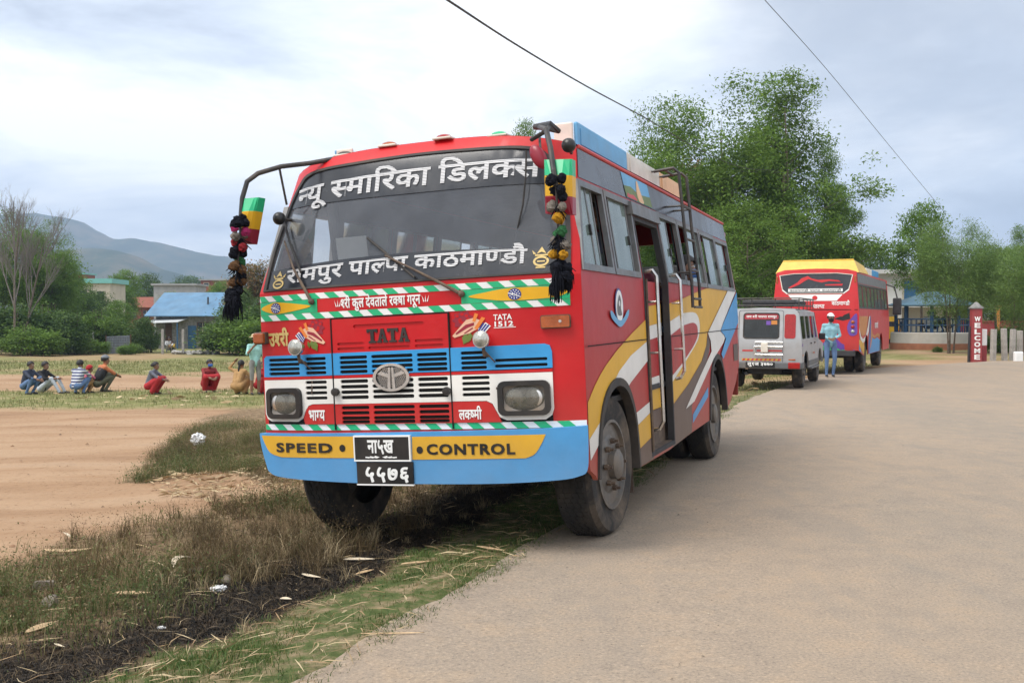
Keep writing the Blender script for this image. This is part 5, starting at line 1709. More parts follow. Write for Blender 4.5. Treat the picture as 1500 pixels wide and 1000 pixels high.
BX = (-8.5, 1.0, 4.0, 17)
wgt = lambda x, y: zones(x, y)[2]
dd = lambda x, y: edge_soft(y) - x
tufts('straw_tufts', BX, lambda x, y: np.maximum(wgt(x, y), 0.35 * zones(x, y)[1]) * sstep(0.45, 0.62, fnoise(x, y, 0.9, 201)) * np.maximum(0.3, 1.15 - 0.22 * dd(x, y)), 5200, 42, 0.06, 0.20, 0.35, 'tuft_straw', 211)
_, tx1, ty1, th1 = tufts('brown_tufts', BX, lambda x, y: wgt(x, y) * sstep(0.35, 0.6, fnoise(x, y, 0.8, 203)), 5200, 46, 0.08, 0.30, 0.30, 'tuft_brown', 221)
_, tx2, ty2, th2 = tufts('olive_tufts', BX, lambda x, y: wgt(x, y) * sstep(0.42, 0.6, fnoise(x, y, 1.1, 205)) * sstep(1.4, 2.6, dd(x, y)), 5200, 44, 0.08, 0.30, 0.32, 'tuft_olive', 231)
flecks('brown_seed_heads', tx1, ty1, th1 * 1.15, 26, 0.007, 'tuft_brown', 241, 0.55)
flecks('olive_leaves', tx2, ty2, th2, 40, 0.012, 'tuft_olive', 251, 0.1)
tufts('grass_tufts', (-3.2, 3.4, 3.6, 12), lambda x, y: zones(x, y)[0] * sstep(0.4, 0.65, fnoise(x, y, 0.35, 207)), 5200, 26, 0.025, 0.075, 0.7, 'short_grass', 261)
# dry growth round the front wheel that stands on the verge
BW = (-2.9, 5.6, -0.2, 9.5)
near_w = lambda x, y: np.exp(-(((x + 1.45) / 0.75) ** 2 + ((y - 7.0) / 0.8) ** 2)) * (dd(x, y) > 0.95)
_, tx3, ty3, th3 = tufts('wheel_side_weeds', BW, near_w, 620, 60, 0.14, 0.40, 0.28, 'tuft_brown', 271)
flecks('wheel_side_seed_heads', tx3, ty3, th3 * 1.1, 30, 0.007, 'tuft_brown', 281, 0.5)
tufts('wheel_side_straw', BW, near_w, 380, 50, 0.10, 0.30, 0.32, 'tuft_straw', 291)
# loose grit on the road
rgr = np.random.default_rng(301)
x = rgr.uniform(-1, 9, 6500); y = 3.6 + 12 * rgr.random(6500) ** 1.6
k = x > edge_x(y) + 0.02
x, y = x[k], y[k]
s_ = rgr.lognormal(-5.75, 0.45, len(x))[:, None]
tet = np.array([(0.9, 0, 0), (-0.5, 0.8, 0), (-0.5, -0.8, 0), (0.1, 0.05, 0.8)])
an = rgr.uniform(0, 6.28, len(x))
base = np.stack([x, y, road_z(x, y) + 0.03], -1)
tv = np.stack([np.stack([tet[i, 0] * np.cos(an) - tet[i, 1] * np.sin(an), tet[i, 0] * np.sin(an) + tet[i, 1] * np.cos(an), np.full(len(x), tet[i, 2])], -1) * s_ + base for i in range(4)], 1).reshape(-1, 3)
i4 = np.arange(len(x))[:, None] * 4
leafmat('grit', [(0.10, 0.08, 0.06), (0.30, 0.24, 0.18), (0.22, 0.17, 0.12), (0.42, 0.36, 0.28)], 0, 0.9)
tag(np_mesh('road_grit', tv, np.concatenate([i4 + np.array([[0, 1, 3]]), i4 + np.array([[1, 2, 3]]), i4 + np.array([[2, 0, 3]])], 0), 'grit'), kind='stuff')
# clods and pebbles on the bare field
x = rgr.uniform(-22, 3, 9000); y = 7 + 38 * rgr.random(9000) ** 1.3
k = (edge_soft(y) - x > 3.4) & (x > -0.55 * y - 1)
x, y = x[k], y[k]
s_ = rgr.lognormal(-4.35, 0.5, len(x))[:, None]
an = rgr.uniform(0, 6.28, len(x))
base = np.stack([x, y, gz(x, y)], -1)
tv = np.stack([np.stack([tet[i, 0] * np.cos(an) - tet[i, 1] * np.sin(an), tet[i, 0] * np.sin(an) + tet[i, 1] * np.cos(an), np.full(len(x), tet[i, 2] * 0.7)], -1) * s_ + base for i in range(4)], 1).reshape(-1, 3)
i4 = np.arange(len(x))[:, None] * 4
leafmat('clods', [(0.20, 0.115, 0.065), (0.30, 0.18, 0.105), (0.36, 0.24, 0.155), (0.16, 0.10, 0.065)], 0, 0.95)
tag(np_mesh('field_clods', tv, np.concatenate([i4 + np.array([[0, 1, 3]]), i4 + np.array([[1, 2, 3]]), i4 + np.array([[2, 0, 3]])], 0), 'clods'), kind='stuff')
# stubble and ash in the burnt strip
x, y = scatter(480000, (-6.5, 3.8, 2.0, 12), lambda x, y: zones(x, y)[1] * np.clip(9.0 / y, 0, 1), 71)
n = len(x)
tag(blades('burnt_stubble', x, y, R_.uniform(0.01, 0.055, n), R_.uniform(0.002, 0.007, n), R_.uniform(0.3, 1.6, n), 'singed_stubble', 73), kind='stuff')
# meadow far left and beyond the junction
x, y = scatter(150000, (-42, 23, 14, 60), lambda x, y: zones(x, y)[3] * np.clip(26.0 / y, 0, 1) * ((x > -0.55 * y - 2)), 81)
n = len(x)
tag(blades('meadow_grass', x, y, R_.uniform(0.03, 0.11, n) * (1 + 0.008 * y), R_.uniform(0.008, 0.016, n) * (y / 28), R_.uniform(0.1, 0.8, n), 'meadow_blades', 83), kind='stuff')
x, y = scatter(26000, (0.5, 15, 12, 36), lambda x, y: ((edge_x(y) - x > -0.1) & (edge_x(y) - x < 1.5 + 0.05 * y)) * 0.5, 85)
n = len(x)
tag(blades('verge_grass', x, y, R_.uniform(0.03, 0.13, n), R_.uniform(0.006, 0.014, n), R_.uniform(0.2, 0.9, n), 'meadow_blades', 87), kind='stuff')


def litter(name, x, y, lmin, lmax, wmin, wmax, mat, seed, lift=0.012):
    r = np.random.default_rng(seed); n = len(x)
    a = r.uniform(0, np.pi, n); l = r.uniform(lmin, lmax, n); w = r.uniform(wmin, wmax, n)
    z = np.where(edge_x(y) - x > 0.05, gz(x, y), road_z(x, y) + 0.012) + lift
    dx, dy = np.cos(a) * l / 2, np.sin(a) * l / 2
    px, py = -np.sin(a) * w / 2, np.cos(a) * w / 2
    t = r.normal(0, 0.14, n) * l
    bow = r.uniform(0, 0.08, n) * l
    c = np.stack([x, y, z], -1)
    D = np.stack([dx, dy, t / 2], -1); P = np.stack([px, py, r.normal(0, 0.3, n) * w], -1); U = np.stack([r.normal(0, 0.06, n) * l, r.normal(0, 0.06, n) * l, bow], -1)
    V = np.stack([c - D - P * 0.3, c - D + P * 0.3, c + U + P, c + U - P, c + D + P * 0.25, c + D - P * 0.25], 1).reshape(-1, 3)
    i = np.arange(n)[:, None] * 6
    F = np.concatenate([i + np.array([[0, 1, 2, 3]]), i + np.array([[3, 2, 4, 5]])], 0)
    return tag(np_mesh(name, V, F, mat), kind='stuff')


def wl_(x, y):
    g, b, w, m_ = zones(x, y)
    d = edge_soft(y) - x
    return np.clip(0.95 * g * sstep(0.3, 0.6, fnoise(x, y, 0.6, 25)) + 0.18 * b + 0.16 * w + 0.10 * ((d > 0) & (d < 0.25)), 0, 1)


x, y = scatter(26000, (-6.5, 3.6, 3.5, 15), wl_, 91)
litter('straw_litter', x, y, 0.03, 0.20, 0.002, 0.007, 'straw', 93, 0.02)
LIT = poly_world([(215, 705), (260, 690), (340, 700), (400, 660), (440, 668), (440, 740), (330, 745), (240, 730)])
x, y = scatter(5200, (-6, 9, 0, 15), lambda x, y: inside([LIT], np.stack([x, y], 1)) * 0.9, 95)
litter('dry_leaf_litter', x, y, 0.04, 0.17, 0.008, 0.03, 'straw', 97, 0.03)
x, y = scatter(420, (-14, 22, 8, 33), lambda x, y: zones(x, y)[3], 99)
litter('meadow_litter', x, y, 0.08, 0.30, 0.03, 0.10, 'straw', 101, 0.06)

leafmat('char', [(0.006, 0.006, 0.006), (0.02, 0.017, 0.014), (0.03, 0.023, 0.017), (0.09, 0.066, 0.042)], 0, 0.9)
x, y = scatter(160000, (-6.5, 3.6, 3.0, 12), lambda x, y: np.clip(zones(x, y)[1] * 0.8 + 0.10 * zones(x, y)[2], 0, 1) * np.clip(8.0 / y, 0, 1), 111)
litter('charred_litter', x, y, 0.015, 0.07, 0.002, 0.009, 'char', 113, 0.010)

# single husks, stones and rubbish one can point at
pm('husk_tan', (0.50, 0.35, 0.20), rough=0.7, var=0.3, scale=18)
pm('husk_pale', (0.62, 0.52, 0.38), rough=0.7, var=0.2, scale=18)
pm('stone_grey', (0.20, 0.17, 0.135), rough=0.9, var=0.25, scale=12, bump=0.6)
pm('bag_white', (0.75, 0.75, 0.75), rough=0.4, var=0.08, scale=20)
pm('cup_brown', (0.30, 0.2, 0.13), rough=0.7)


def husk(label, px, py, length, width, ang, mat, curl=0.4, lift=0.02, pts=None):
    p = photo_ground(px, py)
    p.z = float(gz(np.array([p.x]), np.array([p.y]))[0])
    V, F = [], []
    nn, mm = 12, 5
    for i in range(nn):
        t = i / (nn - 1)
        w_ = width * math.sin(math.pi * min(0.98, max(0.04, t ** 0.8))) ** 0.7
        u = (t - 0.5) * length
        bend = curl * length * (t - 0.5) ** 2
        for j in range(mm):
            s = (j / (mm - 1) - 0.5)
            V.append((u, s * w_ + bend, 0.6 * w_ * (4 * s * s) * 0.35 + lift + 0.35 * length * curl * (t - 0.4) ** 2))
    for i in range(nn - 1):
        for j in range(mm - 1):
            a = i * mm + j
            F.append((a, a + 1, a + mm + 1, a + mm))
    o = link_mesh('dry_husk', V, F, mat, None, True)
    so = o.modifiers.new('thickness', 'SOLIDIFY'); so.thickness = 0.003
    o.location = p; o.rotation_euler = (0.1, 0.0, ang)
    return tag(o, label, 'husk', 'dry husks on the verge')


husk('long tan husk lying crosswise in the weeds by the dirt field', 98, 811, 0.36, 0.055, 0.05, 'husk_tan')
husk('thin upright pale husk leaning out of the weeds above the long tan husk', 98, 795, 0.20, 0.028, 2.2, 'husk_pale', 0.2, 0.06)
husk('pale curled husk ribbon in the dry weeds above the burnt strip', 262, 822, 0.30, 0.05, 1.25, 'husk_pale', -0.9, 0.05)
husk('boat shaped brown husk on the upper edge of the burnt strip', 191, 876, 0.22, 0.05, 0.05, 'husk_tan', 0.15)
husk('leaf shaped tan husk standing beside the burnt strip near the left photo edge', 61, 930, 0.20, 0.055, 1.2, 'husk_tan', 0.1, 0.03)
husk('small pale husk sliver on the burnt ground below the leaf shaped one', 87, 948, 0.09, 0.014, -0.6, 'husk_pale', 0.1)
husk('small pale husk on the burnt ground under the bumper', 526, 823, 0.20, 0.04, 0.05, 'husk_pale', 0.1)
husk('pair-tipped tan husk lying below the plate on the burnt ground', 455, 846, 0.16, 0.03, -0.6, 'husk_pale', 0.2)
husk('short upright husk next to the green grass on the burnt ground', 535, 838, 0.15, 0.03, 0.9, 'husk_tan', 0.1)
husk('brown husk at the shadow edge under the bus', 610, 825, 0.20, 0.03, 0.4, 'husk_tan', 0.1)
husk('dry husk on the green grass just before the front wheel', 718, 808, 0.22, 0.03, -0.6, 'husk_tan', 0.1)
husk('tiny white husk at the top of the green grass', 419, 876, 0.07, 0.03, -0.2, 'husk_pale', 0.1)
husk('straight straw stalk lying alone on the road beside the grass', 575, 932, 0.30, 0.012, 0.05, 'husk_tan', 0.05, 0.015)


def stone(label, px, py, s, seed, mat='stone_grey'):
    rr = random.Random(seed)
    p = photo_ground(px, py); p.z = float(gz(np.array([p.x]), np.array([p.y]))[0])
    bm = bmesh.new()
    bmesh.ops.create_icosphere(bm, subdivisions=3, radius=1)
    ax = [Vector((rr.gauss(0, 1), rr.gauss(0, 1), rr.gauss(0, 1))).normalized() for _ in range(9)]
    for v in bm.verts:
        for a in ax:
            d = v.co.dot(a)
            if d > 0.55: v.co -= a * (d - 0.55)
        v.co += v.co.normalized() * rr.uniform(-0.012, 0.012)
        v.co = Vector((v.co.x * s[0], v.co.y * s[1], v.co.z * s[2]))
    me = bpy.data.meshes.new('stone'); bm.to_mesh(me); bm.free()
    me.materials.append(M[mat])
    o = bpy.data.objects.new('stone', me); C.objects.link(o)
    o.location = p + Vector((0, 0, s[2] * 0.2)); o.rotation_euler = (0, 0, rr.uniform(0, 3))
    return tag(o, label, 'stone')


stone('squarish pale stone half hidden in the weeds at the left', 65, 862, (0.075, 0.06, 0.07), 1)
stone('flat grey stone between the pale stone and the burnt strip', 76, 884, (0.09, 0.06, 0.05), 2)
stone('low grey stone beside the curled husk ribbon', 286, 838, (0.08, 0.06, 0.04), 3)
stone('small round stone right behind the crumpled white wrapper', 331, 848, (0.045, 0.04, 0.04), 4)


def crumple(name, label, cat, px, py, s, seed, lift=0.0):
    rr = random.Random(seed)
    p = photo_ground(px, py); p.z = float(gz(np.array([p.x]), np.array([p.y]))[0]) + lift
    bm = bmesh.new()
    bmesh.ops.create_icosphere(bm, subdivisions=3, radius=1)
    for v in bm.verts:
        k = 1 + rr.uniform(-0.28, 0.28)
        v.co = Vector((v.co.x * s[0] * k, v.co.y * s[1] * k, v.co.z * s[2] * k))
    me = bpy.data.meshes.new(name); bm.to_mesh(me); bm.free()
    me.materials.append(M['bag_white'])
    o = bpy.data.objects.new(name, me); C.objects.link(o); o.location = p + Vector((0, 0, s[2] * 0.7)); o.rotation_euler = (0.2, 0.1, 0.5)
    return tag(o, label, cat)


crumple('plastic_bag', 'crumpled white plastic bag lodged in the weeds by the dirt field', 'plastic bag', 290, 657, (0.10, 0.07, 0.09), 3, 0.06)
crumple('wrapper', 'crumpled shiny white wrapper on the burnt black ground', 'wrapper', 321, 858, (0.05, 0.026, 0.022), 4)
crumple('paper_scrap', 'small white paper scrap in the middle of the burnt strip', 'paper', 237, 914, (0.022, 0.014, 0.008), 5)

# ================================================================== trees
leafmat('leaf_mid_green', [(0.078, 0.149, 0.023), (0.114, 0.205, 0.031), (0.150, 0.250, 0.041), (0.185, 0.290, 0.054), (0.100, 0.173, 0.033)], 0.38)
leafmat('leaf_dark_green', [(0.049, 0.098, 0.025), (0.078, 0.142, 0.030), (0.117, 0.186, 0.041), (0.058, 0.121, 0.034)], 0.3)
leafmat('leaf_bright_green', [(0.090, 0.175, 0.027), (0.142, 0.255, 0.042), (0.193, 0.308, 0.063), (0.116, 0.201, 0.037)], 0.42)
leafmat('leaf_olive_green', [(0.097, 0.169, 0.039), (0.146, 0.235, 0.059), (0.194, 0.292, 0.078), (0.121, 0.202, 0.053)], 0.35)
leafmat('leaf_rusty', [(0.208, 0.117, 0.054), (0.286, 0.169, 0.072), (0.143, 0.130, 0.054), (0.104, 0.130, 0.042)], 0.35)
pm('bark', (0.13, 0.10, 0.075), rough=0.95, var=0.35, scale=9, bump=0.5)
pm('bark_pale', (0.17, 0.15, 0.135), rough=0.95, var=0.3, scale=9, bump=0.4)


def leaves_at(cent, nleaf, spread, size, r, droop=0.3, aspect=0.42):
    n = len(cent) * nleaf
    c = np.repeat(cent, nleaf, 0) + r.normal(0, 1, (n, 3)) * np.array([spread, spread, spread * 0.55])
    d = r.normal(0, 1, (n, 3)); d[:, 2] = d[:, 2] * 0.6 - droop
    d /= np.linalg.norm(d, axis=1)[:, None]
    nrm = r.normal(0, 0.55, (n, 3)) + np.array([0, 0, 1.0])
    e = np.cross(d, nrm); e /= np.linalg.norm(e, axis=1)[:, None]
    s = (r.uniform(0.6, 1.3, n) * size)[:, None]
    up = np.cross(e, d) * s * 0.12
    V = np.stack([c - d * s * 0.5, c + e * s * aspect * 0.5 + up, c + d * s * 0.5, c - e * s * aspect * 0.5 + up], 1).reshape(-1, 3)
    return V


def crown_points(lobes, n, r, shell=0.55):
    """points spread through a set of ellipsoids, denser near their skin, with holes left in"""
    vol = np.array([l[3] * l[4] * l[5] for l in lobes]); pk = r.choice(len(lobes), n, p=vol / vol.sum())
    L_ = np.array(lobes)[pk]
    d = r.normal(0, 1, (n, 3)); d /= np.linalg.norm(d, axis=1)[:, None]
    rr = r.random(n) ** (1 / 3); rr = shell + (1 - shell) * rr
    rr = np.where(r.random(n) < 0.25, rr * r.random(n), rr)
    p = L_[:, :3] + d * L_[:, 3:6] * rr[:, None] * (1 + 0.10 * r.normal(0, 1, n))[:, None]
    return p


def tree_meshes(name, H, lobes, nclump, nleaf, spread, size, mat, bark, seed, trunk_r, droop=0.3, aspect=0.42, nlimb=26, stems=1, fork=0.3, shell=0.5, thin=0.35):
    r = np.random.default_rng(seed)
    P = crown_points(lobes, nclump, r, shell)
    g = fnoise(P[:, 0] * 1.0 + P[:, 2] * 0.7, P[:, 1] + P[:, 2] * 0.9, 0.22 * H, seed, 2)
    P = P[g > thin]
    P = P[P[:, 2] > 0.25]
    V = leaves_at(P, nleaf, spread, size, r, droop, aspect)
    crown = np_mesh('crown', V, np.arange(len(V)).reshape(-1, 4), mat)
    tb = MB()
    rr = random.Random(seed)
    tops = []
    for s in range(stems):
        bx = 0 if stems == 1 else rr.uniform(-0.5, 0.5) * stems * 0.35
        by = 0 if stems == 1 else rr.uniform(-0.4, 0.4)
        pts = []
        lx, ly = rr.uniform(-0.06, 0.06), rr.uniform(-0.06, 0.06)
        hh = H * rr.uniform(0.78, 0.9)
        for i in range(9):
            t = i / 8
            pts.append(Vector((bx + lx * hh * t + 0.015 * H * math.sin(3.1 * t + s), by + ly * hh * t + 0.012 * H * math.sin(4 * t + 2 * s), -0.15 + hh * t)))
        tb.tube(pts, [trunk_r * (1.25 if i == 0 else 1 - 0.105 * i) for i in range(9)], 8)
        tops.append(pts)
    pick = r.permutation(len(P))[:nlimb]
    for k in pick:
        q = Vector(P[k]); pts = min(tops, key=lambda T: (Vector((T[4].x, T[4].y, 0)) - Vector((q.x, q.y, 0))).length)
        zz = max(fork * H, q.z - 0.35 * (Vector((q.x, q.y, 0)) - Vector((pts[4].x, pts[4].y, 0))).length - 0.5)
        t = min(7.9, max(0.5, (zz + 0.15) / (pts[-1].z + 0.15) * 8)); i = int(t)
        b = pts[i].lerp(pts[i + 1], t - i)
        m_ = b.lerp(q, 0.5) + Vector((rr.uniform(-.2, .2), rr.uniform(-.2, .2), 0.06 * (q - b).length))
        r0 = max(0.012, trunk_r * (1 - 0.1 * t) * 0.42)
        tb.tube([b, b.lerp(m_, 0.5) + Vector((0, 0, 0.02)), m_, q], [r0, r0 * 0.75, r0 * 0.5, r0 * 0.15], 5, caps=False)
    trunk = tb.build('trunk', bark, None, True)
    return trunk, crown


PROTO = {}


def proto(key, *a, **k):
    PROTO[key] = tree_meshes(key, *a, **k)


def tree(key, name, label, cat, loc, sc, rz, group=None, sz=None):
    t = thing(name, label, cat, loc, rz, group)
    for o in PROTO[key]:
        c = o.copy(); C.objects.link(c); c.parent = t
    t.scale = (sc, sc, sc if sz is None else sz)
    return t


# prototypes (their own objects are removed again after planting)
proto('broad', 12, [(0, 0, 8.0, 3.6, 3.4, 3.4), (-2.4, 0.5, 6.4, 2.6, 2.6, 2.2), (2.5, -0.3, 7.0, 2.5, 2.5, 2.3), (0.6, 0.4, 10.6, 2.2, 2.1, 1.7), (-1.6, -0.5, 9.6, 1.8, 1.9, 1.5), (2.6, 0.2, 9.6, 1.5, 1.4, 1.1), (0.3, 0.1, 4.9, 3.2, 3.0, 1.6)],
      1900, 46, 0.35, 0.165, 'leaf_mid_green', 'bark', 3, 0.19, 0.25, 0.46, 60, fork=0.25, thin=0.37)
proto('tiered', 13, [(0, 0, 11.6, 1.4, 1.3, 1.3), (0.4, 0, 9.6, 2.7, 2.5, 1.0), (-1.2, 0.3, 8.4, 2.6, 2.5, 0.8), (1.8, -0.2, 7.3, 3.0, 2.7, 0.9), (-1.0, 0, 6.0, 3.1, 3.0, 0.9), (1.0, 0.2, 4.8, 3.4, 3.0, 0.9), (-0.8, 0, 3.6, 2.6, 2.4, 0.9), (2.9, 0.1, 9.0, 1.0, 0.9, 0.5)],
      1800, 46, 0.32, 0.17, 'leaf_mid_green', 'bark', 7, 0.15, 0.35, 0.42, 60, fork=0.12, thin=0.375)
proto('dense', 8, [(0, 0, 4.6, 2.6, 2.5, 2.8), (-1.0, 0.2, 3.2, 2.0, 1.9, 1.9), (1.2, 0, 3.4, 1.9, 1.8, 1.9), (0.2, 0, 6.6, 1.5, 1.4, 1.2), (0, 0, 1.6, 2.2, 2.1, 1.3)],
      900, 24, 0.30, 0.22, 'leaf_dark_green', 'bark', 13, 0.14, 0.2, 0.45, 24, fork=0.15, thin=0.33)
proto('light', 8, [(0, 0, 5.2, 2.3, 2.2, 2.2), (-1.1, 0.2, 4.2, 1.6, 1.5, 1.3), (1.2, 0, 4.6, 1.6, 1.5, 1.4), (0.2, 0, 6.9, 1.2, 1.2, 0.9)],
      800, 26, 0.28, 0.2, 'leaf_bright_green', 'bark', 17, 0.12, 0.2, 0.48, 24, fork=0.25, thin=0.36)
proto('feathery', 8, [(0, 0, 4.5, 2.4, 2.3, 2.6), (1.6, 0, 5.6, 1.7, 1.4, 1.5), (-1.3, 0.2, 5.6, 1.5, 1.4, 1.6), (0.3, 0, 6.8, 1.4, 1.2, 1.1), (2.6, 0.1, 4.4, 1.1, 1.0, 1.3)],
      1200, 40, 0.30, 0.22, 'leaf_olive_green', 'bark', 23, 0.07, 0.15, 0.14, 46, stems=3, fork=0.15, thin=0.34)
proto('shrub', 3, [(0, 0, 1.0, 1.1, 1.0, 0.9), (-0.9, 0, 1.2, 0.6, 0.7, 0.9), (0.8, 0.1, 0.8, 0.8, 0.8, 0.75), (0.35, 0.1, 1.9, 0.45, 0.45, 0.62), (-0.45, -0.1, 2.0, 0.35, 0.35, 0.55), (1.35, 0, 1.25, 0.4, 0.4, 0.6), (-1.4, 0.1, 0.7, 0.5, 0.5, 0.6)],
      900, 20, 0.17, 0.14, 'leaf_mid_green', 'bark', 29, 0.04, 0.2, 0.42, 30, stems=4, fork=0.1, shell=0.4, thin=0.36)
proto('shrub_dark', 3, [(0, 0, 0.9, 1.2, 1.0, 0.8), (-0.7, 0, 1.6, 0.5, 0.6, 0.8), (0.9, 0.1, 1.1, 0.7, 0.8, 0.9), (0.15, 0.1, 1.85, 0.6, 0.55, 0.65), (1.5, 0, 0.7, 0.45, 0.4, 0.6), (-1.35, 0.1, 0.9, 0.45, 0.5, 0.7)],
      900, 20, 0.17, 0.14, 'leaf_dark_green', 'bark', 31, 0.04, 0.2, 0.42, 30, stems=4, fork=0.1, shell=0.4, thin=0.36)
proto('rusty', 7, [(0, 0, 4.2, 2.0, 2.0, 2.0), (0.8, 0, 5.4, 1.3, 1.2, 1.1), (-0.9, 0, 3.4, 1.4, 1.3, 1.2)],
      620, 22, 0.30, 0.2, 'leaf_rusty', 'bark', 37, 0.10, 0.2, 0.45, 24, fork=0.2, thin=0.38)


def ground_at(px, Y):
    x = (px - 750) / FPX * Y
    return Vector((x, Y, float(ground_z(x, Y)) - 0.05))


def plant(key, name, label, px, Y, top_py, protoH, rz, group, cat='tree', wide=1.0):
    """tree of the given kind whose top reaches the photo row top_py"""
    b = ground_at(px, Y)
    h = CAM_H + (462 - top_py) / FPX * Y - b.z
    s = h / protoH
    return tree(key, name, label, cat, b, s * wide, rz, group, s)


# big trees behind the bus
G1 = 'tall trees behind the vehicles'
plant('tiered', 'leafy_tree', 'tallest tree with layered branches rising behind the red and yellow bus', 1150, 55, 108, 12.9, 0.0, G1, wide=1.0)
plant('broad', 'leafy_tree', 'broad leafy tree just left of the tallest one, over the roof ladder', 1062, 57, 122, 12.3, 0.4, G1)
plant('broad', 'leafy_tree', 'leafy tree showing right over the orange roof board of the front bus', 985, 60, 152, 12.3, 2.2, G1, wide=0.72)
plant('tiered', 'leafy_tree', 'leafy tree at the right edge of the tall clump, lower than its neighbour', 1208, 58, 215, 12.9, 3.4, G1, wide=0.58)
plant('broad', 'leafy_tree', 'leafy tree filling the gap behind the silver jeep', 1092, 50, 300, 12.3, 4.0, G1, wide=1.25)
plant('rusty', 'leafy_tree', 'rusty brown leaved tree beside the roof boards of the front bus', 978, 66, 216, 6.9, 1.0, G1, wide=1.0)
plant('dense', 'leafy_tree', 'dark dense tree low behind the silver jeep roof', 1130, 62, 345, 7.9, 0.6, G1, wide=1.5)
plant('dense', 'leafy_tree', 'dark dense tree behind the rear corner of the front bus', 1075, 66, 330, 7.9, 2.6, G1, wide=1.5)
plant('dense', 'leafy_tree', 'dark tree standing behind the white house', 1275, 100, 360, 7.9, 5.0, G1, wide=1.1)
plant('tiered', 'leafy_tree', 'thin leafy tree top peeping over the front bus roof', 770, 70, 178, 12.9, 1.2, G1, wide=0.5)
# around the white building and the pavilion
G2 = 'trees around the pavilion'
plant('light', 'leafy_tree', 'round bright green tree in front of the white house', 1350, 59, 298, 7.8, 0.3, G2, wide=0.66)
plant('feathery', 'leafy_tree', 'feathery grey green tree standing right over the pavilion', 1392, 49, 313, 7.8, 0.1, G2, wide=0.75)
plant('feathery', 'leafy_tree', 'feathery tree leaning right of the pavilion behind the welcome pillar', 1425, 58, 345, 7.8, 2.9, G2, wide=0.95)
plant('light', 'leafy_tree', 'bright tree behind the concrete fence posts', 1462, 60, 362, 7.8, 2.0, G2, wide=1.05)
plant('feathery', 'leafy_tree', 'feathery tree at the right edge of the photo', 1500, 47, 345, 7.8, 1.7, G2, wide=0.9)
plant('tiered', 'leafy_tree', 'thin tree top rising at the far right photo edge', 1492, 70, 330, 12.9, 2.2, G2, wide=0.6)
plant('dense', 'leafy_tree', 'dark tree behind the pavilion and the feathery tree', 1395, 80, 385, 7.9, 1.4, G2, wide=1.3)
plant('dense', 'leafy_tree', 'dark tree low at the right photo edge behind the fence', 1475, 78, 400, 7.9, 3.4, G2, wide=1.5)
plant('dense', 'leafy_tree', 'dark tree far behind the pavilion and the white house', 1345, 95, 405, 7.9, 2.2, G2, wide=1.3)
plant('light', 'leafy_tree', 'bright tree showing between the pavilion and the welcome pillar', 1412, 66, 405, 7.8, 4.1, G2, wide=1.1)
plant('shrub', 'shrub', 'green shrub behind the weathered posts at the right', 1466, 50, 478, 2.5, 0.7, 'shrubs behind the weathered posts', 'shrub', 1.3)
plant('shrub_dark', 'shrub', 'dark shrub behind the last weathered post at the photo edge', 1496, 51, 470, 2.5, 2.7, 'shrubs behind the weathered posts', 'shrub', 1.2)
plant('shrub_dark', 'shrub', 'dark shrub mass behind the silver jeep and the front bus', 1085, 46, 440, 2.5, 0.7, 'shrubs under the tall trees', 'shrub', 1.3)
plant('shrub', 'shrub', 'green shrub mass just left of the second bus', 1118, 48, 430, 2.5, 3.7, 'shrubs under the tall trees', 'shrub', 1.3)
plant('shrub', 'shrub', 'small green shrub at the foot of the pavilion wall', 1374, 50.2, 506, 2.4, 0.0, None, 'shrub', 0.9)
# left side
G3 = 'trees on the left by the field'
plant('broad', 'leafy_tree', 'big green tree at the left photo edge below the bare tree', 4, 80, 312, 12.3, 0.2, G3, wide=0.95)
plant('light', 'leafy_tree', 'bright green tree behind the tall bare tree trunks', 40, 83, 338, 7.8, 2.9, G3, wide=1.0)
plant('light', 'leafy_tree', 'lower bright green tree right behind the bare trees', 84, 88, 372, 7.8, 0.9, G3, wide=1.0)
plant('broad', 'leafy_tree', 'green tree just right of the bare tree', 78, 84, 325, 12.3, 1.8, G3, wide=0.70)
plant('dense', 'leafy_tree', 'dark green tree behind the left shrubs, left of the turquoise roof', 98, 96, 400, 7.9, 2.5, G3, wide=1.2)
plant('light', 'leafy_tree', 'bright round crowned tree left of the far dark tree', 182, 120, 396, 7.8, 0.7, G3, wide=0.85)
plant('dense', 'leafy_tree', 'dark round crowned tree between the bright tree and the grey house', 216, 150, 398, 7.9, 0.1, G3, wide=0.85)
plant('light', 'leafy_tree', 'small bright tree before the red brick house', 176, 92, 440, 7.8, 3.3, G3, wide=1.0)
plant('dense', 'leafy_tree', 'low dark tree under the turquoise roof', 122, 94, 428, 7.9, 5.3, G3, wide=1.1)
plant('light', 'leafy_tree', 'small bright tree left of the blue roof', 250, 118, 428, 7.8, 2.1, G3, wide=0.8)
plant('dense', 'leafy_tree', 'spreading dark tree behind the brick houses', 278, 290, 402, 7.9, 3.0, G3, wide=1.3)
plant('light', 'leafy_tree', 'small bright tree behind the right end of the blue roof', 322, 125, 412, 7.8, 1.5, G3, wide=0.8)
plant('rusty', 'leafy_tree', 'rusty leaved tree close left of the painted bus', 374, 84, 374, 6.9, 0.4, G3, wide=0.9)
plant('dense', 'leafy_tree', 'dark tree with drooping crown left of the painted bus, under the pompoms', 352, 80, 420, 7.9, 0.9, G3, wide=0.9)
plant('dense', 'leafy_tree', 'dark tree right before the cream wall of the turquoise roofed house', 143, 98, 424, 7.9, 4.2, G3, wide=1.0)
G4 = 'shrubs along the field fence'
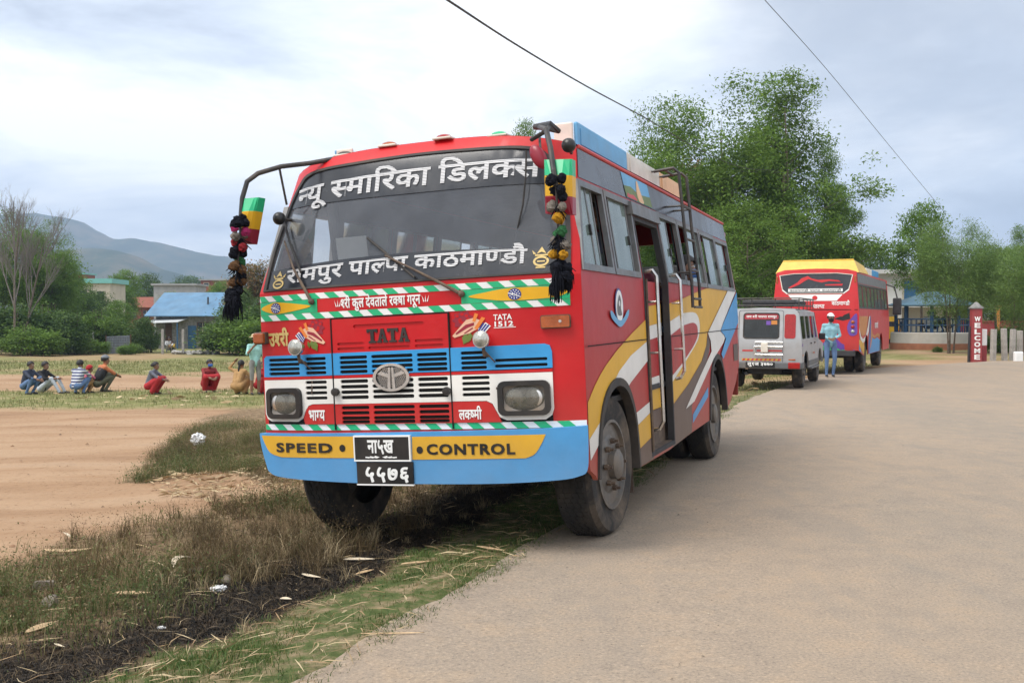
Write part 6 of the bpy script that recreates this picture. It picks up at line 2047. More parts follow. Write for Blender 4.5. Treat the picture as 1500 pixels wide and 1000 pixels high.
for i, (px, Y, top, key, rz, wd, lb) in enumerate((
        (20, 74, 445, 'shrub_dark', 0.2, 1.6, 'dark shrub mass at the left photo edge'), (68, 76, 440, 'shrub', 1.2, 1.4, 'big green shrub below the bare tree'),
        (102, 74, 455, 'shrub_dark', 2.0, 1.2, 'dark shrub left of the first fence posts'), (138, 78, 448, 'shrub', 3.0, 1.2, 'light green shrub behind the left fence posts'),
        (165, 80, 462, 'shrub_dark', 0.9, 1.0, 'dark shrub left above the grey metal sheets'), (212, 78, 462, 'shrub_dark', 1.7, 0.95, 'grey green shrub right of the metal sheets by the hut'),
        (135, 73, 492, 'shrub', 0.4, 1.3, 'low bright shrub at the foot of the fence'), (190, 73, 500, 'shrub', 4.4, 1.7, 'low green plants in front of the metal sheets'),
        (336, 76, 456, 'shrub', 2.8, 1.0, 'green shrub at the right corner of the hut'), (356, 72, 448, 'shrub', 5.2, 1.5, 'wide green shrub beside the painted bus'),
        (392, 74, 440, 'shrub_dark', 3.3, 1.6, 'dark shrub hidden half by the painted bus'), (45, 70, 470, 'shrub', 5.9, 1.5, 'olive shrub in front of the left shrub mass'))):
    plant(key, 'shrub', lb, px, Y, top, 2.55, rz, G4, 'shrub', wd)


def bare_tree(label, px, Y, top, seed, lean):
    b = ground_at(px, Y)
    H = CAM_H + (462 - top) / FPX * Y - b.z
    t = thing('bare_tree', label, 'tree', b, 0, 'leafless trees')
    rr = random.Random(seed)
    tk, br = MB(), MB()
    def grow_(p, d, l, r, depth):
        n = 5; pts = [p]
        for i in range(n):
            d = (d + Vector((rr.gauss(0, 0.05), rr.gauss(0, 0.05), 0.03))).normalized()
            pts.append(pts[-1] + d * l / n)
        (tk if depth == 0 else br).tube(pts, [r * (1 - 0.11 * i) for i in range(n + 1)], 6 if depth < 2 else 4, caps=False)
        if depth >= 5 or l < 0.25: return
        kids = 7 if depth == 0 else (5 if depth < 3 else 3)
        for k in range(kids):
            f = rr.uniform(0.42, 1.0) if depth == 0 else rr.uniform(0.3, 1.0)
            i = int(f * (n - 1)); q = pts[i].lerp(pts[i + 1], f * (n - 1) - i)
            a = rr.uniform(0, 6.28); sp = rr.uniform(0.25, 0.6)
            nd = (d + Vector((math.cos(a) * sp, math.sin(a) * sp, 0.12))).normalized()
            grow_(q, nd, l * rr.uniform(0.42, 0.62), r * 0.48, depth + 1)
    grow_(Vector((0, 0, -0.1)), Vector((lean, 0, 1)).normalized(), H * 0.60, H * 0.0066, 0)
    tk.build('trunk', 'bark', t, True); br.build('branches', 'bark_pale', t, True)
    return t


bare_tree('tall leafless tree rising over the shrubs at the left photo edge', 20, 72, 214, 3, 0.005)
bare_tree('leafless tree with spreading twigs right of the taller bare one', 34, 73, 245, 8, 0.03)
for key, (a, b) in PROTO.items():
    bpy.data.objects.remove(a); bpy.data.objects.remove(b)


# ================================================================== second bus, seen from behind
def place(root, x, y, rz, z=None):
    root.location = (x, y, float(road_z(x, y)) + 0.03 if z is None else z)
    root.rotation_euler = (0, 0, rz)


def pl(fn):
    return fn


pm('bus_red', (0.55, 0.012, 0.018), rough=0.35, var=0.08, dirt=DUST, dirt_amt=0.15, dirt_low=(0.5, 1.6, 0.3))
pm('bus_yellow', (0.66, 0.42, 0.035), rough=0.45, var=0.1, dirt=DUST, dirt_amt=0.2)
pm('bus_purple', (0.14, 0.06, 0.33), rough=0.4, var=0.1)
pm('bus_orange', (0.55, 0.20, 0.035), rough=0.4, var=0.12, dirt=DUST, dirt_amt=0.2)
pm('jeep_silver', (0.40, 0.41, 0.42), rough=0.35, var=0.06, metal=0.35, dirt=DUST, dirt_amt=0.3, dirt_low=(0.4, 1.3, 0.4))
pm('jeep_grey', (0.10, 0.105, 0.11), rough=0.6, var=0.15, dirt=DUST, dirt_amt=0.4)
pm('banner_red', (0.33, 0.02, 0.03), rough=0.5)

b2 = thing('passenger_bus', 'red bus with yellow roof carrier seen from behind beyond the silver jeep', 'bus')
B2W = 1.24
b2pos = at_depth(1252, 520, 29.6)
place(b2, 0, 0, 0)
B2_YAW = rad(25.5)
# local frame: x right, y ahead, z up; origin under the middle of the tail
ca_, sa_ = math.cos(-B2_YAW), math.sin(-B2_YAW)
cx0 = 10.02 - B2W * ca_; cy0 = 29.6 - B2W * sa_
b2.location = (cx0, cy0, float(road_z(cx0, cy0)) + 0.02); b2.rotation_euler = (0, 0, -B2_YAW)
L2 = 8.9


def w2(z): return B2W - 0.10 * max(0.0, (z - 1.75) / 1.3)
def R2(x, z, off):
    return Vector((x, 0.16 * max(0, z - 1.8) ** 1.4 * 0.6 + 0.10 * (abs(x) / B2W) ** 5 + (0.10 * max(0, 0.95 - z)) - off, z))
def S2(y, z, off): return Vector((w2(z) + off, y, z))
def S2L(y, z, off): return Vector((-w2(z) - off, y, z))


def w2o(z0, z1, n=8, s=1): return [(s * w2(z), z) for z in np.linspace(z0, z1, n)]
tailo = [(-w2(0.70), 0.70)] + [(w2(0.70), 0.70)] + w2o(0.75, 3.0)[1:] + [(0.9, 3.07), (0, 3.10), (-0.9, 3.07)] + w2o(3.0, 0.75, 8, -1)[:-1]
rw = [(-0.94, 2.50), (-0.80, 2.38), (0.80, 2.38), (0.94, 2.50), (1.03, 2.90), (0.6, 2.95), (-0.6, 2.95), (-1.03, 2.90)]
sheet('tail_panel', [tailo, rw], R2, 'bus_red', b2, 0.0, -0.04, 0.15)
rwo = sheet('rear_window', [rw], R2, 'tint_film', b2, -0.01, None, 0.3)
sheet('window_seal', [[(x * 1.025, 2.66 + (z - 2.66) * 1.06) for x, z in rw], rw], R2, 'cream_paint', b2, 0.012, -0.01, 0.3)
sheet('mountain_graphic', [[(x, 2.53 + (z - 2.30) * 0.66) for x, z in ((-0.78, 2.32), (-0.52, 2.55), (-0.40, 2.74), (-0.22, 2.84), (-0.10, 2.72), (0.08, 2.66), (0.40, 2.68), (0.66, 2.63), (0.72, 2.56), (0.40, 2.60), (0.18, 2.54), (0.0, 2.60),
                            (-0.20, 2.70), (-0.30, 2.62), (-0.46, 2.46), (-0.72, 2.30))]], R2, 'bus_red', rwo, -0.004, None, 0.3)
sheet('mountain_graphic', [[(0.28, 2.63), (0.78, 2.645), (0.76, 2.59), (0.28, 2.60)]], R2, 'bus_red', rwo, -0.004, None, 0.3)
sheet('text_strip', [rect(-0.78, 2.42, 0.78, 2.51)], R2, 'plain_white', rwo, -0.004, None, 0.3)
lettering('strip_lettering', 'काठमाण+डौ पाल+पा काठमाण+डौ', (-0.74, 2.43, 0.74, 2.505), R2, 'black_paint', rwo, -0.001, 0.01)
sheet('white_panel', [[(-0.78, 2.335), (-0.62, 2.15), (0.62, 2.15), (0.78, 2.335)]], R2, 'plain_white', b2, 0.006, None, 0.3)
sheet('white_panel', [[(-0.94, 2.48), (-0.80, 2.37), (-0.80, 2.345), (-0.97, 2.47)]], R2, 'plain_white', b2, 0.013, None, 0.3)
sheet('white_panel', [[(0.94, 2.48), (0.80, 2.37), (0.80, 2.345), (0.97, 2.47)]], R2, 'plain_white', b2, 0.013, None, 0.3)
sheet('red_dot', [ell(0.0, 2.235, 0.075, 0.07, 18)], R2, 'bus_red', b2, 0.010, None, 0.3)
lettering('tail_lettering', 'काठमाण+डौ', (0.48, 2.02, 0.98, 2.17), R2, 'plain_white', b2, 0.008, 0.02)
lettering('tail_lettering', 'पाल+पा', (-0.05, 1.93, 0.28, 2.04), R2, 'plain_white', b2, 0.008, 0.02)
sheet('tail_seam', [rect(-1.2, 1.88, 1.2, 1.90)], R2, 'slot_black', b2, 0.006, None, 0.3)
sheet('black_flash', [[(0.55, 1.62), (0.98, 1.80), (1.0, 1.62), (0.80, 1.57)]], R2, 'black_paint', b2, 0.006, None, 0.3)
sheet('purple_swoosh', [[(0.0, 0.705), (1.14, 0.705), (0.75, 0.92), (0.50, 1.18), (0.25, 1.42), (0.35, 1.0)]], R2, 'bus_purple', b2, 0.006, None, 0.3)
sheet('green_swoosh', [[(-0.3, 0.705), (0.9, 0.705), (0.5, 0.80), (0.1, 0.86)]], R2, 'green_paint', b2, 0.009, None, 0.3)
for s in (-1, 1):
    sheet('lamp_surround', [smooth_loop([(s * 1.17, 1.78), (s * 0.98, 1.56), (s * 0.92, 1.35), (s * 1.0, 1.14), (s * 1.18, 1.18), (s * 1.19, 1.45)])], R2, 'bus_purple', b2, 0.012, 0.0, 0.2)
    for z, m in ((1.53, 'amber_lens'), (1.39, 'red_lens'), (1.255, 'lamp_lens')):
        p = R2(s * 1.07, z, 0.012)
        MB().ball(p, 0.055, 12, sc=(1, 0.5, 0.9)).build('tail_lamp', m, b2, True)
    MB().bbox(R2(s * 1.12, 2.78, 0.01), (0.05, 0.05, 0.2), 0.012).build('tail_lamp', 'amber_lens', b2)
    sheet('corner_pillar_mark', [rect(s * 1.16 - 0.02, 1.9, s * 1.16 + 0.02, 2.2)], R2, 'bus_red', b2, 0.01, None, 0.3)
MB().bbox((0, -0.02, 0.62), (2.3, 0.14, 0.16), 0.02).build('rear_bumper', 'inside_dark', b2)
A2 = [smooth_loop([(1.35, 0.45), (1.42, 0.85), (1.62, 1.06), (1.9, 1.13), (2.18, 1.06), (2.38, 0.85), (2.45, 0.45)], False, 3),
      smooth_loop([(5.65, 0.45), (5.72, 0.85), (5.92, 1.06), (6.2, 1.13), (6.48, 1.06), (6.68, 0.85), (6.75, 0.45)], False, 3)]
W2 = [rect(0.35 + 1.03 * i, 1.97, 0.35 + 1.03 * i + 0.95, 2.60) for i in range(8)]
sb_ = [(0.10, 0.70), (1.3, 0.52), (L2, 0.52), (L2 + 0.15, 1.2), (L2, 1.8), (L2 - 0.35, 3.0), (0.32, 3.0), (0.20, 2.4), (0.08, 1.75)]
for mp in (S2, S2L):
    side_sheet('side_panel', [sb_], 'bus_red', 0.0, -0.03, 0.3, mp, A2 + W2, parent=b2)
    side_sheet('window_band', [[(0.26, 2.67), (0.30, 2.95), (L2 - 0.4, 2.95), (L2 - 0.3, 2.67)]], 'grey_frame', 0.005, None, 0.4, mp, parent=b2)
    fr = side_sheet('window_frame', [rect(0.27, 1.92, L2 - 0.25, 2.655)] + W2, 'black_paint', 0.005, -0.02, 0.5, mp, parent=b2)
    for lp in W2:
        side_sheet('pane', [grow(lp, 0.01)], 'window_glass', -0.01, None, 0.5, mp, parent=fr)
    for nm, lp, m, o in (('orange_swirl', [(0.10, 1.70), (2.3, 1.70), (2.0, 1.35), (1.6, 1.15), (0.9, 1.10), (0.10, 1.3)], 'bus_orange', .004),
                         ('white_swirl', [(0.10, 1.36), (0.5, 1.12), (1.0, 1.02), (1.7, 1.10), (2.3, 1.45), (2.55, 1.70), (2.8, 1.70), (2.5, 1.25), (1.9, 0.98), (1.0, 0.90), (0.4, 1.02), (0.10, 1.25)], 'white_paint', .007),
                         ('yellow_swirl', [(0.10, 1.02), (0.6, 0.98), (1.2, 0.93), (1.5, 0.7), (1.2, 0.55), (0.6, 0.75), (0.10, 0.85)], 'yellow_paint', .004),
                         ('blue_swirl', [(0.10, 0.90), (0.7, 0.62), (1.32, 0.53), (0.10, 0.71)], 'sky_blue_paint', .007),
                         ('blue_swirl', [(2.45, 0.53), (5.7, 0.53), (5.7, 0.9), (4.9, 1.0), (4.2, 0.95), (3.6, 1.0), (3.2, 1.35), (3.0, 1.70), (2.85, 1.70), (2.75, 1.2), (2.5, 0.95)], 'sky_blue_paint', .004),
                         ('orange_stripe', [(2.6, 0.6), (3.1, 0.75), (3.5, 1.05), (4.2, 0.98), (4.9, 1.05), (5.6, 0.98), (5.6, 1.08), (4.9, 1.15), (4.2, 1.06), (3.5, 1.15), (3.1, 1.5), (3.0, 0.9)], 'bus_orange', .007),
                         ('purple_stripe', [(2.45, 0.55), (2.75, 0.55), (3.05, 1.0), (2.95, 1.70), (2.85, 1.70), (2.85, 1.1)], 'bus_purple', .009)):
        side_sheet(nm, [lp], m, o, None, 0.3, mp, A2, parent=b2)
    lettering('side_lettering', 'काठमाण+डौ', (4.1, 1.30, 5.1, 1.55), mp, 'plain_white', b2, 0.01, 0.03)
rfV = [(x, y, 3.0 + 0.10 * (1 - (abs(x) / 1.14) ** 2.5) + 0.002) for y in (0.24, L2 - 0.35) for x in np.linspace(-1.14, 1.14, 13)]
link_mesh('roof', rfV, [(i, i + 1, 14 + i, 13 + i) for i in range(12)], 'bus_yellow', b2, True)
# yellow roof carrier: sloped fairing with raised rim
cv = MB()
V_ = [(-1.20, 0.30, 2.98), (1.20, 0.30, 2.98), (1.02, 0.55, 3.36), (-1.02, 0.55, 3.36), (1.14, 3.3, 3.02), (-1.14, 3.3, 3.02), (0.98, 3.3, 3.30), (-0.98, 3.3, 3.30)]
cv.add(V_, [(0, 1, 2, 3), (1, 4, 6, 2), (0, 3, 7, 5), (3, 2, 6, 7), (4, 5, 7, 6)])
cv.bbox((0, 0.56, 3.36), (2.05, 0.05, 0.05), 0.015)
cv.build('roof_carrier', 'bus_yellow', b2)
for s in (-1, 1):
    MB().bbox((s * 1.04, 4.1, 3.13), (0.05, 1.5, 0.22), 0.02).build('carrier_board', 'white_paint', b2)
    MB().bbox((s * 1.04, 5.9, 3.13), (0.05, 2.0, 0.22), 0.02).build('carrier_board', 'sky_blue_paint', b2)
link_mesh('nose', [S2(L2 - 0.02, z, 0) for z in (0.52, 1.2, 1.8, 2.99)] + [S2L(L2 - 0.02, z, 0) for z in (0.52, 1.2, 1.8, 2.99)], [(0, 1, 5, 4), (1, 2, 6, 5), (2, 3, 7, 6)], 'bus_red', b2)
ch = MB(); ch.box((0, 4.2, 0.78), (2.2, 8.0, 0.3)); ch.box((0, 4.2, 0.55), (0.9, 7, 0.2)); ch.tube([(-1, 1.9, 0.5), (1, 1.9, 0.5)], 0.09); ch.build('chassis', 'inside_dark', b2)
inn = MB(); inn.box((0, 4.2, 1.2), (2.3, 8.0, 0.06))
for k in range(7):
    for sx in (-0.7, 0.7): inn.bbox((sx, 1.0 + k * 1.0, 1.85), (0.85, 0.12, 0.7), 0.03)
inn.build('seat_rows', 'seat_cloth', b2)
hm = MB().bbox((w2(2.1) + 0.30, L2 + 0.05, 2.05), (0.30, 0.12, 0.62), 0.04)
hm.build('wing_mirror', 'inside_dark', b2)
MB().tube([(w2(2.9), L2 - 0.3, 2.85), (w2(2.6) + 0.25, L2, 2.75), (w2(2.1) + 0.30, L2 + 0.05, 2.35)], 0.025, 6).build('mirror_arm', 'dark_metal', b2)


def simple_wheel(root, loc, R, width, side, dual=False):
    """wheel with tyre and rim for the more distant vehicles"""
    e = bpy.data.objects.new('wheel', None); C.objects.link(e); e.parent = root; e.location = loc
    s = side
    mb = MB()
    for x0 in ([0.0, -s * (width + 0.05)] if dual else [0.0]):
        mb.lathe([(x0 - s * 0.01, R * 0.6), (x0 + s * 0.008, R * 0.75), (x0 + s * 0.004, R * 0.92), (x0 - s * 0.04, R), (x0 - s * (width - 0.04), R), (x0 - s * width, R * 0.9), (x0 - s * width, R * 0.6)], (0, 0, 0), 'X', 32)
    mb.build('tyre', 'tyre_rubber', e, True)
    rm = MB().lathe([(-s * 0.02, R * 0.62), (s * 0.006, R * 0.6), (-s * 0.05, R * 0.52), (-s * (0.12 if dual else 0.04), R * 0.4), (-s * (0.12 if dual else 0.02), R * 0.15), (s * (-0.06 if dual else 0.03), R * 0.13), (s * (-0.05 if dual else 0.03), 0.01)], (0, 0, 0), 'X', 24)
    for i in range(6):
        a = i * math.pi / 3
        rm.tube([(-s * (0.12 if dual else 0.03), math.cos(a) * R * 0.3, math.sin(a) * R * 0.3), (s * (-0.09 if dual else 0.01), math.cos(a) * R * 0.3, math.sin(a) * R * 0.3)], 0.018, 6)
    rm.build('rim', 'rim_metal', e, True)
    return e


for s in (-1, 1):
    simple_wheel(b2, (s * 1.18, 1.9, 0.49), 0.49, 0.25, s, True)
    simple_wheel(b2, (s * 1.20, 6.2, 0.49), 0.49, 0.27, s)

# ================================================================== silver jeep
jp = thing('jeep', 'silver jeep with roof rack and red rear banner parked behind the painted bus', 'jeep')
JW = 0.86
jyaw = rad(23)
rx_, ry_ = 6.42, 22.7                       # rear right corner on the road
jp.location = (rx_ - JW * math.cos(jyaw), ry_ + JW * math.sin(jyaw), float(road_z(0, 23)) - 0.0)
jp.rotation_euler = (0, 0, -jyaw)


def jw(z): return JW - 0.085 * max(0.0, (z - 1.05) / 0.75)
def RJ(x, z, off): return Vector((x, 0.10 * max(0, z - 1.05) / 0.75 + 0.06 * (abs(x) / JW) ** 6 - off, z))
def SJ(y, z, off): return Vector((jw(z) + off, y, z))
def SJL(y, z, off): return Vector((-jw(z) - off, y, z))


jt = [(-jw(0.52), 0.52), (jw(0.52), 0.52)] + [(jw(z), z) for z in (0.8, 1.05, 1.4, 1.72)] + [(0.70, 1.82), (0.0, 1.85), (-0.70, 1.82)] + [(-jw(z), z) for z in (1.72, 1.4, 1.05, 0.8)]
jwin = rrect(-0.42, 1.16, 0.36, 1.72, 0.06)
jql = rrect(-0.745, 1.16, -0.555, 1.70, 0.05); jqr = rrect(0.485, 1.16, 0.725, 1.70, 0.05)
sheet('rear_panel', [jt, jwin, jql, jqr], RJ, 'jeep_silver', jp, 0.0, -0.03, 0.12)
gw = sheet('rear_window', [jwin], RJ, 'dark_glass', jp, -0.012, None, 0.3)
sheet('window_seal', [rrect(-0.435, 1.145, 0.375, 1.735, 0.07), rrect(-0.41, 1.17, 0.35, 1.71, 0.055)], RJ, 'rubber', jp, 0.006, -0.01, 0.2)
sheet('banner', [rrect(-0.41, 1.585, 0.35, 1.71, 0.03)], RJ, 'banner_red', gw, -0.006, None, 0.3)
lettering('banner_lettering', 'जय श+री पाल+पा रामपुर', (-0.37, 1.60, 0.31, 1.69), RJ, 'plain_white', gw, -0.003, 0.02)
sheet('sticker', [rect(0.19, 1.47, 0.32, 1.56)], RJ, 'bus_orange', gw, -0.004, None, 0.3)
sheet('sticker', [rect(0.08, 1.46, 0.18, 1.55)], RJ, 'bus_purple', gw, -0.004, None, 0.3)
for q in (jql, jqr):
    sheet('rear_lamp', [q], RJ, 'red_lens', jp, 0.012, -0.02, 0.2)
sheet('door_seam', [rrect(-0.53, 0.60, 0.46, 1.79, 0.05), rrect(-0.522, 0.608, 0.452, 1.782, 0.045)], RJ, 'slot_black', jp, 0.004, None, 0.2)
hb = MB()
for z in (1.075, 0.98, 0.80):
    hb.tube([RJ(-0.15, z, 0.05), RJ(0.46, z, 0.05)], 0.016, 6)
hb.tube([RJ(-0.15, 1.075, 0.05), RJ(-0.17, 0.95, 0.06), RJ(-0.15, 0.80, 0.05)], 0.016, 6)
hb.build('rear_rail', 'chrome', jp)
MB().bbox(RJ(0.06, 0.95, 0.05), (0.16, 0.06, 0.22), 0.02).build('rail_shield', 'cream_paint', jp)
sheet('red_stripe', [rect(-0.44, 0.865, -0.20, 0.90)], RJ, 'bus_red', jp, 0.006, None, 0.3)
sheet('red_stripe', [rect(-0.12, 0.865, 0.44, 0.90)], RJ, 'bus_red', jp, 0.006, None, 0.3)
t_ = sheet('hazard_strip', [rect(-0.45, 0.655, 0.42, 0.705)], RJ, 'yellow_paint', jp, 0.006, None, 0.3)
mb = MB()
for k in range(9):
    x = -0.44 + k * 0.097
    V, F = fill2d([[(x, 0.655), (x + 0.045, 0.655), (x + 0.07, 0.705), (x + 0.025, 0.705)]], 0.2); solid2d('', V, F, RJ, None, None, 0.009, None, False, mb)
mb.build('hazard_marks', 'bus_red', t_)
bmp = MB().bbox((0, -0.06, 0.555), (1.74, 0.14, 0.15), 0.025).build('rear_bumper', 'jeep_grey', jp)
for s in (-1, 1):
    MB().bbox((s * 0.72, -0.105, 0.56), (0.26, 0.09, 0.14), 0.02).build('bumper_lamp', 'red_lens', jp)
    MB().bbox((s * 0.65, 0.02, 0.685), (0.16, 0.03, 0.035), 0.01).build('reflector', 'amber_lens', jp)
pj = MB().bbox((-0.02, -0.137, 0.575), (0.64, 0.012, 0.12), 0.004).build('number_plate', 'black_paint', jp)
lettering('plate_lettering', 'लु१ज ३७७०', (-0.30, 0.525, 0.26, 0.625), lambda x, z, o: Vector((x, -0.144 - o, z)), 'plain_white', pj, 0.003, 0.03)
# sides
JA = [smooth_loop([(0.38, 0.30), (0.45, 0.66), (0.65, 0.83), (0.88, 0.86), (1.1, 0.82), (1.28, 0.64), (1.33, 0.30)], False, 3),
      smooth_loop([(3.18, 0.30), (3.25, 0.66), (3.42, 0.82), (3.63, 0.85), (3.85, 0.80), (4.02, 0.64), (4.07, 0.30)], False, 3)]
JWN = [rrect(0.22, 1.14, 0.98, 1.66, 0.06), rrect(1.06, 1.14, 1.78, 1.66, 0.05), rrect(1.90, 1.14, 2.50, 1.66, 0.05), [(2.60, 1.14), (3.05, 1.14), (2.85, 1.66), (2.60, 1.66)]]
js = [(0.05, 0.50), (1.3, 0.46), (4.25, 0.48), (4.32, 0.95), (3.3, 1.10), (2.95, 1.76), (0.22, 1.76), (0.12, 1.4), (0.06, 1.05)]
for mp in (SJ, SJL):
    side_sheet('side_panel', [js], 'jeep_silver', 0.0, -0.03, 0.2, mp, JA + JWN, parent=jp)
    for lp in JWN:
        side_sheet('window', [grow(lp, 0.005)], 'dark_glass', -0.012, None, 0.4, mp, parent=jp)
    for y in (1.02, 1.84, 2.55, 3.12):
        side_sheet('door_seam', [rect(y - 0.004, 0.62, y + 0.004, 1.72 if y < 3 else 1.1)], 'slot_black', 0.004, None, 0.5, mp, JA, parent=jp)
    side_sheet('side_cladding', [[(0.06, 0.50), (4.25, 0.50), (4.25, 0.62), (0.06, 0.62)]], 'jeep_grey', 0.012, 0.0, 0.3, mp, JA, parent=jp)
    for y in (1.72, 2.44):
        MB().bbox(mp(y, 1.02, 0.012), (0.02, 0.12, 0.03), 0.006).build('door_handle', 'black_paint', jp)
    side_sheet('side_decal', [[(0.10, 0.98), (0.24, 0.98), (0.26, 1.04), (0.12, 1.04)]], 'bus_purple', 0.004, None, 0.3, mp, parent=jp)
    for y, m in ((0.2, 'bus_orange'), (2.1, 'bus_orange'), (2.3, 'bus_red')):
        side_sheet('side_decal', [rect(y, 0.76, y + 0.14, 0.80)], m, 0.004, None, 0.3, mp, parent=jp)
rfV = [(x, y, 1.755 + 0.10 * (1 - (abs(x) / 0.78) ** 2.6)) for y in np.linspace(0.14, 2.97, 6) for x in np.linspace(-0.785, 0.785, 13)]
link_mesh('roof', rfV, [(13 * j + i, 13 * j + i + 1, 13 * j + 14 + i, 13 * j + 13 + i) for j in range(5) for i in range(12)], 'jeep_silver', jp, True)
hd = MB().add([(-0.79, 3.0, 1.74), (0.79, 3.0, 1.74), (0.84, 3.36, 1.10), (-0.84, 3.36, 1.10)], [(0, 1, 2, 3)]); hd.build('windscreen', 'dark_glass', jp)
hd = MB().add([(-0.84, 3.36, 1.09), (0.84, 3.36, 1.09), (0.82, 4.3, 0.95), (-0.82, 4.3, 0.95), (0.82, 4.36, 0.5), (-0.82, 4.36, 0.5)], [(0, 1, 2, 3), (3, 2, 4, 5)]); hd.build('bonnet', 'jeep_silver', jp)
ins = MB().box((0, 2.2, 0.62), (1.5, 4.0, 0.16)); ins.box((0, 2.2, 0.45), (0.7, 4.0, 0.2)); ins.tube([(-0.7, 0.85, 0.36), (0.7, 0.85, 0.36)], 0.06)
ins.tube([(-0.35, -0.02, 0.36), (-0.35, 1.2, 0.38)], 0.04)
ins.build('chassis', 'inside_dark', jp)
st = MB()
for y in (1.0, 1.9, 2.6):
    for sx in (-0.4, 0.4): st.bbox((sx, y, 1.15), (0.6, 0.12, 0.6), 0.04).bbox((sx, y, 1.5), (0.24, 0.1, 0.16), 0.03)
st.build('seat_rows', 'inside_dark', jp)
st = MB().bbox((JW - 0.02, 2.2, 0.44), (0.16, 1.5, 0.05), 0.015); st.build('side_step', 'jeep_grey', jp)
st = MB().bbox((-JW + 0.02, 2.2, 0.44), (0.16, 1.5, 0.05), 0.015); st.build('side_step', 'jeep_grey', jp)
rk = MB()
for z, g in ((1.90, 0.0), (2.06, 0.02)):
    c_ = [(-0.78 - g, 0.16 - g, z), (0.78 + g, 0.16 - g, z), (0.78 + g, 2.75, z), (-0.78 - g, 2.75, z)]
    for i in range(4): rk.tube([c_[i], c_[(i + 1) % 4]], 0.015, 6)
for x in (-0.78, -0.26, 0.26, 0.78):
    for y in (0.16, 2.75): rk.tube([(x, y, 1.80), (x, y, 2.06)], 0.012, 6)
for y in (0.9, 1.6, 2.2):
    for x in (-0.78, 0.78): rk.tube([(x, y, 1.80), (x, y, 2.06)], 0.012, 6)
for x in np.linspace(-0.6, 0.6, 6): rk.tube([(x, 0.16, 1.90), (x, 2.75, 1.90)], 0.010, 5)
rk.build('roof_rack', 'dark_metal', jp)
ldj = MB()
for x in (-0.68, -0.60): ldj.tube([(x, -0.02, 0.62), (x, 0.0, 1.05), (x + 0.0, 0.08, 1.75), (x, 0.16, 2.0)], 0.012, 6)
ldj.build('rear_ladder', 'chrome', jp)
for s in (-1, 1):
    simple_wheel(jp, (s * 0.80, 0.86, 0.355), 0.355, 0.22, s)
    simple_wheel(jp, (s * 0.80, 3.63, 0.355), 0.355, 0.22, s)
    MB().bbox((s * (JW + 0.12), 2.95, 1.16), (0.16, 0.07, 0.16), 0.025).build('wing_mirror', 'black_paint', jp)
tarp = MB().bbox((0.05, 1.5, 1.97), (1.2, 2.0, 0.10), 0.04)
o = tarp.build('folded_tarpaulin', 'inside_dark'); o.matrix_world = Matrix.Translation(jp.location) @ Matrix.Rotation(-jyaw, 4, 'Z')
tag(o, 'dark folded tarpaulin lying in the roof rack of the silver jeep', 'tarpaulin')

# ================================================================== houses and other buildings
pm('sheet_blue', (0.085, 0.20, 0.33), rough=0.45, var=0.2, scale=1.2, dirt=(0.2, 0.25, 0.28), dirt_amt=0.35)
pm('stone_wall', (0.24, 0.235, 0.225), rough=0.95, var=0.45, scale=4.5, bump=0.8, bscale=9)
pm('stone_wall_pale', (0.34, 0.33, 0.31), rough=0.95, var=0.5, scale=5, bump=0.8, bscale=9)
pm('sheet_pale', (0.52, 0.54, 0.55), rough=0.5, var=0.1)
pm('sheet_grey', (0.17, 0.19, 0.21), rough=0.6, var=0.2, scale=1.5, stripes=('Z', 0.20, 0.35, (0.12, 0.135, 0.15)))
pm('sheet_turquoise', (0.16, 0.42, 0.38), rough=0.5, var=0.1)
pm('tile_red', (0.24, 0.075, 0.045), rough=0.8, var=0.2, scale=3)
pm('brick_red', (0.20, 0.06, 0.04), rough=0.9, var=0.2, scale=2)
pm('plaster_white', (0.60, 0.60, 0.58), rough=0.85, var=0.08, scale=1)
pm('plaster_cream', (0.50, 0.45, 0.36), rough=0.85, var=0.1, scale=1)
pm('concrete', (0.30, 0.30, 0.30), rough=0.9, var=0.15, scale=1.5)
pm('window_dark', (0.025, 0.03, 0.04), rough=0.2, var=0.2)
pm('window_blue', (0.03, 0.11, 0.22), rough=0.5, var=0.15)
pm('wood_brown', (0.10, 0.055, 0.03), rough=0.8, var=0.2)
pm('post_concrete', (0.34, 0.32, 0.29), rough=0.95, var=0.25, scale=5, bump=0.4)
pm('pavilion_blue', (0.012, 0.06, 0.15), rough=0.5, var=0.15)
pm('base_white', (0.47, 0.45, 0.41), rough=0.85, var=0.12, scale=1.5, dirt=(0.30, 0.20, 0.13), dirt_amt=0.4)
pm('base_brick', (0.32, 0.13, 0.07), rough=0.9, var=0.2, scale=2.5)
pm('sign_red', (0.28, 0.03, 0.035), rough=0.6, var=0.12, dirt=(0.3, 0.2, 0.15), dirt_amt=0.2)


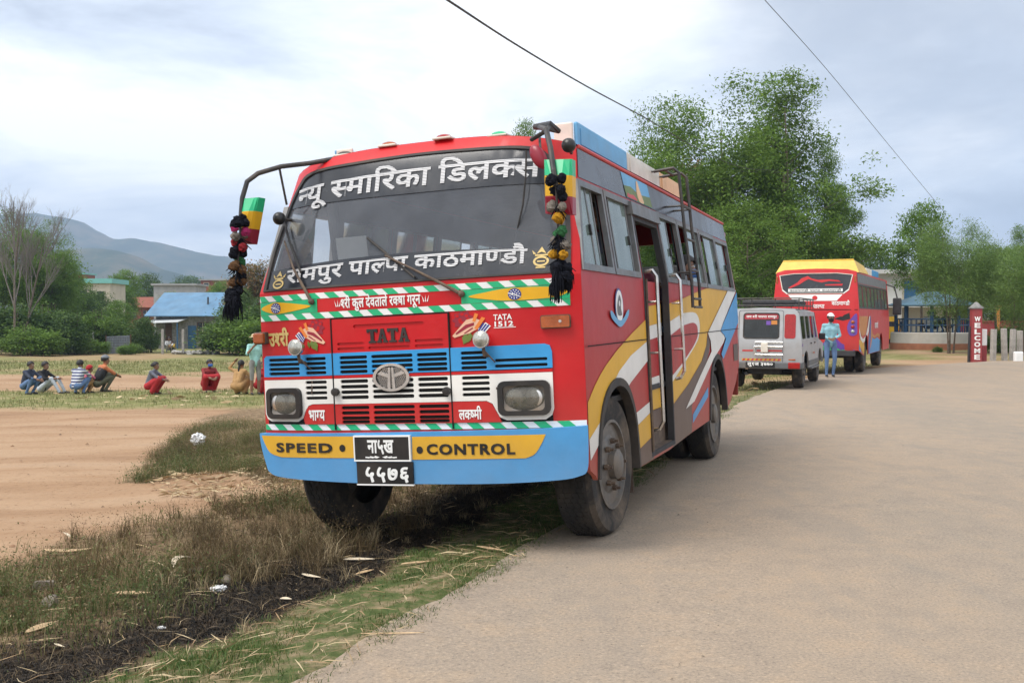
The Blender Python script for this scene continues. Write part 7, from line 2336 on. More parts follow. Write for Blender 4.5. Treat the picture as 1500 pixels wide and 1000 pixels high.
def gable(name, label, px, Y, base_w, depth, wall_h, roof_h, yaw, wall, roofm, over=0.35, wins=(), door=None, drop=0.0, ridge='X'):
    """small gabled house; local x along its front, y away from the camera"""
    b = ground_at(px, Y)
    h = thing(name, label, 'house', b, yaw)
    w, d = base_w / 2, depth
    mb = MB()
    V = [(-w, 0, 0), (w, 0, 0), (w, d, 0), (-w, d, 0), (-w, 0, wall_h), (w, 0, wall_h), (w, d, wall_h), (-w, d, wall_h), (-w, d / 2, wall_h + roof_h), (w, d / 2, wall_h + roof_h)]
    mb.add(V, [(0, 1, 5, 4), (1, 2, 6, 9, 5), (2, 3, 7, 6), (3, 0, 4, 8, 7)])
    mb.build('wall', wall, h)
    k = roof_h / (d / 2)
    r = MB()
    for s in (0, 1):
        y0 = -over if s == 0 else d + over
        z0 = wall_h - k * over
        q = [(-w - over, y0, z0), (w + over, y0, z0), (w + over, d / 2, wall_h + roof_h), (-w - over, d / 2, wall_h + roof_h)]
        q = [Vector(v) + Vector((0, 0, 0.04)) for v in q]
        r.add(q + [v + Vector((0, 0, 0.07)) for v in q], [(0, 1, 2, 3), (7, 6, 5, 4), (0, 4, 5, 1), (1, 5, 6, 2), (3, 7, 4, 0)])
    r.build('roof', roofm, h)
    for (x, z, ww, wh, m) in wins:
        f = MB().box((x, -0.02, z), (ww + 0.16, 0.08, wh + 0.16)).build('window', 'wood_brown', h)
        MB().box((x, -0.07, z), (ww, 0.03, wh)).build('pane', m, f)
        bars = MB().box((x, -0.095, z), (0.05, 0.02, wh)); bars.box((x, -0.094, z), (ww, 0.018, 0.05)); bars.build('sash', 'plaster_cream', f)
    if door:
        x, ww, wh, m = door
        MB().box((x, -0.05, wh / 2), (ww, 0.08, wh)).build('door', m, h)
    return h


h1 = gable('stone_hut', 'stone hut with bright blue metal roof and white awning across the dirt field', 272, 92, 5.6, 6.5, 3.3, 1.75, -0.12, 'stone_wall', 'sheet_blue', 0.75,
           wins=[(1.65, 1.75, 0.95, 1.2, 'window_dark')], door=(0.62, 0.75, 2.1, 'window_blue'))
aw = MB(); q = [Vector(v) for v in ((-3.4, -1.6, 2.30), (0.0, -1.6, 2.42), (0.3, 0, 2.75), (-2.9, 0, 2.65))]
aw.add(q + [v + Vector((0, 0, 0.05)) for v in q], [(0, 1, 2, 3), (7, 6, 5, 4), (0, 4, 5, 1), (1, 5, 6, 2), (3, 7, 4, 0)]); aw.build('awning', 'sheet_pale', h1)
MB().tube([(-3.1, -1.5, 0), (-3.1, -1.5, 2.36)], 0.06).build('awning_post', 'window_blue', h1)
MB().tube([(-0.1, -1.5, 0), (-0.1, -1.5, 2.38)], 0.06).build('awning_post', 'window_blue', h1)
MB().box((-1.6, -0.04, 1.3), (0.6, 0.06, 2.4)).build('door', 'wood_brown', h1)
MB().tube([(1.6, 1.2, 4.0), (1.6, 1.2, 4.7)], 0.08).build('chimney_pipe', 'dark_metal', h1)
h2 = gable('brick_house', 'small red brick house with red tiled roof behind the shrubs', 205, 140, 3.6, 5, 3.3, 1.2, 0.1, 'brick_red', 'tile_red', 0.5, wins=[(-0.9, 2.2, 0.8, 1.0, 'window_dark'), (0.9, 2.2, 0.8, 1.0, 'window_dark')])
h2.location.z += 1.0


def block(name, label, px, Y, top_py, w, d, yaw, wall, wins, cap=None, cap_h=0.25, storeys=1, wm='window_dark', cat='house', parapet=0.3):
    b = ground_at(px, Y)
    H = CAM_H + (462 - top_py) / FPX * Y - b.z
    h = thing(name, label, cat, b, yaw)
    MB().box((0, d / 2, H / 2), (w, d, H)).build('wall', wall, h)
    MB().box((0, d / 2, H + cap_h / 2), (w + 2 * parapet, d + 2 * parapet, cap_h)).build('roof', cap or wall, h)
    for (x, f, ww, wh) in wins:
        z = f * H
        fr_ = MB().box((x, -0.03, z), (ww + 0.2, 0.10, wh + 0.2)).build('window', 'plaster_cream', h)
        MB().box((x, -0.10, z), (ww, 0.04, wh)).build('pane', wm, fr_)
    return h


block('green_roof_house', 'long low house with turquoise roof among the left trees', 137, 110, 415, 3.6, 5, 0.05, 'plaster_cream', [(-1.0, 0.8, 0.8, 0.9), (0.8, 0.8, 0.8, 0.9)], 'sheet_turquoise', 0.5, parapet=0.3)
block('grey_house', 'plain grey windowless concrete house above the blue roof', 256, 140, 418, 5.6, 6, 0.05, 'concrete', [(1.6, 0.5, 0.8, 1.0)], 'concrete')
h3 = block('terrace_house', 'cream house with red tiled terrace roof right of the grey house', 290, 150, 427, 6.5, 6, -0.05, 'plaster_cream', [(-2.3, 0.8, 0.8, 1.0), (-0.8, 0.8, 0.8, 1.0), (0.9, 0.8, 0.8, 1.0), (2.3, 0.8, 0.8, 1.0)], 'tile_red', 0.7, parapet=0.5)
block('brick_house', 'far brick house with flat grey roof highest on the rise', 312, 185, 411, 4.2, 5, 0.1, 'brick_red', [(-1.1, 0.9, 0.8, 1.0), (0.9, 0.9, 0.8, 1.0)], 'concrete')
block('brick_house', 'orange house wall peeping out left of the turquoise roof', 108, 190, 402, 4, 5, 0.0, 'tile_red', [(0, 0.85, 1.0, 1.2)], 'sheet_turquoise')
h4 = block('white_house', 'white two storey house with blue windows behind the second bus', 1308, 66, 401, 8.0, 7, -0.15, 'plaster_white', [(-2.6, 0.74, 1.6, 1.5), (1.2, 0.74, 1.1, 1.4), (-3.2, 0.30, 1.1, 1.3), (3.2, 0.74, 1.1, 1.4)], 'plaster_white', 0.25, wm='window_blue', parapet=0.5)
MB().box((0, -0.55, 2.35), (10.4, 1.1, 0.14)).build('balcony_slab', 'plaster_white', h4)
MB().box((-4.3, -0.95, 1.15), (0.22, 0.22, 2.3)).build('porch_post', 'plaster_white', h4)
MB().box((0.2, -0.95, 1.15), (0.22, 0.22, 2.3)).build('porch_post', 'plaster_white', h4)

# grey corrugated screen
p = ground_at(173, 76)
cs = thing('metal_screen', 'grey corrugated metal sheets standing at the field fence', 'screen', p, 0.05)
V, F = [], []
for i in range(41):
    x = -0.85 + 1.7 * i / 40
    y = 0.03 * math.sin(i * math.pi / 2)
    V += [(x, y, 0), (x, y, 1.38 + 0.05 * x)]
for i in range(40): F.append((2 * i, 2 * i + 2, 2 * i + 3, 2 * i + 1))
o = link_mesh('sheets', V, F, 'sheet_grey', cs); so = o.modifiers.new('thickness', 'SOLIDIFY'); so.thickness = 0.01
MB().box((-0.9, 0.06, 0.72), (0.07, 0.07, 1.45)).build('post', 'wood_brown', cs)
MB().box((0.9, 0.06, 0.75), (0.07, 0.07, 1.5)).build('post', 'wood_brown', cs)
# rubble wall piece beside it
rr = random.Random(12)
mb = MB()
for k in range(46):
    mb.ball((rr.uniform(-0.7, 0.7), rr.uniform(-0.2, 0.2), 0.1 + rr.uniform(0, 0.7) * (1 - 0.4 * abs(rr.uniform(-1, 1)))), rr.uniform(0.1, 0.19), 8, jitter=0.25, rng=rr, sc=(1.2, 1, 0.8))
o = mb.build('stone_heap', 'stone_wall'); o.location = ground_at(197, 77); tag(o, 'heap of grey stones right of the corrugated metal sheets', 'stones')
mb = MB()
for k in range(60):
    mb.ball((rr.uniform(-1.6, 1.6), rr.uniform(-0.5, 0.5), 0.05 + rr.uniform(0, 0.2)), rr.uniform(0.08, 0.2), 8, jitter=0.25, rng=rr, sc=(1.3, 1, 0.7))
o = mb.build('stone_heap', 'stone_wall_pale'); o.location = ground_at(286, 74); tag(o, 'low rubble of pale stones in front of the stone hut', 'stones')


def post(name, label, px, Y, top_py, w, mat, group, cat='post', cap=True, lean=0.0):
    b = ground_at(px, Y)
    h = CAM_H + (462 - top_py) / FPX * Y - b.z
    m_ = MB().bbox((0, 0, h / 2 - 0.1), (w, w, h + 0.2), 0.02)
    o = m_.build(name, mat); o.location = b; o.rotation_euler = (0, lean, 0.2)
    return tag(o, label, cat, group)


for px, Y, top, lb in ((97, 74, 484, 'leftmost concrete post of the field fence'), (118, 75, 487, 'second concrete post from the left, just right of the leftmost'), (136, 76, 487, 'thin concrete post left of the grey metal sheets'),
                       (238, 75, 482, 'concrete post before the white awning of the stone hut'), (268, 74, 482, 'concrete post right of the hut awning, by its window'), (369, 72, 483, 'concrete post close left of the painted bus')):
    post('fence_post', lb, px, Y, top, 0.17 if px != 136 else 0.12, 'post_concrete', 'concrete posts of the field fence')
for px, Y, top, lb, ln in ((1455, 43.5, 482, 'first weathered concrete post right of the white and red one', 0.02), (1472, 43.8, 481, 'second weathered concrete post at the right, leaning a little', -0.04), (1483, 44.2, 482, 'third weathered concrete post at the right', 0.03), (1494, 44.5, 484, 'weathered concrete post at the right photo edge', 0.0)):
    post('fence_post', lb, px, Y, top, 0.19, 'post_concrete', 'weathered posts beside the welcome pillar', lean=ln)

# welcome pillar
wp_ = at_depth(1429, 528, 41.8)
wp = thing('welcome_pillar', 'red pillar with WELCOME in white letters and a small pointed cap', 'sign', (wp_.x, wp_.y, float(ground_z(wp_.x, wp_.y)) - 0.0), -0.12)
Hw = CAM_H + (462 - 452) / FPX * 41.8 - wp.location.z
MB().bbox((0, 0, Hw / 2 - 0.1), (0.38, 0.38, Hw + 0.2), 0.02).build('shaft', 'sign_red', wp)
MB().box((0, 0, Hw + 0.03), (0.46, 0.46, 0.06)).box((0, 0, Hw + 0.16), (0.42, 0.42, 0.22), taper=0.15).build('cap', 'stone_wall', wp)
for i, chh in enumerate('WELCOME'):
    z1 = Hw * 0.83 - i * Hw * 0.121
    lettering('letter', chh, (-0.115, z1 - 0.16, 0.115, z1 + 0.04), lambda x, z, o: Vector((x, -0.19 - o, z)), 'plain_white', wp, 0.006, 0.04)
# white and red post, dark post
p = ground_at(1441, 42.2)
wr = thing('marker_post', 'short post painted white above and red below beside the welcome pillar', 'post', p)
hh = CAM_H + (462 - 482) / FPX * 42.2 - p.z
MB().bbox((0, 0, hh * 0.25 - 0.1), (0.2, 0.2, hh * 0.5 + 0.2), 0.015).build('lower_half', 'sign_red', wr)
MB().bbox((0, 0, hh * 0.75), (0.2, 0.2, hh * 0.5), 0.015).build('upper_half', 'plain_white', wr)
post('dark_post', 'dark thin post leaning at the left side of the welcome pillar', 1420, 41.9, 478, 0.11, 'inside_dark', None, lean=0.03)
p = ground_at(1492, 41.0)
o = MB().bbox((0, 0, 0.2), (0.35, 0.2, 0.5), 0.05).build('marker_stone', 'plain_white'); o.location = p; tag(o, 'small white painted stone at the far right road edge', 'stone')

# pavilion
pc = ground_at(1365, 54.5)
pv_ = thing('pavilion', 'open blue pavilion with sloping blue roof on a round white and brick base', 'pavilion', pc, 0.0)
Rb = 2.05
MB().lathe([(-0.3, Rb + 0.06), (0.36, Rb + 0.05), (0.36, Rb), (0.0 + 0.36, 0.1)], (0, 0, 0), 'Z', 40).build('brick_base', 'base_brick', pv_, True)
MB().lathe([(0.36, Rb + 0.03), (0.88, Rb + 0.02), (0.92, Rb - 0.02), (0.92, 0.05)], (0, 0, 0), 'Z', 40).build('white_base', 'base_white', pv_, True)
for k in range(8):
    a = 2 * math.pi * (k + 0.5) / 8
    x, y = math.cos(a) * 1.8, math.sin(a) * 1.8
    MB().box((x, y, 0.92 + 0.75), (0.13, 0.13, 1.5)).build('post', 'pavilion_blue', pv_)
    a2 = 2 * math.pi * (k + 1.5) / 8
    x2, y2 = math.cos(a2) * 1.8, math.sin(a2) * 1.8
    rl = MB()
    for z in (1.62, 1.30): rl.tube([(x, y, z), (x2, y2, z)], 0.04, 6)
    for t in np.linspace(0.2, 0.8, 4): rl.tube([(x + (x2 - x) * t, y + (y2 - y) * t, 0.92), (x + (x2 - x) * t, y + (y2 - y) * t, 1.6)], 0.022, 5)
    rl.build('railing', 'pavilion_blue', pv_)
rf = MB()
n = 8; V = [(math.cos(2 * math.pi * (k + 0.5) / n) * 2.3, math.sin(2 * math.pi * (k + 0.5) / n) * 2.3, 2.36) for k in range(n)]
V2 = [(v[0] * 0.12, v[1] * 0.12, 3.08) for v in V]
rf.add(V + V2 + [(v[0], v[1], v[2] - 0.05) for v in V], [(k, (k + 1) % n, n + (k + 1) % n, n + k) for k in range(n)] + [tuple(range(n, 2 * n))] + [(k, 2 * n + k, 2 * n + (k + 1) % n, (k + 1) % n) for k in range(n)] + [tuple(range(3 * n - 1, 2 * n - 1, -1))])
pm('pavilion_roof', (0.075, 0.165, 0.235), rough=0.6, var=0.3, scale=1.5, dirt=(0.15, 0.16, 0.16), dirt_amt=0.5)
rf.build('roof', 'pavilion_roof', pv_)
bn = MB().bbox((0.5, 0.9, 1.37), (1.6, 0.4, 0.06), 0.01)
for x in (-0.2, 1.2): bn.box((x, 0.9, 1.15), (0.06, 0.3, 0.42))
bn.build('bench', 'wood_brown', pv_)

# yellow three wheeler
p = ground_at(1303, 62)
ar = thing('auto_rickshaw', 'yellow three wheeled auto rickshaw standing before the white house', 'auto rickshaw', (p.x, p.y, p.z + 0.05), -0.35)
pm('rick_yellow', (0.62, 0.36, 0.015), rough=0.4, var=0.1)
bmx = MB()
prof = [(-0.62, 0.35), (0.62, 0.35), (0.66, 0.8), (0.60, 1.25), (0.54, 1.55), (0.40, 1.70), (-0.40, 1.70), (-0.54, 1.55), (-0.60, 1.25), (-0.66, 0.8)]
Vp = [(x, 0.0 + 0.12 * max(0, z - 0.9), z) for x, z in prof] + [(x, 2.0, z) for x, z in prof]
bmx.add(Vp, [tuple(range(10))] + [(i, i + 10, (i + 1) % 10 + 10, (i + 1) % 10) for i in range(10)] + [tuple(range(19, 9, -1))])
bmx.build('body', 'rick_yellow', ar)
sh_ = MB().box((0, 0.04, 1.25), (0.72, 0.04, 0.3)); sh_.build('rear_window', 'window_dark', ar)
MB().box((0.64, 1.1, 1.1), (0.06, 0.8, 0.6)).build('side_opening', 'window_dark', ar)
MB().add([(-0.5, 2.0, 0.4), (0.5, 2.0, 0.4), (0.35, 2.5, 0.45), (-0.35, 2.5, 0.45), (-0.45, 2.05, 1.65), (0.45, 2.05, 1.65), (0.3, 2.45, 0.95), (-0.3, 2.45, 0.95)], [(0, 1, 5, 4), (4, 5, 6, 7), (7, 6, 2, 3), (1, 2, 6, 5), (0, 4, 7, 3)]).build('nose', 'rick_yellow', ar)
for x in (-0.5, 0.5):
    MB().bbox((x, -0.02, 0.75), (0.14, 0.04, 0.2), 0.01).build('tail_lamp', 'red_lens', ar)
    simple_wheel(ar, (x * 1.1, 0.45, 0.25), 0.25, 0.12, 1 if x > 0 else -1)
simple_wheel(ar, (0.06, 2.3, 0.25), 0.25, 0.12, 1)
# red low wall with orange post behind the fence, low garden wall
p = ground_at(1465, 75); o = MB().bbox((0, 0, 0.5), (8, 0.25, 1.2), 0.03).bbox((0, 0, 1.14), (8.2, 0.35, 0.10), 0.02).build('garden_wall', 'sign_red'); o.location = p; tag(o, 'low red garden wall behind the fence posts at the right', 'wall')
p = ground_at(1462, 68); o = MB().tube([(0, 0, -0.1), (0, 0, 2.2)], 0.12, 8).bbox((0, 0, 2.25), (0.34, 0.34, 0.12), 0.02).build('gate_post', 'bus_orange'); o.location = p; tag(o, 'orange gate post behind the weathered concrete posts', 'post')

# poles and wires
b = ground_at(1257, 58)
o = MB().tube([(0, 0, -0.1), (0, 0, 4.85)], [0.07, 0.05], 8).tube([(0, 0, 4.1), (0.35, 0.0, 4.0)], 0.03, 6).ball((0.4, 0, 3.98), 0.09, 8).build('street_pole', 'post_concrete'); o.location = b
tag(o, 'thin grey pole rising behind the second bus roof', 'pole')
b = ground_at(1146, 54)
H_ = 9.6
o = MB().tube([(0, 0, -0.1), (0, 0, H_)], [0.13, 0.09], 8).build('utility_pole', 'bark'); o.location = b
tag(o, 'dark slim utility pole standing inside the tall tree crown', 'pole')


def wire(name, label, pts, r):
    w_ = MB().tube(pts, r, 6).build(name, 'rubber'); return tag(w_, label, 'cable', 'overhead cables')


def cat_(P, k=10):
    out_ = []
    for i in range(len(P) - 1):
        a, b, c, d = P[max(0, i - 1)], P[i], P[i + 1], P[min(len(P) - 1, i + 2)]
        for j in range(k):
            t = j / k
            out_.append(0.5 * (2 * b + (c - a) * t + (2 * a - 5 * b + 4 * c - d) * t * t + (3 * b - a - 3 * c + d) * t ** 3))
    return out_ + [P[-1]]


wire('overhead_cable', 'thick black cable sagging from the top middle over the bus roof to the tall tree', cat_([at_depth(*q) for q in ((560, -62, 10), (655, 0, 13), (760, 68, 17), (860, 127, 22), (945, 173, 29), (1030, 222, 39), (1090, 246, 48), (1148, 250, 54))]), 0.015)
wire('overhead_cable', 'thin grey cable slanting down at the upper right toward the pavilion trees', cat_([at_depth(*q) for q in ((1065, -60, 20), (1120, 0, 24), (1212, 103, 32), (1300, 210, 41), (1385, 313, 50))]), 0.009)
wire('stay_wire', 'pale stay wire slanting through the feathery tree over the pavilion roof', [at_depth(1342, 434, 51), at_depth(1374, 395, 51)], 0.02)
wire('stay_wire', 'thin rope running right behind the tallest tree crown', [at_depth(1078, 251, 53), at_depth(1150, 253, 53)], 0.018)


# ================================================================== people
pm('skin', (0.22, 0.115, 0.07), rough=0.6, var=0.08)
pm('hair_black', (0.012, 0.010, 0.010), rough=0.6, var=0.2, scale=60)
pm('eye_white', (0.6, 0.58, 0.55), rough=0.3)
pm('lip', (0.20, 0.07, 0.06), rough=0.6)
pm('shoe_dark', (0.03, 0.028, 0.027), rough=0.7)
for nm, c in (('cloth_light_blue', (0.24, 0.44, 0.50)), ('cloth_jeans', (0.10, 0.17, 0.31)), ('cloth_pale_jeans', (0.42, 0.46, 0.50)), ('cloth_navy', (0.035, 0.045, 0.075)), ('cloth_black', (0.015, 0.015, 0.018)),
              ('cloth_grey', (0.12, 0.125, 0.16)), ('cloth_red', (0.36, 0.015, 0.02)), ('cloth_deep_red', (0.20, 0.02, 0.02)), ('cloth_tan', (0.36, 0.21, 0.085)), ('cloth_orange', (0.45, 0.15, 0.06)),
              ('cloth_teal', (0.30, 0.55, 0.52)), ('cloth_short_grey', (0.20, 0.20, 0.19)), ('cloth_white', (0.66, 0.66, 0.66)), ('cloth_pink', (0.42, 0.10, 0.15)), ('cloth_yellow', (0.55, 0.36, 0.05)), ('cloth_olive', (0.08, 0.08, 0.05)),
              ('mask_blue', (0.035, 0.12, 0.36)), ('hat_straw', (0.45, 0.36, 0.22)), ('cap_grey', (0.16, 0.17, 0.19))):
    pm(nm, c, rough=0.85, var=0.18, scale=9, bump=0.15, bscale=30)
pm('cloth_striped', (0.55, 0.57, 0.60), rough=0.85, var=0.08, stripes=('Z', 0.085, 0.5, (0.045, 0.055, 0.14)))

STAND = dict(pelvis=(0, 0, .92), waist=(0, .01, 1.06), chest=(0, 0, 1.28), neck=(0, .0, 1.44), head=(0, -.02, 1.58),
             shL=(.17, 0, 1.38), elL=(.22, .03, 1.10), wrL=(.22, -.05, .86), shR=(-.17, 0, 1.38), elR=(-.22, .03, 1.10), wrR=(-.22, -.05, .86),
             hipL=(.09, 0, .88), knL=(.10, -.02, .48), anL=(.10, .03, .08), hipR=(-.09, 0, .88), knR=(-.10, -.02, .48), anR=(-.10, .03, .08))
SQUAT = dict(pelvis=(0, .14, .24), waist=(0, .10, .36), chest=(0, .0, .56), neck=(0, -.06, .71), head=(0, -.10, .84),
             shL=(.17, -.02, .66), elL=(.22, -.24, .50), wrL=(.10, -.38, .44), shR=(-.17, -.02, .66), elR=(-.22, -.24, .50), wrR=(-.10, -.38, .44),
             hipL=(.10, .12, .24), knL=(.17, -.26, .46), anL=(.13, -.04, .07), hipR=(-.10, .12, .24), knR=(-.17, -.26, .46), anR=(-.13, -.04, .07))
SIT = dict(pelvis=(0, .10, .12), waist=(0, .12, .26), chest=(0, .08, .48), neck=(0, .02, .64), head=(0, -.03, .77),
           shL=(.17, .06, .58), elL=(.24, -.16, .42), wrL=(.12, -.38, .42), shR=(-.17, .06, .58), elR=(-.24, -.16, .42), wrR=(-.12, -.38, .42),
           hipL=(.10, .08, .12), knL=(.14, -.32, .42), anL=(.12, -.55, .06), hipR=(-.10, .08, .12), knR=(-.14, -.32, .42), anR=(-.12, -.55, .06))
BUSSEAT = dict(STAND, pelvis=(0, 0, .10), waist=(0, .01, .24), chest=(0, 0, .46), neck=(0, 0, .62), head=(0, -.02, .76), shL=(.17, 0, .56), elL=(.22, -.03, .30), wrL=(.2, -.25, .26), shR=(-.17, 0, .56), elR=(-.22, -.03, .30), wrR=(-.2, -.25, .26),
               hipL=(.09, 0, .08), knL=(.12, -.42, .12), anL=(.12, -.44, -.30), hipR=(-.09, 0, .08), knR=(-.12, -.42, .12), anR=(-.12, -.44, -.30))


def person(label, pose, loc, rz, top, bottom, scale=1.0, shoe='shoe_dark', group=None, hair='short', sleeves='long', shorts=False, skirt=None, headgear=None, mask=None, over=None, turn=0.0, head_rot=None):
    """one continuous body (voxel-fused limbs), hair / hat / mask as children; faces -y before turning"""
    P = {k: Vector(v) for k, v in pose.items()}
    mb = MB(); segs = []

    def cap(a, b, ra, rb, tg, n=10):
        pts = [a.lerp(b, t) for t in (0, .25, .5, .75, 1)]
        mb.tube(pts, [ra + (rb - ra) * t for t in (0, .25, .5, .75, 1)], n)
        mb.ball(a, ra, n); mb.ball(b, rb, n)
        segs.append((a, b, tg, (ra + rb) / 2))

    sk = top if sleeves == 'long' else 'skin'
    tw = (P['chest'] - P['pelvis']).normalized()
    cap(P['pelvis'] + Vector((.05, 0, 0)), P['pelvis'] - Vector((.05, 0, 0)), .115, .115, bottom)
    cap(P['pelvis'], P['waist'], .125, .115, top)
    for sx in (.055, -.055):
        cap(P['waist'] + Vector((sx, 0, 0)), P['chest'] + Vector((sx * 1.25, 0, 0)), .10, .115, top)
    cap(P['shL'], P['shR'], .068, .068, top)
    cap(P['chest'], P['neck'], .10, .055, top)
    cap(P['neck'], P['head'] - Vector((0, 0, .06)), .052, .05, 'skin')
    for s in 'LR':
        cap(P['sh' + s], P['el' + s], .056, .043, top)
        cap(P['el' + s], P['wr' + s], .042, .029, sk)
        cap(P['hip' + s], P['kn' + s], .088, .060, bottom)
        cap(P['kn' + s], P['an' + s], .058, .040, 'skin' if shorts else bottom)
        an = P['an' + s]
        kn = P['kn' + s]
        fd = Vector((0, -1, 0))
        cap(an + Vector((0, .03, -.035)), an + fd * .15 + Vector((0, 0, -.045)), .035, .030, shoe)
    if skirt:                                            # cloth from hips to ankles
        for s in 'LR':
            cap(P['hip' + s], P['kn' + s], .115, .10, skirt)
            cap(P['kn' + s], P['an' + s] + Vector((0, 0, .03)), .10, .085, skirt)
        cap(P['knL'], P['knR'], .09, .09, skirt); cap(P['anL'] + Vector((0, 0, .05)), P['anR'] + Vector((0, 0, .05)), .07, .07, skirt)
    hc = P['head']
    hr = Matrix.Rotation(turn, 3, 'Z') if head_rot is None else head_rot
    mb.ball(hc + hr @ Vector((0, .012, .03)), .092, 14, sc=(.84, 1.02, 1.0)); segs.append((hc + Vector((0, 0, .03)), hc + Vector((0, 0, .031)), 'skin', .09))
    mb.ball(hc + hr @ Vector((0, -.022, -.045)), .066, 12, sc=(.86, .95, 1.05)); segs.append((hc + hr @ Vector((0, -.022, -.045)), hc + hr @ Vector((0, -.02, -.05)), 'skin', .066))
    mb.tube([hc + hr @ Vector((0, -.078, .02)), hc + hr @ Vector((0, -.105, -.018)), hc + hr @ Vector((0, -.085, -.025))], [.009, .016, .010], 8)
    for s in (1, -1):
        mb.ball(hc + hr @ Vector((s * .078, .012, .0)), .022, 8, sc=(.45, .8, 1.2))
    tmp = link_mesh('tmp', mb.v, mb.f, 'skin')
    rm = tmp.modifiers.new('r', 'REMESH'); rm.mode = 'VOXEL'; rm.voxel_size = 0.014
    sm = tmp.modifiers.new('s', 'SMOOTH'); sm.iterations = 5; sm.factor = 0.5
    bpy.context.view_layer.update()
    me = bpy.data.meshes.new_from_object(tmp.evaluated_get(bpy.context.evaluated_depsgraph_get()))
    bpy.data.objects.remove(tmp)
    tags = []
    for sg in segs:
        if sg[2] not in tags: tags.append(sg[2])
    nf = len(me.polygons)
    cen = np.zeros(nf * 3); me.polygons.foreach_get('center', cen); cen = cen.reshape(-1, 3)
    best = np.full(nf, 1e9); mi = np.zeros(nf, np.int32)
    for a, b, tg, rdd in segs:
        a_, b_ = np.array(a), np.array(b); ab = b_ - a_
        t = np.clip(((cen - a_) @ ab) / max(1e-9, ab @ ab), 0, 1)
        d = np.linalg.norm(cen - (a_ + t[:, None] * ab), axis=1) - rdd
        k = d < best
        best[k] = d[k]; mi[k] = tags.index(tg)
    V = [v.co.copy() for v in me.vertices]; F = [tuple(p.vertices) for p in me.polygons]; mi = list(mi)
    bpy.data.meshes.remove(me)
    ex = MB(); em = []
    def mark(m):
        if m not in tags: tags.append(m)
        while len(em) < len(ex.f): em.append(tags.index(m))
    for s in 'LR':                                       # hands: palm, four bent fingers of unequal length, thumb
        w_ = P['wr' + s]; d = (w_ - P['el' + s]).normalized()
        side = d.cross(Vector((0, 0, 1)));
        if side.length < 0.2: side = Vector((0, 1, 0)) if abs(d.z) > .8 else Vector((1, 0, 0))
        side.normalize(); nrm = side.cross(d).normalized()
        ex.tube([w_ - d * .02, w_ + d * .03, w_ + d * .085], [.027, .033, .034], 8)
        for k, ln in enumerate((.066, .078, .073, .056)):
            b0 = w_ + d * .08 + side * (.0215 * (k - 1.5))
            b1 = b0 + d * ln * .55 - nrm * .006; b2_ = b0 + d * ln * .9 - nrm * .03
            ex.tube([b0, b1, b2_], [.0095, .0085, .0065], 6)
        sg = 1 if s == 'L' else -1
        t0 = w_ + d * .025 + side * .028 * sg
        ex.tube([t0, t0 + (d * .6 + side * .7 * sg).normalized() * .045, t0 + (d * .9 + side * .45 * sg).normalized() * .08 - nrm * .012], [.013, .0115, .008], 6)
    mark('skin')
    for s in (1, -1):
        ex.ball(hc + hr @ Vector((s * .031, -.078, .022)), .0125, 8, sc=(1.2, .6, .7))
    mark('eye_white')
    for s in (1, -1):
        ex.ball(hc + hr @ Vector((s * .031, -.0845, .022)), .006, 6)
        ex.tube([hc + hr @ Vector((s * .014, -.087, .043)), hc + hr @ Vector((s * .032, -.088, .049)), hc + hr @ Vector((s * .052, -.076, .043))], .004, 5)
    mark('hair_black')
    ex.tube([hc + hr @ Vector((-.024, -.079, -.055)), hc + hr @ Vector((0, -.088, -.053)), hc + hr @ Vector((.024, -.079, -.055))], [.004, .008, .004], 6)
    mark('lip')
    n0 = len(V)
    V += ex.v; F += [tuple(i + n0 for i in f) for f in ex.f]; mi += em
    o = link_mesh('person', V, F, tags, None, True, mi)
    o.location = loc; o.rotation_euler = (0, 0, rz); o.scale = (scale,) * 3
    tag(o, label, 'person', group)
    # hair and headgear
    hm = MB(); rr = random.Random(hash(label) % 1000)
    def shell(r, lo, mat, nm, back=0.0, sc=(.88, 1.06, 1.04), c=Vector((0, .018, .036))):
        m_ = MB(); Vv = []; n, mm = 22, 11
        for i in range(mm + 1):
            for k in range(n):
                an = 2 * math.pi * k / n
                th = (lo(an)) * i / mm
                j = 1 + 0.012 * math.sin(7 * an + 3 * i)
                Vv.append(hc + hr @ (c + Vector((math.sin(th) * math.sin(an) * sc[0], -math.sin(th) * math.cos(an) * sc[1], math.cos(th) * sc[2])) * r * j))
        Ff = [(i * n + k, i * n + (k + 1) % n, (i + 1) * n + (k + 1) % n, (i + 1) * n + k) for i in range(mm) for k in range(n)]
        oo = link_mesh(nm, Vv, Ff, mat, o, True)
        so_ = oo.modifiers.new('thickness', 'SOLIDIFY'); so_.thickness = 0.008; so_.offset = -1
        return oo
    shell(.098, lambda an: 1.12 + 0.95 * (1 - math.cos(an)) / 2 + (0.25 if abs(math.sin(an)) > .8 else 0), 'hair_black', 'hair')
    if hair == 'bun':
        MB().ball(hc + hr @ Vector((0, .125, .03)), .042, 12, jitter=.06, rng=rr).build('hair_bun', 'hair_black', o, True)
    if hair == 'tail':
        MB().tube([hc + hr @ Vector((0, .10, .0)), hc + Vector((0, .14, -.12)), hc + Vector((0, .12, -.30)), hc + Vector((.01, .11, -.42))], [.03, .028, .02, .006], 10).build('pony_tail', 'hair_black', o, True)
    if headgear and headgear[0] == 'cap':
        cp = shell(.108, lambda an: 1.25, headgear[1], 'cap')
        MB().add([hc + hr @ Vector((math.sin(a) * .085, -.10 - (math.cos(a)) * (.0 if i == 0 else .075), .072 - .012 * i)) for i in (0, 1) for a in np.linspace(-1.2, 1.2, 9)],
                 [(k, k + 1, k + 10, k + 9) for k in range(8)]).build('cap_peak', headgear[1], o, True)
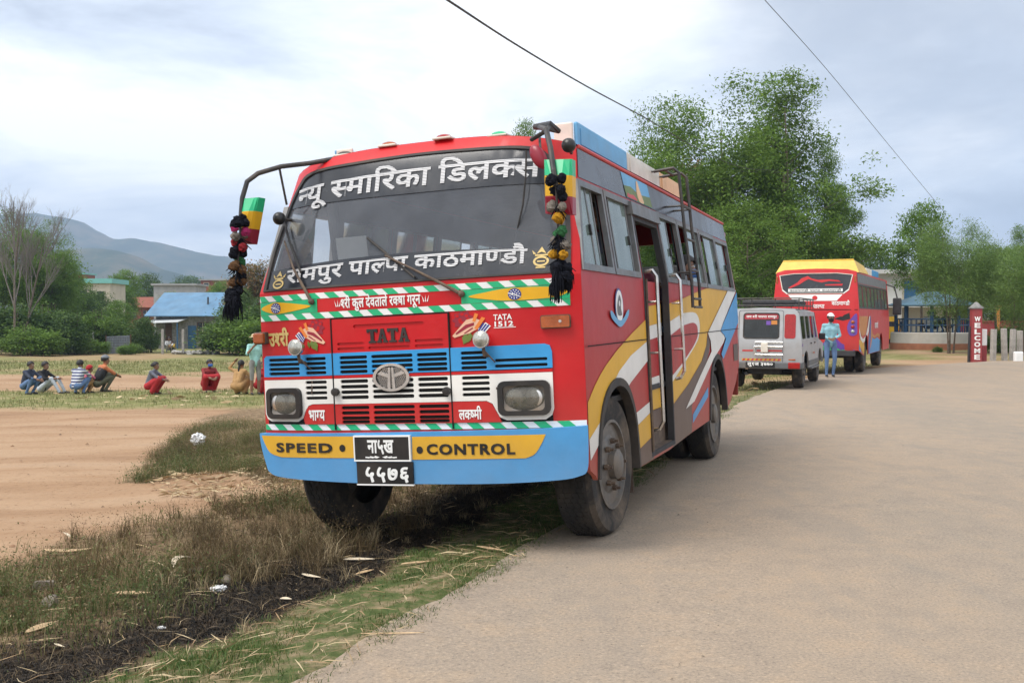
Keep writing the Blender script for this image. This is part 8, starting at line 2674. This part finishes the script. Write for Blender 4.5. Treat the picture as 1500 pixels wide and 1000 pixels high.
    if headgear and headgear[0] == 'hat':
        MB().lathe([(.045, .175), (.052, .16), (.06, .108), (.115, .098), (.145, .06), (.148, .01)], hc + Vector((0, .01, .01)), 'Z', 24).build('hat', headgear[1], o, True)
    if headgear and headgear[0] == 'shawl':
        shell(.116, lambda an: 1.15 + 0.95 * (1 - math.cos(an)) / 2, headgear[1], 'head_scarf')
    if mask:
        m_ = MB(); Vv = []
        for i in range(6):
            for k in range(11):
                an = -1.15 + 2.3 * k / 10; z = -.002 - .078 * i / 5
                bul = .018 * math.sin(math.pi * i / 5 * .9 + .2) * math.cos(an)
                Vv.append(hc + hr @ Vector((math.sin(an) * (.078 - .012 * i / 5), -.018 - math.cos(an) * (.078) - bul, z)))
        oo = link_mesh('face_mask', Vv, [(i * 11 + k, i * 11 + k + 1, (i + 1) * 11 + k + 1, (i + 1) * 11 + k) for i in range(5) for k in range(10)], mask, o, True)
        so_ = oo.modifiers.new('thickness', 'SOLIDIFY'); so_.thickness = 0.006
    if over:                                             # vest or shawl round the trunk
        m_ = MB(); Vv = []
        ax = [P['waist'] + Vector((0, 0, -.03)), P['waist'].lerp(P['chest'], .5), P['chest'], P['chest'].lerp(P['neck'], .55), P['neck'] + Vector((0, 0, -.03))]
        rx2 = [.185, .19, .20, .20, .08]; ry2 = [.135, .14, .14, .125, .07]
        for c_, a1, b1 in zip(ax, rx2, ry2):
            for k in range(20):
                an = 2 * math.pi * k / 20
                Vv.append(c_ + Vector((math.cos(an) * a1, math.sin(an) * b1, 0)))
        oo = link_mesh('vest', Vv, [(i * 20 + k, i * 20 + (k + 1) % 20, (i + 1) * 20 + (k + 1) % 20, (i + 1) * 20 + k) for i in range(4) for k in range(20)], over, o, True)
        so_ = oo.modifiers.new('thickness', 'SOLIDIFY'); so_.thickness = 0.01
    return o


def ground_px(px, py):
    p = photo_ground(px, py); p.z = float(ground_z(p.x, p.y)) + 0.0
    return p


GP = 'people sitting and squatting on the field'
# rz: 0 faces the camera, pi looks away over the field
person('squatting man in dark blue jacket, leftmost on the field', SQUAT, ground_px(42, 577), 1.3, 'cloth_navy', 'cloth_jeans', 1.0, group=GP)
person('man in black jacket and pale jeans sitting with knees drawn up', SIT, ground_px(66, 575), 1.35, 'cloth_black', 'cloth_pale_jeans', 1.06, group=GP)
person('man in blue and white striped shirt squatting with his back turned', SQUAT, ground_px(115, 577), 2.9, 'cloth_striped', 'cloth_jeans', 1.06, group=GP, sleeves='short')
person('child in red headscarf squatting between the striped shirt and the black vest', SQUAT, ground_px(128, 575), 2.2, 'cloth_pink', 'cloth_tan', 0.86, group=GP, headgear=('shawl', 'cloth_red'))
person('big man in grey cap and black vest over orange shirt squatting', SQUAT, ground_px(150, 574), 2.3, 'cloth_orange', 'cloth_olive', 1.16, group=GP, headgear=('cap', 'cap_grey'), over='cloth_black')
person('woman in grey jacket and red skirt sitting alone on the field', SQUAT, ground_px(224, 577), 1.5, 'cloth_grey', 'cloth_red', 0.98, group=GP, hair='bun', skirt='cloth_red')
person('woman wrapped in red sari with blue face mask squatting', SQUAT, ground_px(306, 574), 0.6, 'cloth_deep_red', 'cloth_red', 1.02, group=GP, hair='bun', skirt='cloth_red', mask='mask_blue', over='cloth_deep_red')
ARMS = dict(SQUAT, elL=(.34, .0, .74), wrL=(.16, -.02, .94), elR=(-.30, -.1, .52), wrR=(-.28, -.22, .34))
person('person in tan top with black pony tail and one hand raised to the head', ARMS, ground_px(351, 577), 2.8, 'cloth_tan', 'cloth_tan', 1.0, group=GP, hair='tail', skirt='cloth_tan')
DRINK = dict(STAND, elR=(-.26, -.12, 1.16), wrR=(-.12, -.26, 1.36), elL=(.24, .02, 1.1), wrL=(.2, -.12, .9))
person('standing man in straw hat, teal shirt and grey shorts beside the painted bus', DRINK, ground_px(374, 578), 0.5, 'cloth_teal', 'cloth_short_grey', 1.0, headgear=('hat', 'hat_straw'), mask='cloth_red', shorts=True, sleeves='short')
person('person in red squatting half hidden by the corner of the painted bus', SQUAT, ground_px(385, 576), 1.2, 'cloth_red', 'cloth_red', 1.0, group=GP, skirt='cloth_red')
HG = 'people by the stone hut'
p = ground_at(247, 80); person('person in white shirt squatting in front of the stone hut', SQUAT, p, 0.4, 'cloth_white', 'cloth_white', 1.25, group=HG)
p = ground_at(253, 80); person('child in yellow shirt squatting right of the white shirt by the stone hut', SQUAT, p, -0.3, 'cloth_yellow', 'cloth_olive', 0.95, group=HG)

STAND2 = dict(STAND, elL=(.25, .0, 1.12), wrL=(.08, -.20, 1.05), elR=(-.25, .0, 1.12), wrR=(-.08, -.22, 1.04), head=(.0, -.03, 1.575), knL=(.11, -.05, .48), anL=(.08, .02, .08), anR=(-.10, -.02, .08), knR=(-.10, -.04, .48))
pp = photo_ground(1216, 552, lambda x, y: road_z(x, y) + 0.03)
person('standing man in light blue shirt, white cap and black mask beside the silver jeep', STAND2, pp, -0.1, 'cloth_light_blue', 'cloth_jeans', 1.02, headgear=('cap', 'cloth_white'), mask='cloth_black')
p2 = pp + Vector((-0.62, 0.5, 0))
person('person in black with fair cap standing behind the jeep, left of the light blue shirt', dict(STAND, elR=(-.3, -.05, 1.12)), p2, 0.4, 'cloth_black', 'cloth_black', 1.0, headgear=('cap', 'hat_straw'))

# passengers in the painted bus
def in_bus(x, y, z): return BUS_M @ Vector((x, y, z))
LEAN = dict(BUSSEAT, waist=(.03, 0, .24), chest=(.12, 0, .45), neck=(.21, -.02, .60), head=(.31, -.03, .715), shL=(.28, .0, .50), shR=(-.03, 0, .60), elL=(.24, -.20, .36), wrL=(.2, -.34, .50), elR=(-.12, -.1, .36), wrR=(.02, -.3, .40))
person('passenger with blue mask leaning his head out of the side window of the painted bus', LEAN, in_bus(0.80, 3.80, 1.26), -BUS_YAW, 'cloth_navy', 'cloth_jeans', 1.0, mask='mask_blue', turn=1.25)
person('passenger in pink sitting at the window behind the ladder of the painted bus', BUSSEAT, in_bus(0.72, 3.05, 1.30), -BUS_YAW, 'cloth_pink', 'cloth_grey', 1.0)
person('passenger in dark clothes standing inside the open bus door', dict(STAND), in_bus(0.55, 2.25, 0.95), 0.9 - BUS_YAW, 'cloth_navy', 'cloth_black', 0.9)
person('passenger in orange sitting behind the second side window of the painted bus', BUSSEAT, in_bus(0.80, 1.32, 1.36), 0.6 - BUS_YAW, 'cloth_orange', 'cloth_grey', 0.85)

# people in the pavilion
PG = 'people resting in the pavilion'
for dx, dy, lb, c1, c2 in ((-0.15, 0.1, 'person in white shirt sitting in the middle of the pavilion', 'cloth_white', 'cloth_navy'), (0.35, 0.5, 'person in dark jacket sitting right of the white shirt in the pavilion', 'cloth_black', 'cloth_black'), (0.9, 0.3, 'person in dark blue sitting by the right pavilion railing', 'cloth_navy', 'cloth_black'), (1.75, 1.0, 'person in red standing at the right end of the pavilion', 'cloth_red', 'cloth_navy')):
    st_ = 'standing' in lb
    loc = pc + Vector((dx, dy, 0.93 if st_ or True else 0))
    person(lb, STAND if st_ else SQUAT, loc, 2.5 + dx, c1, c2, 0.9 if st_ else 1.15, group=PG)
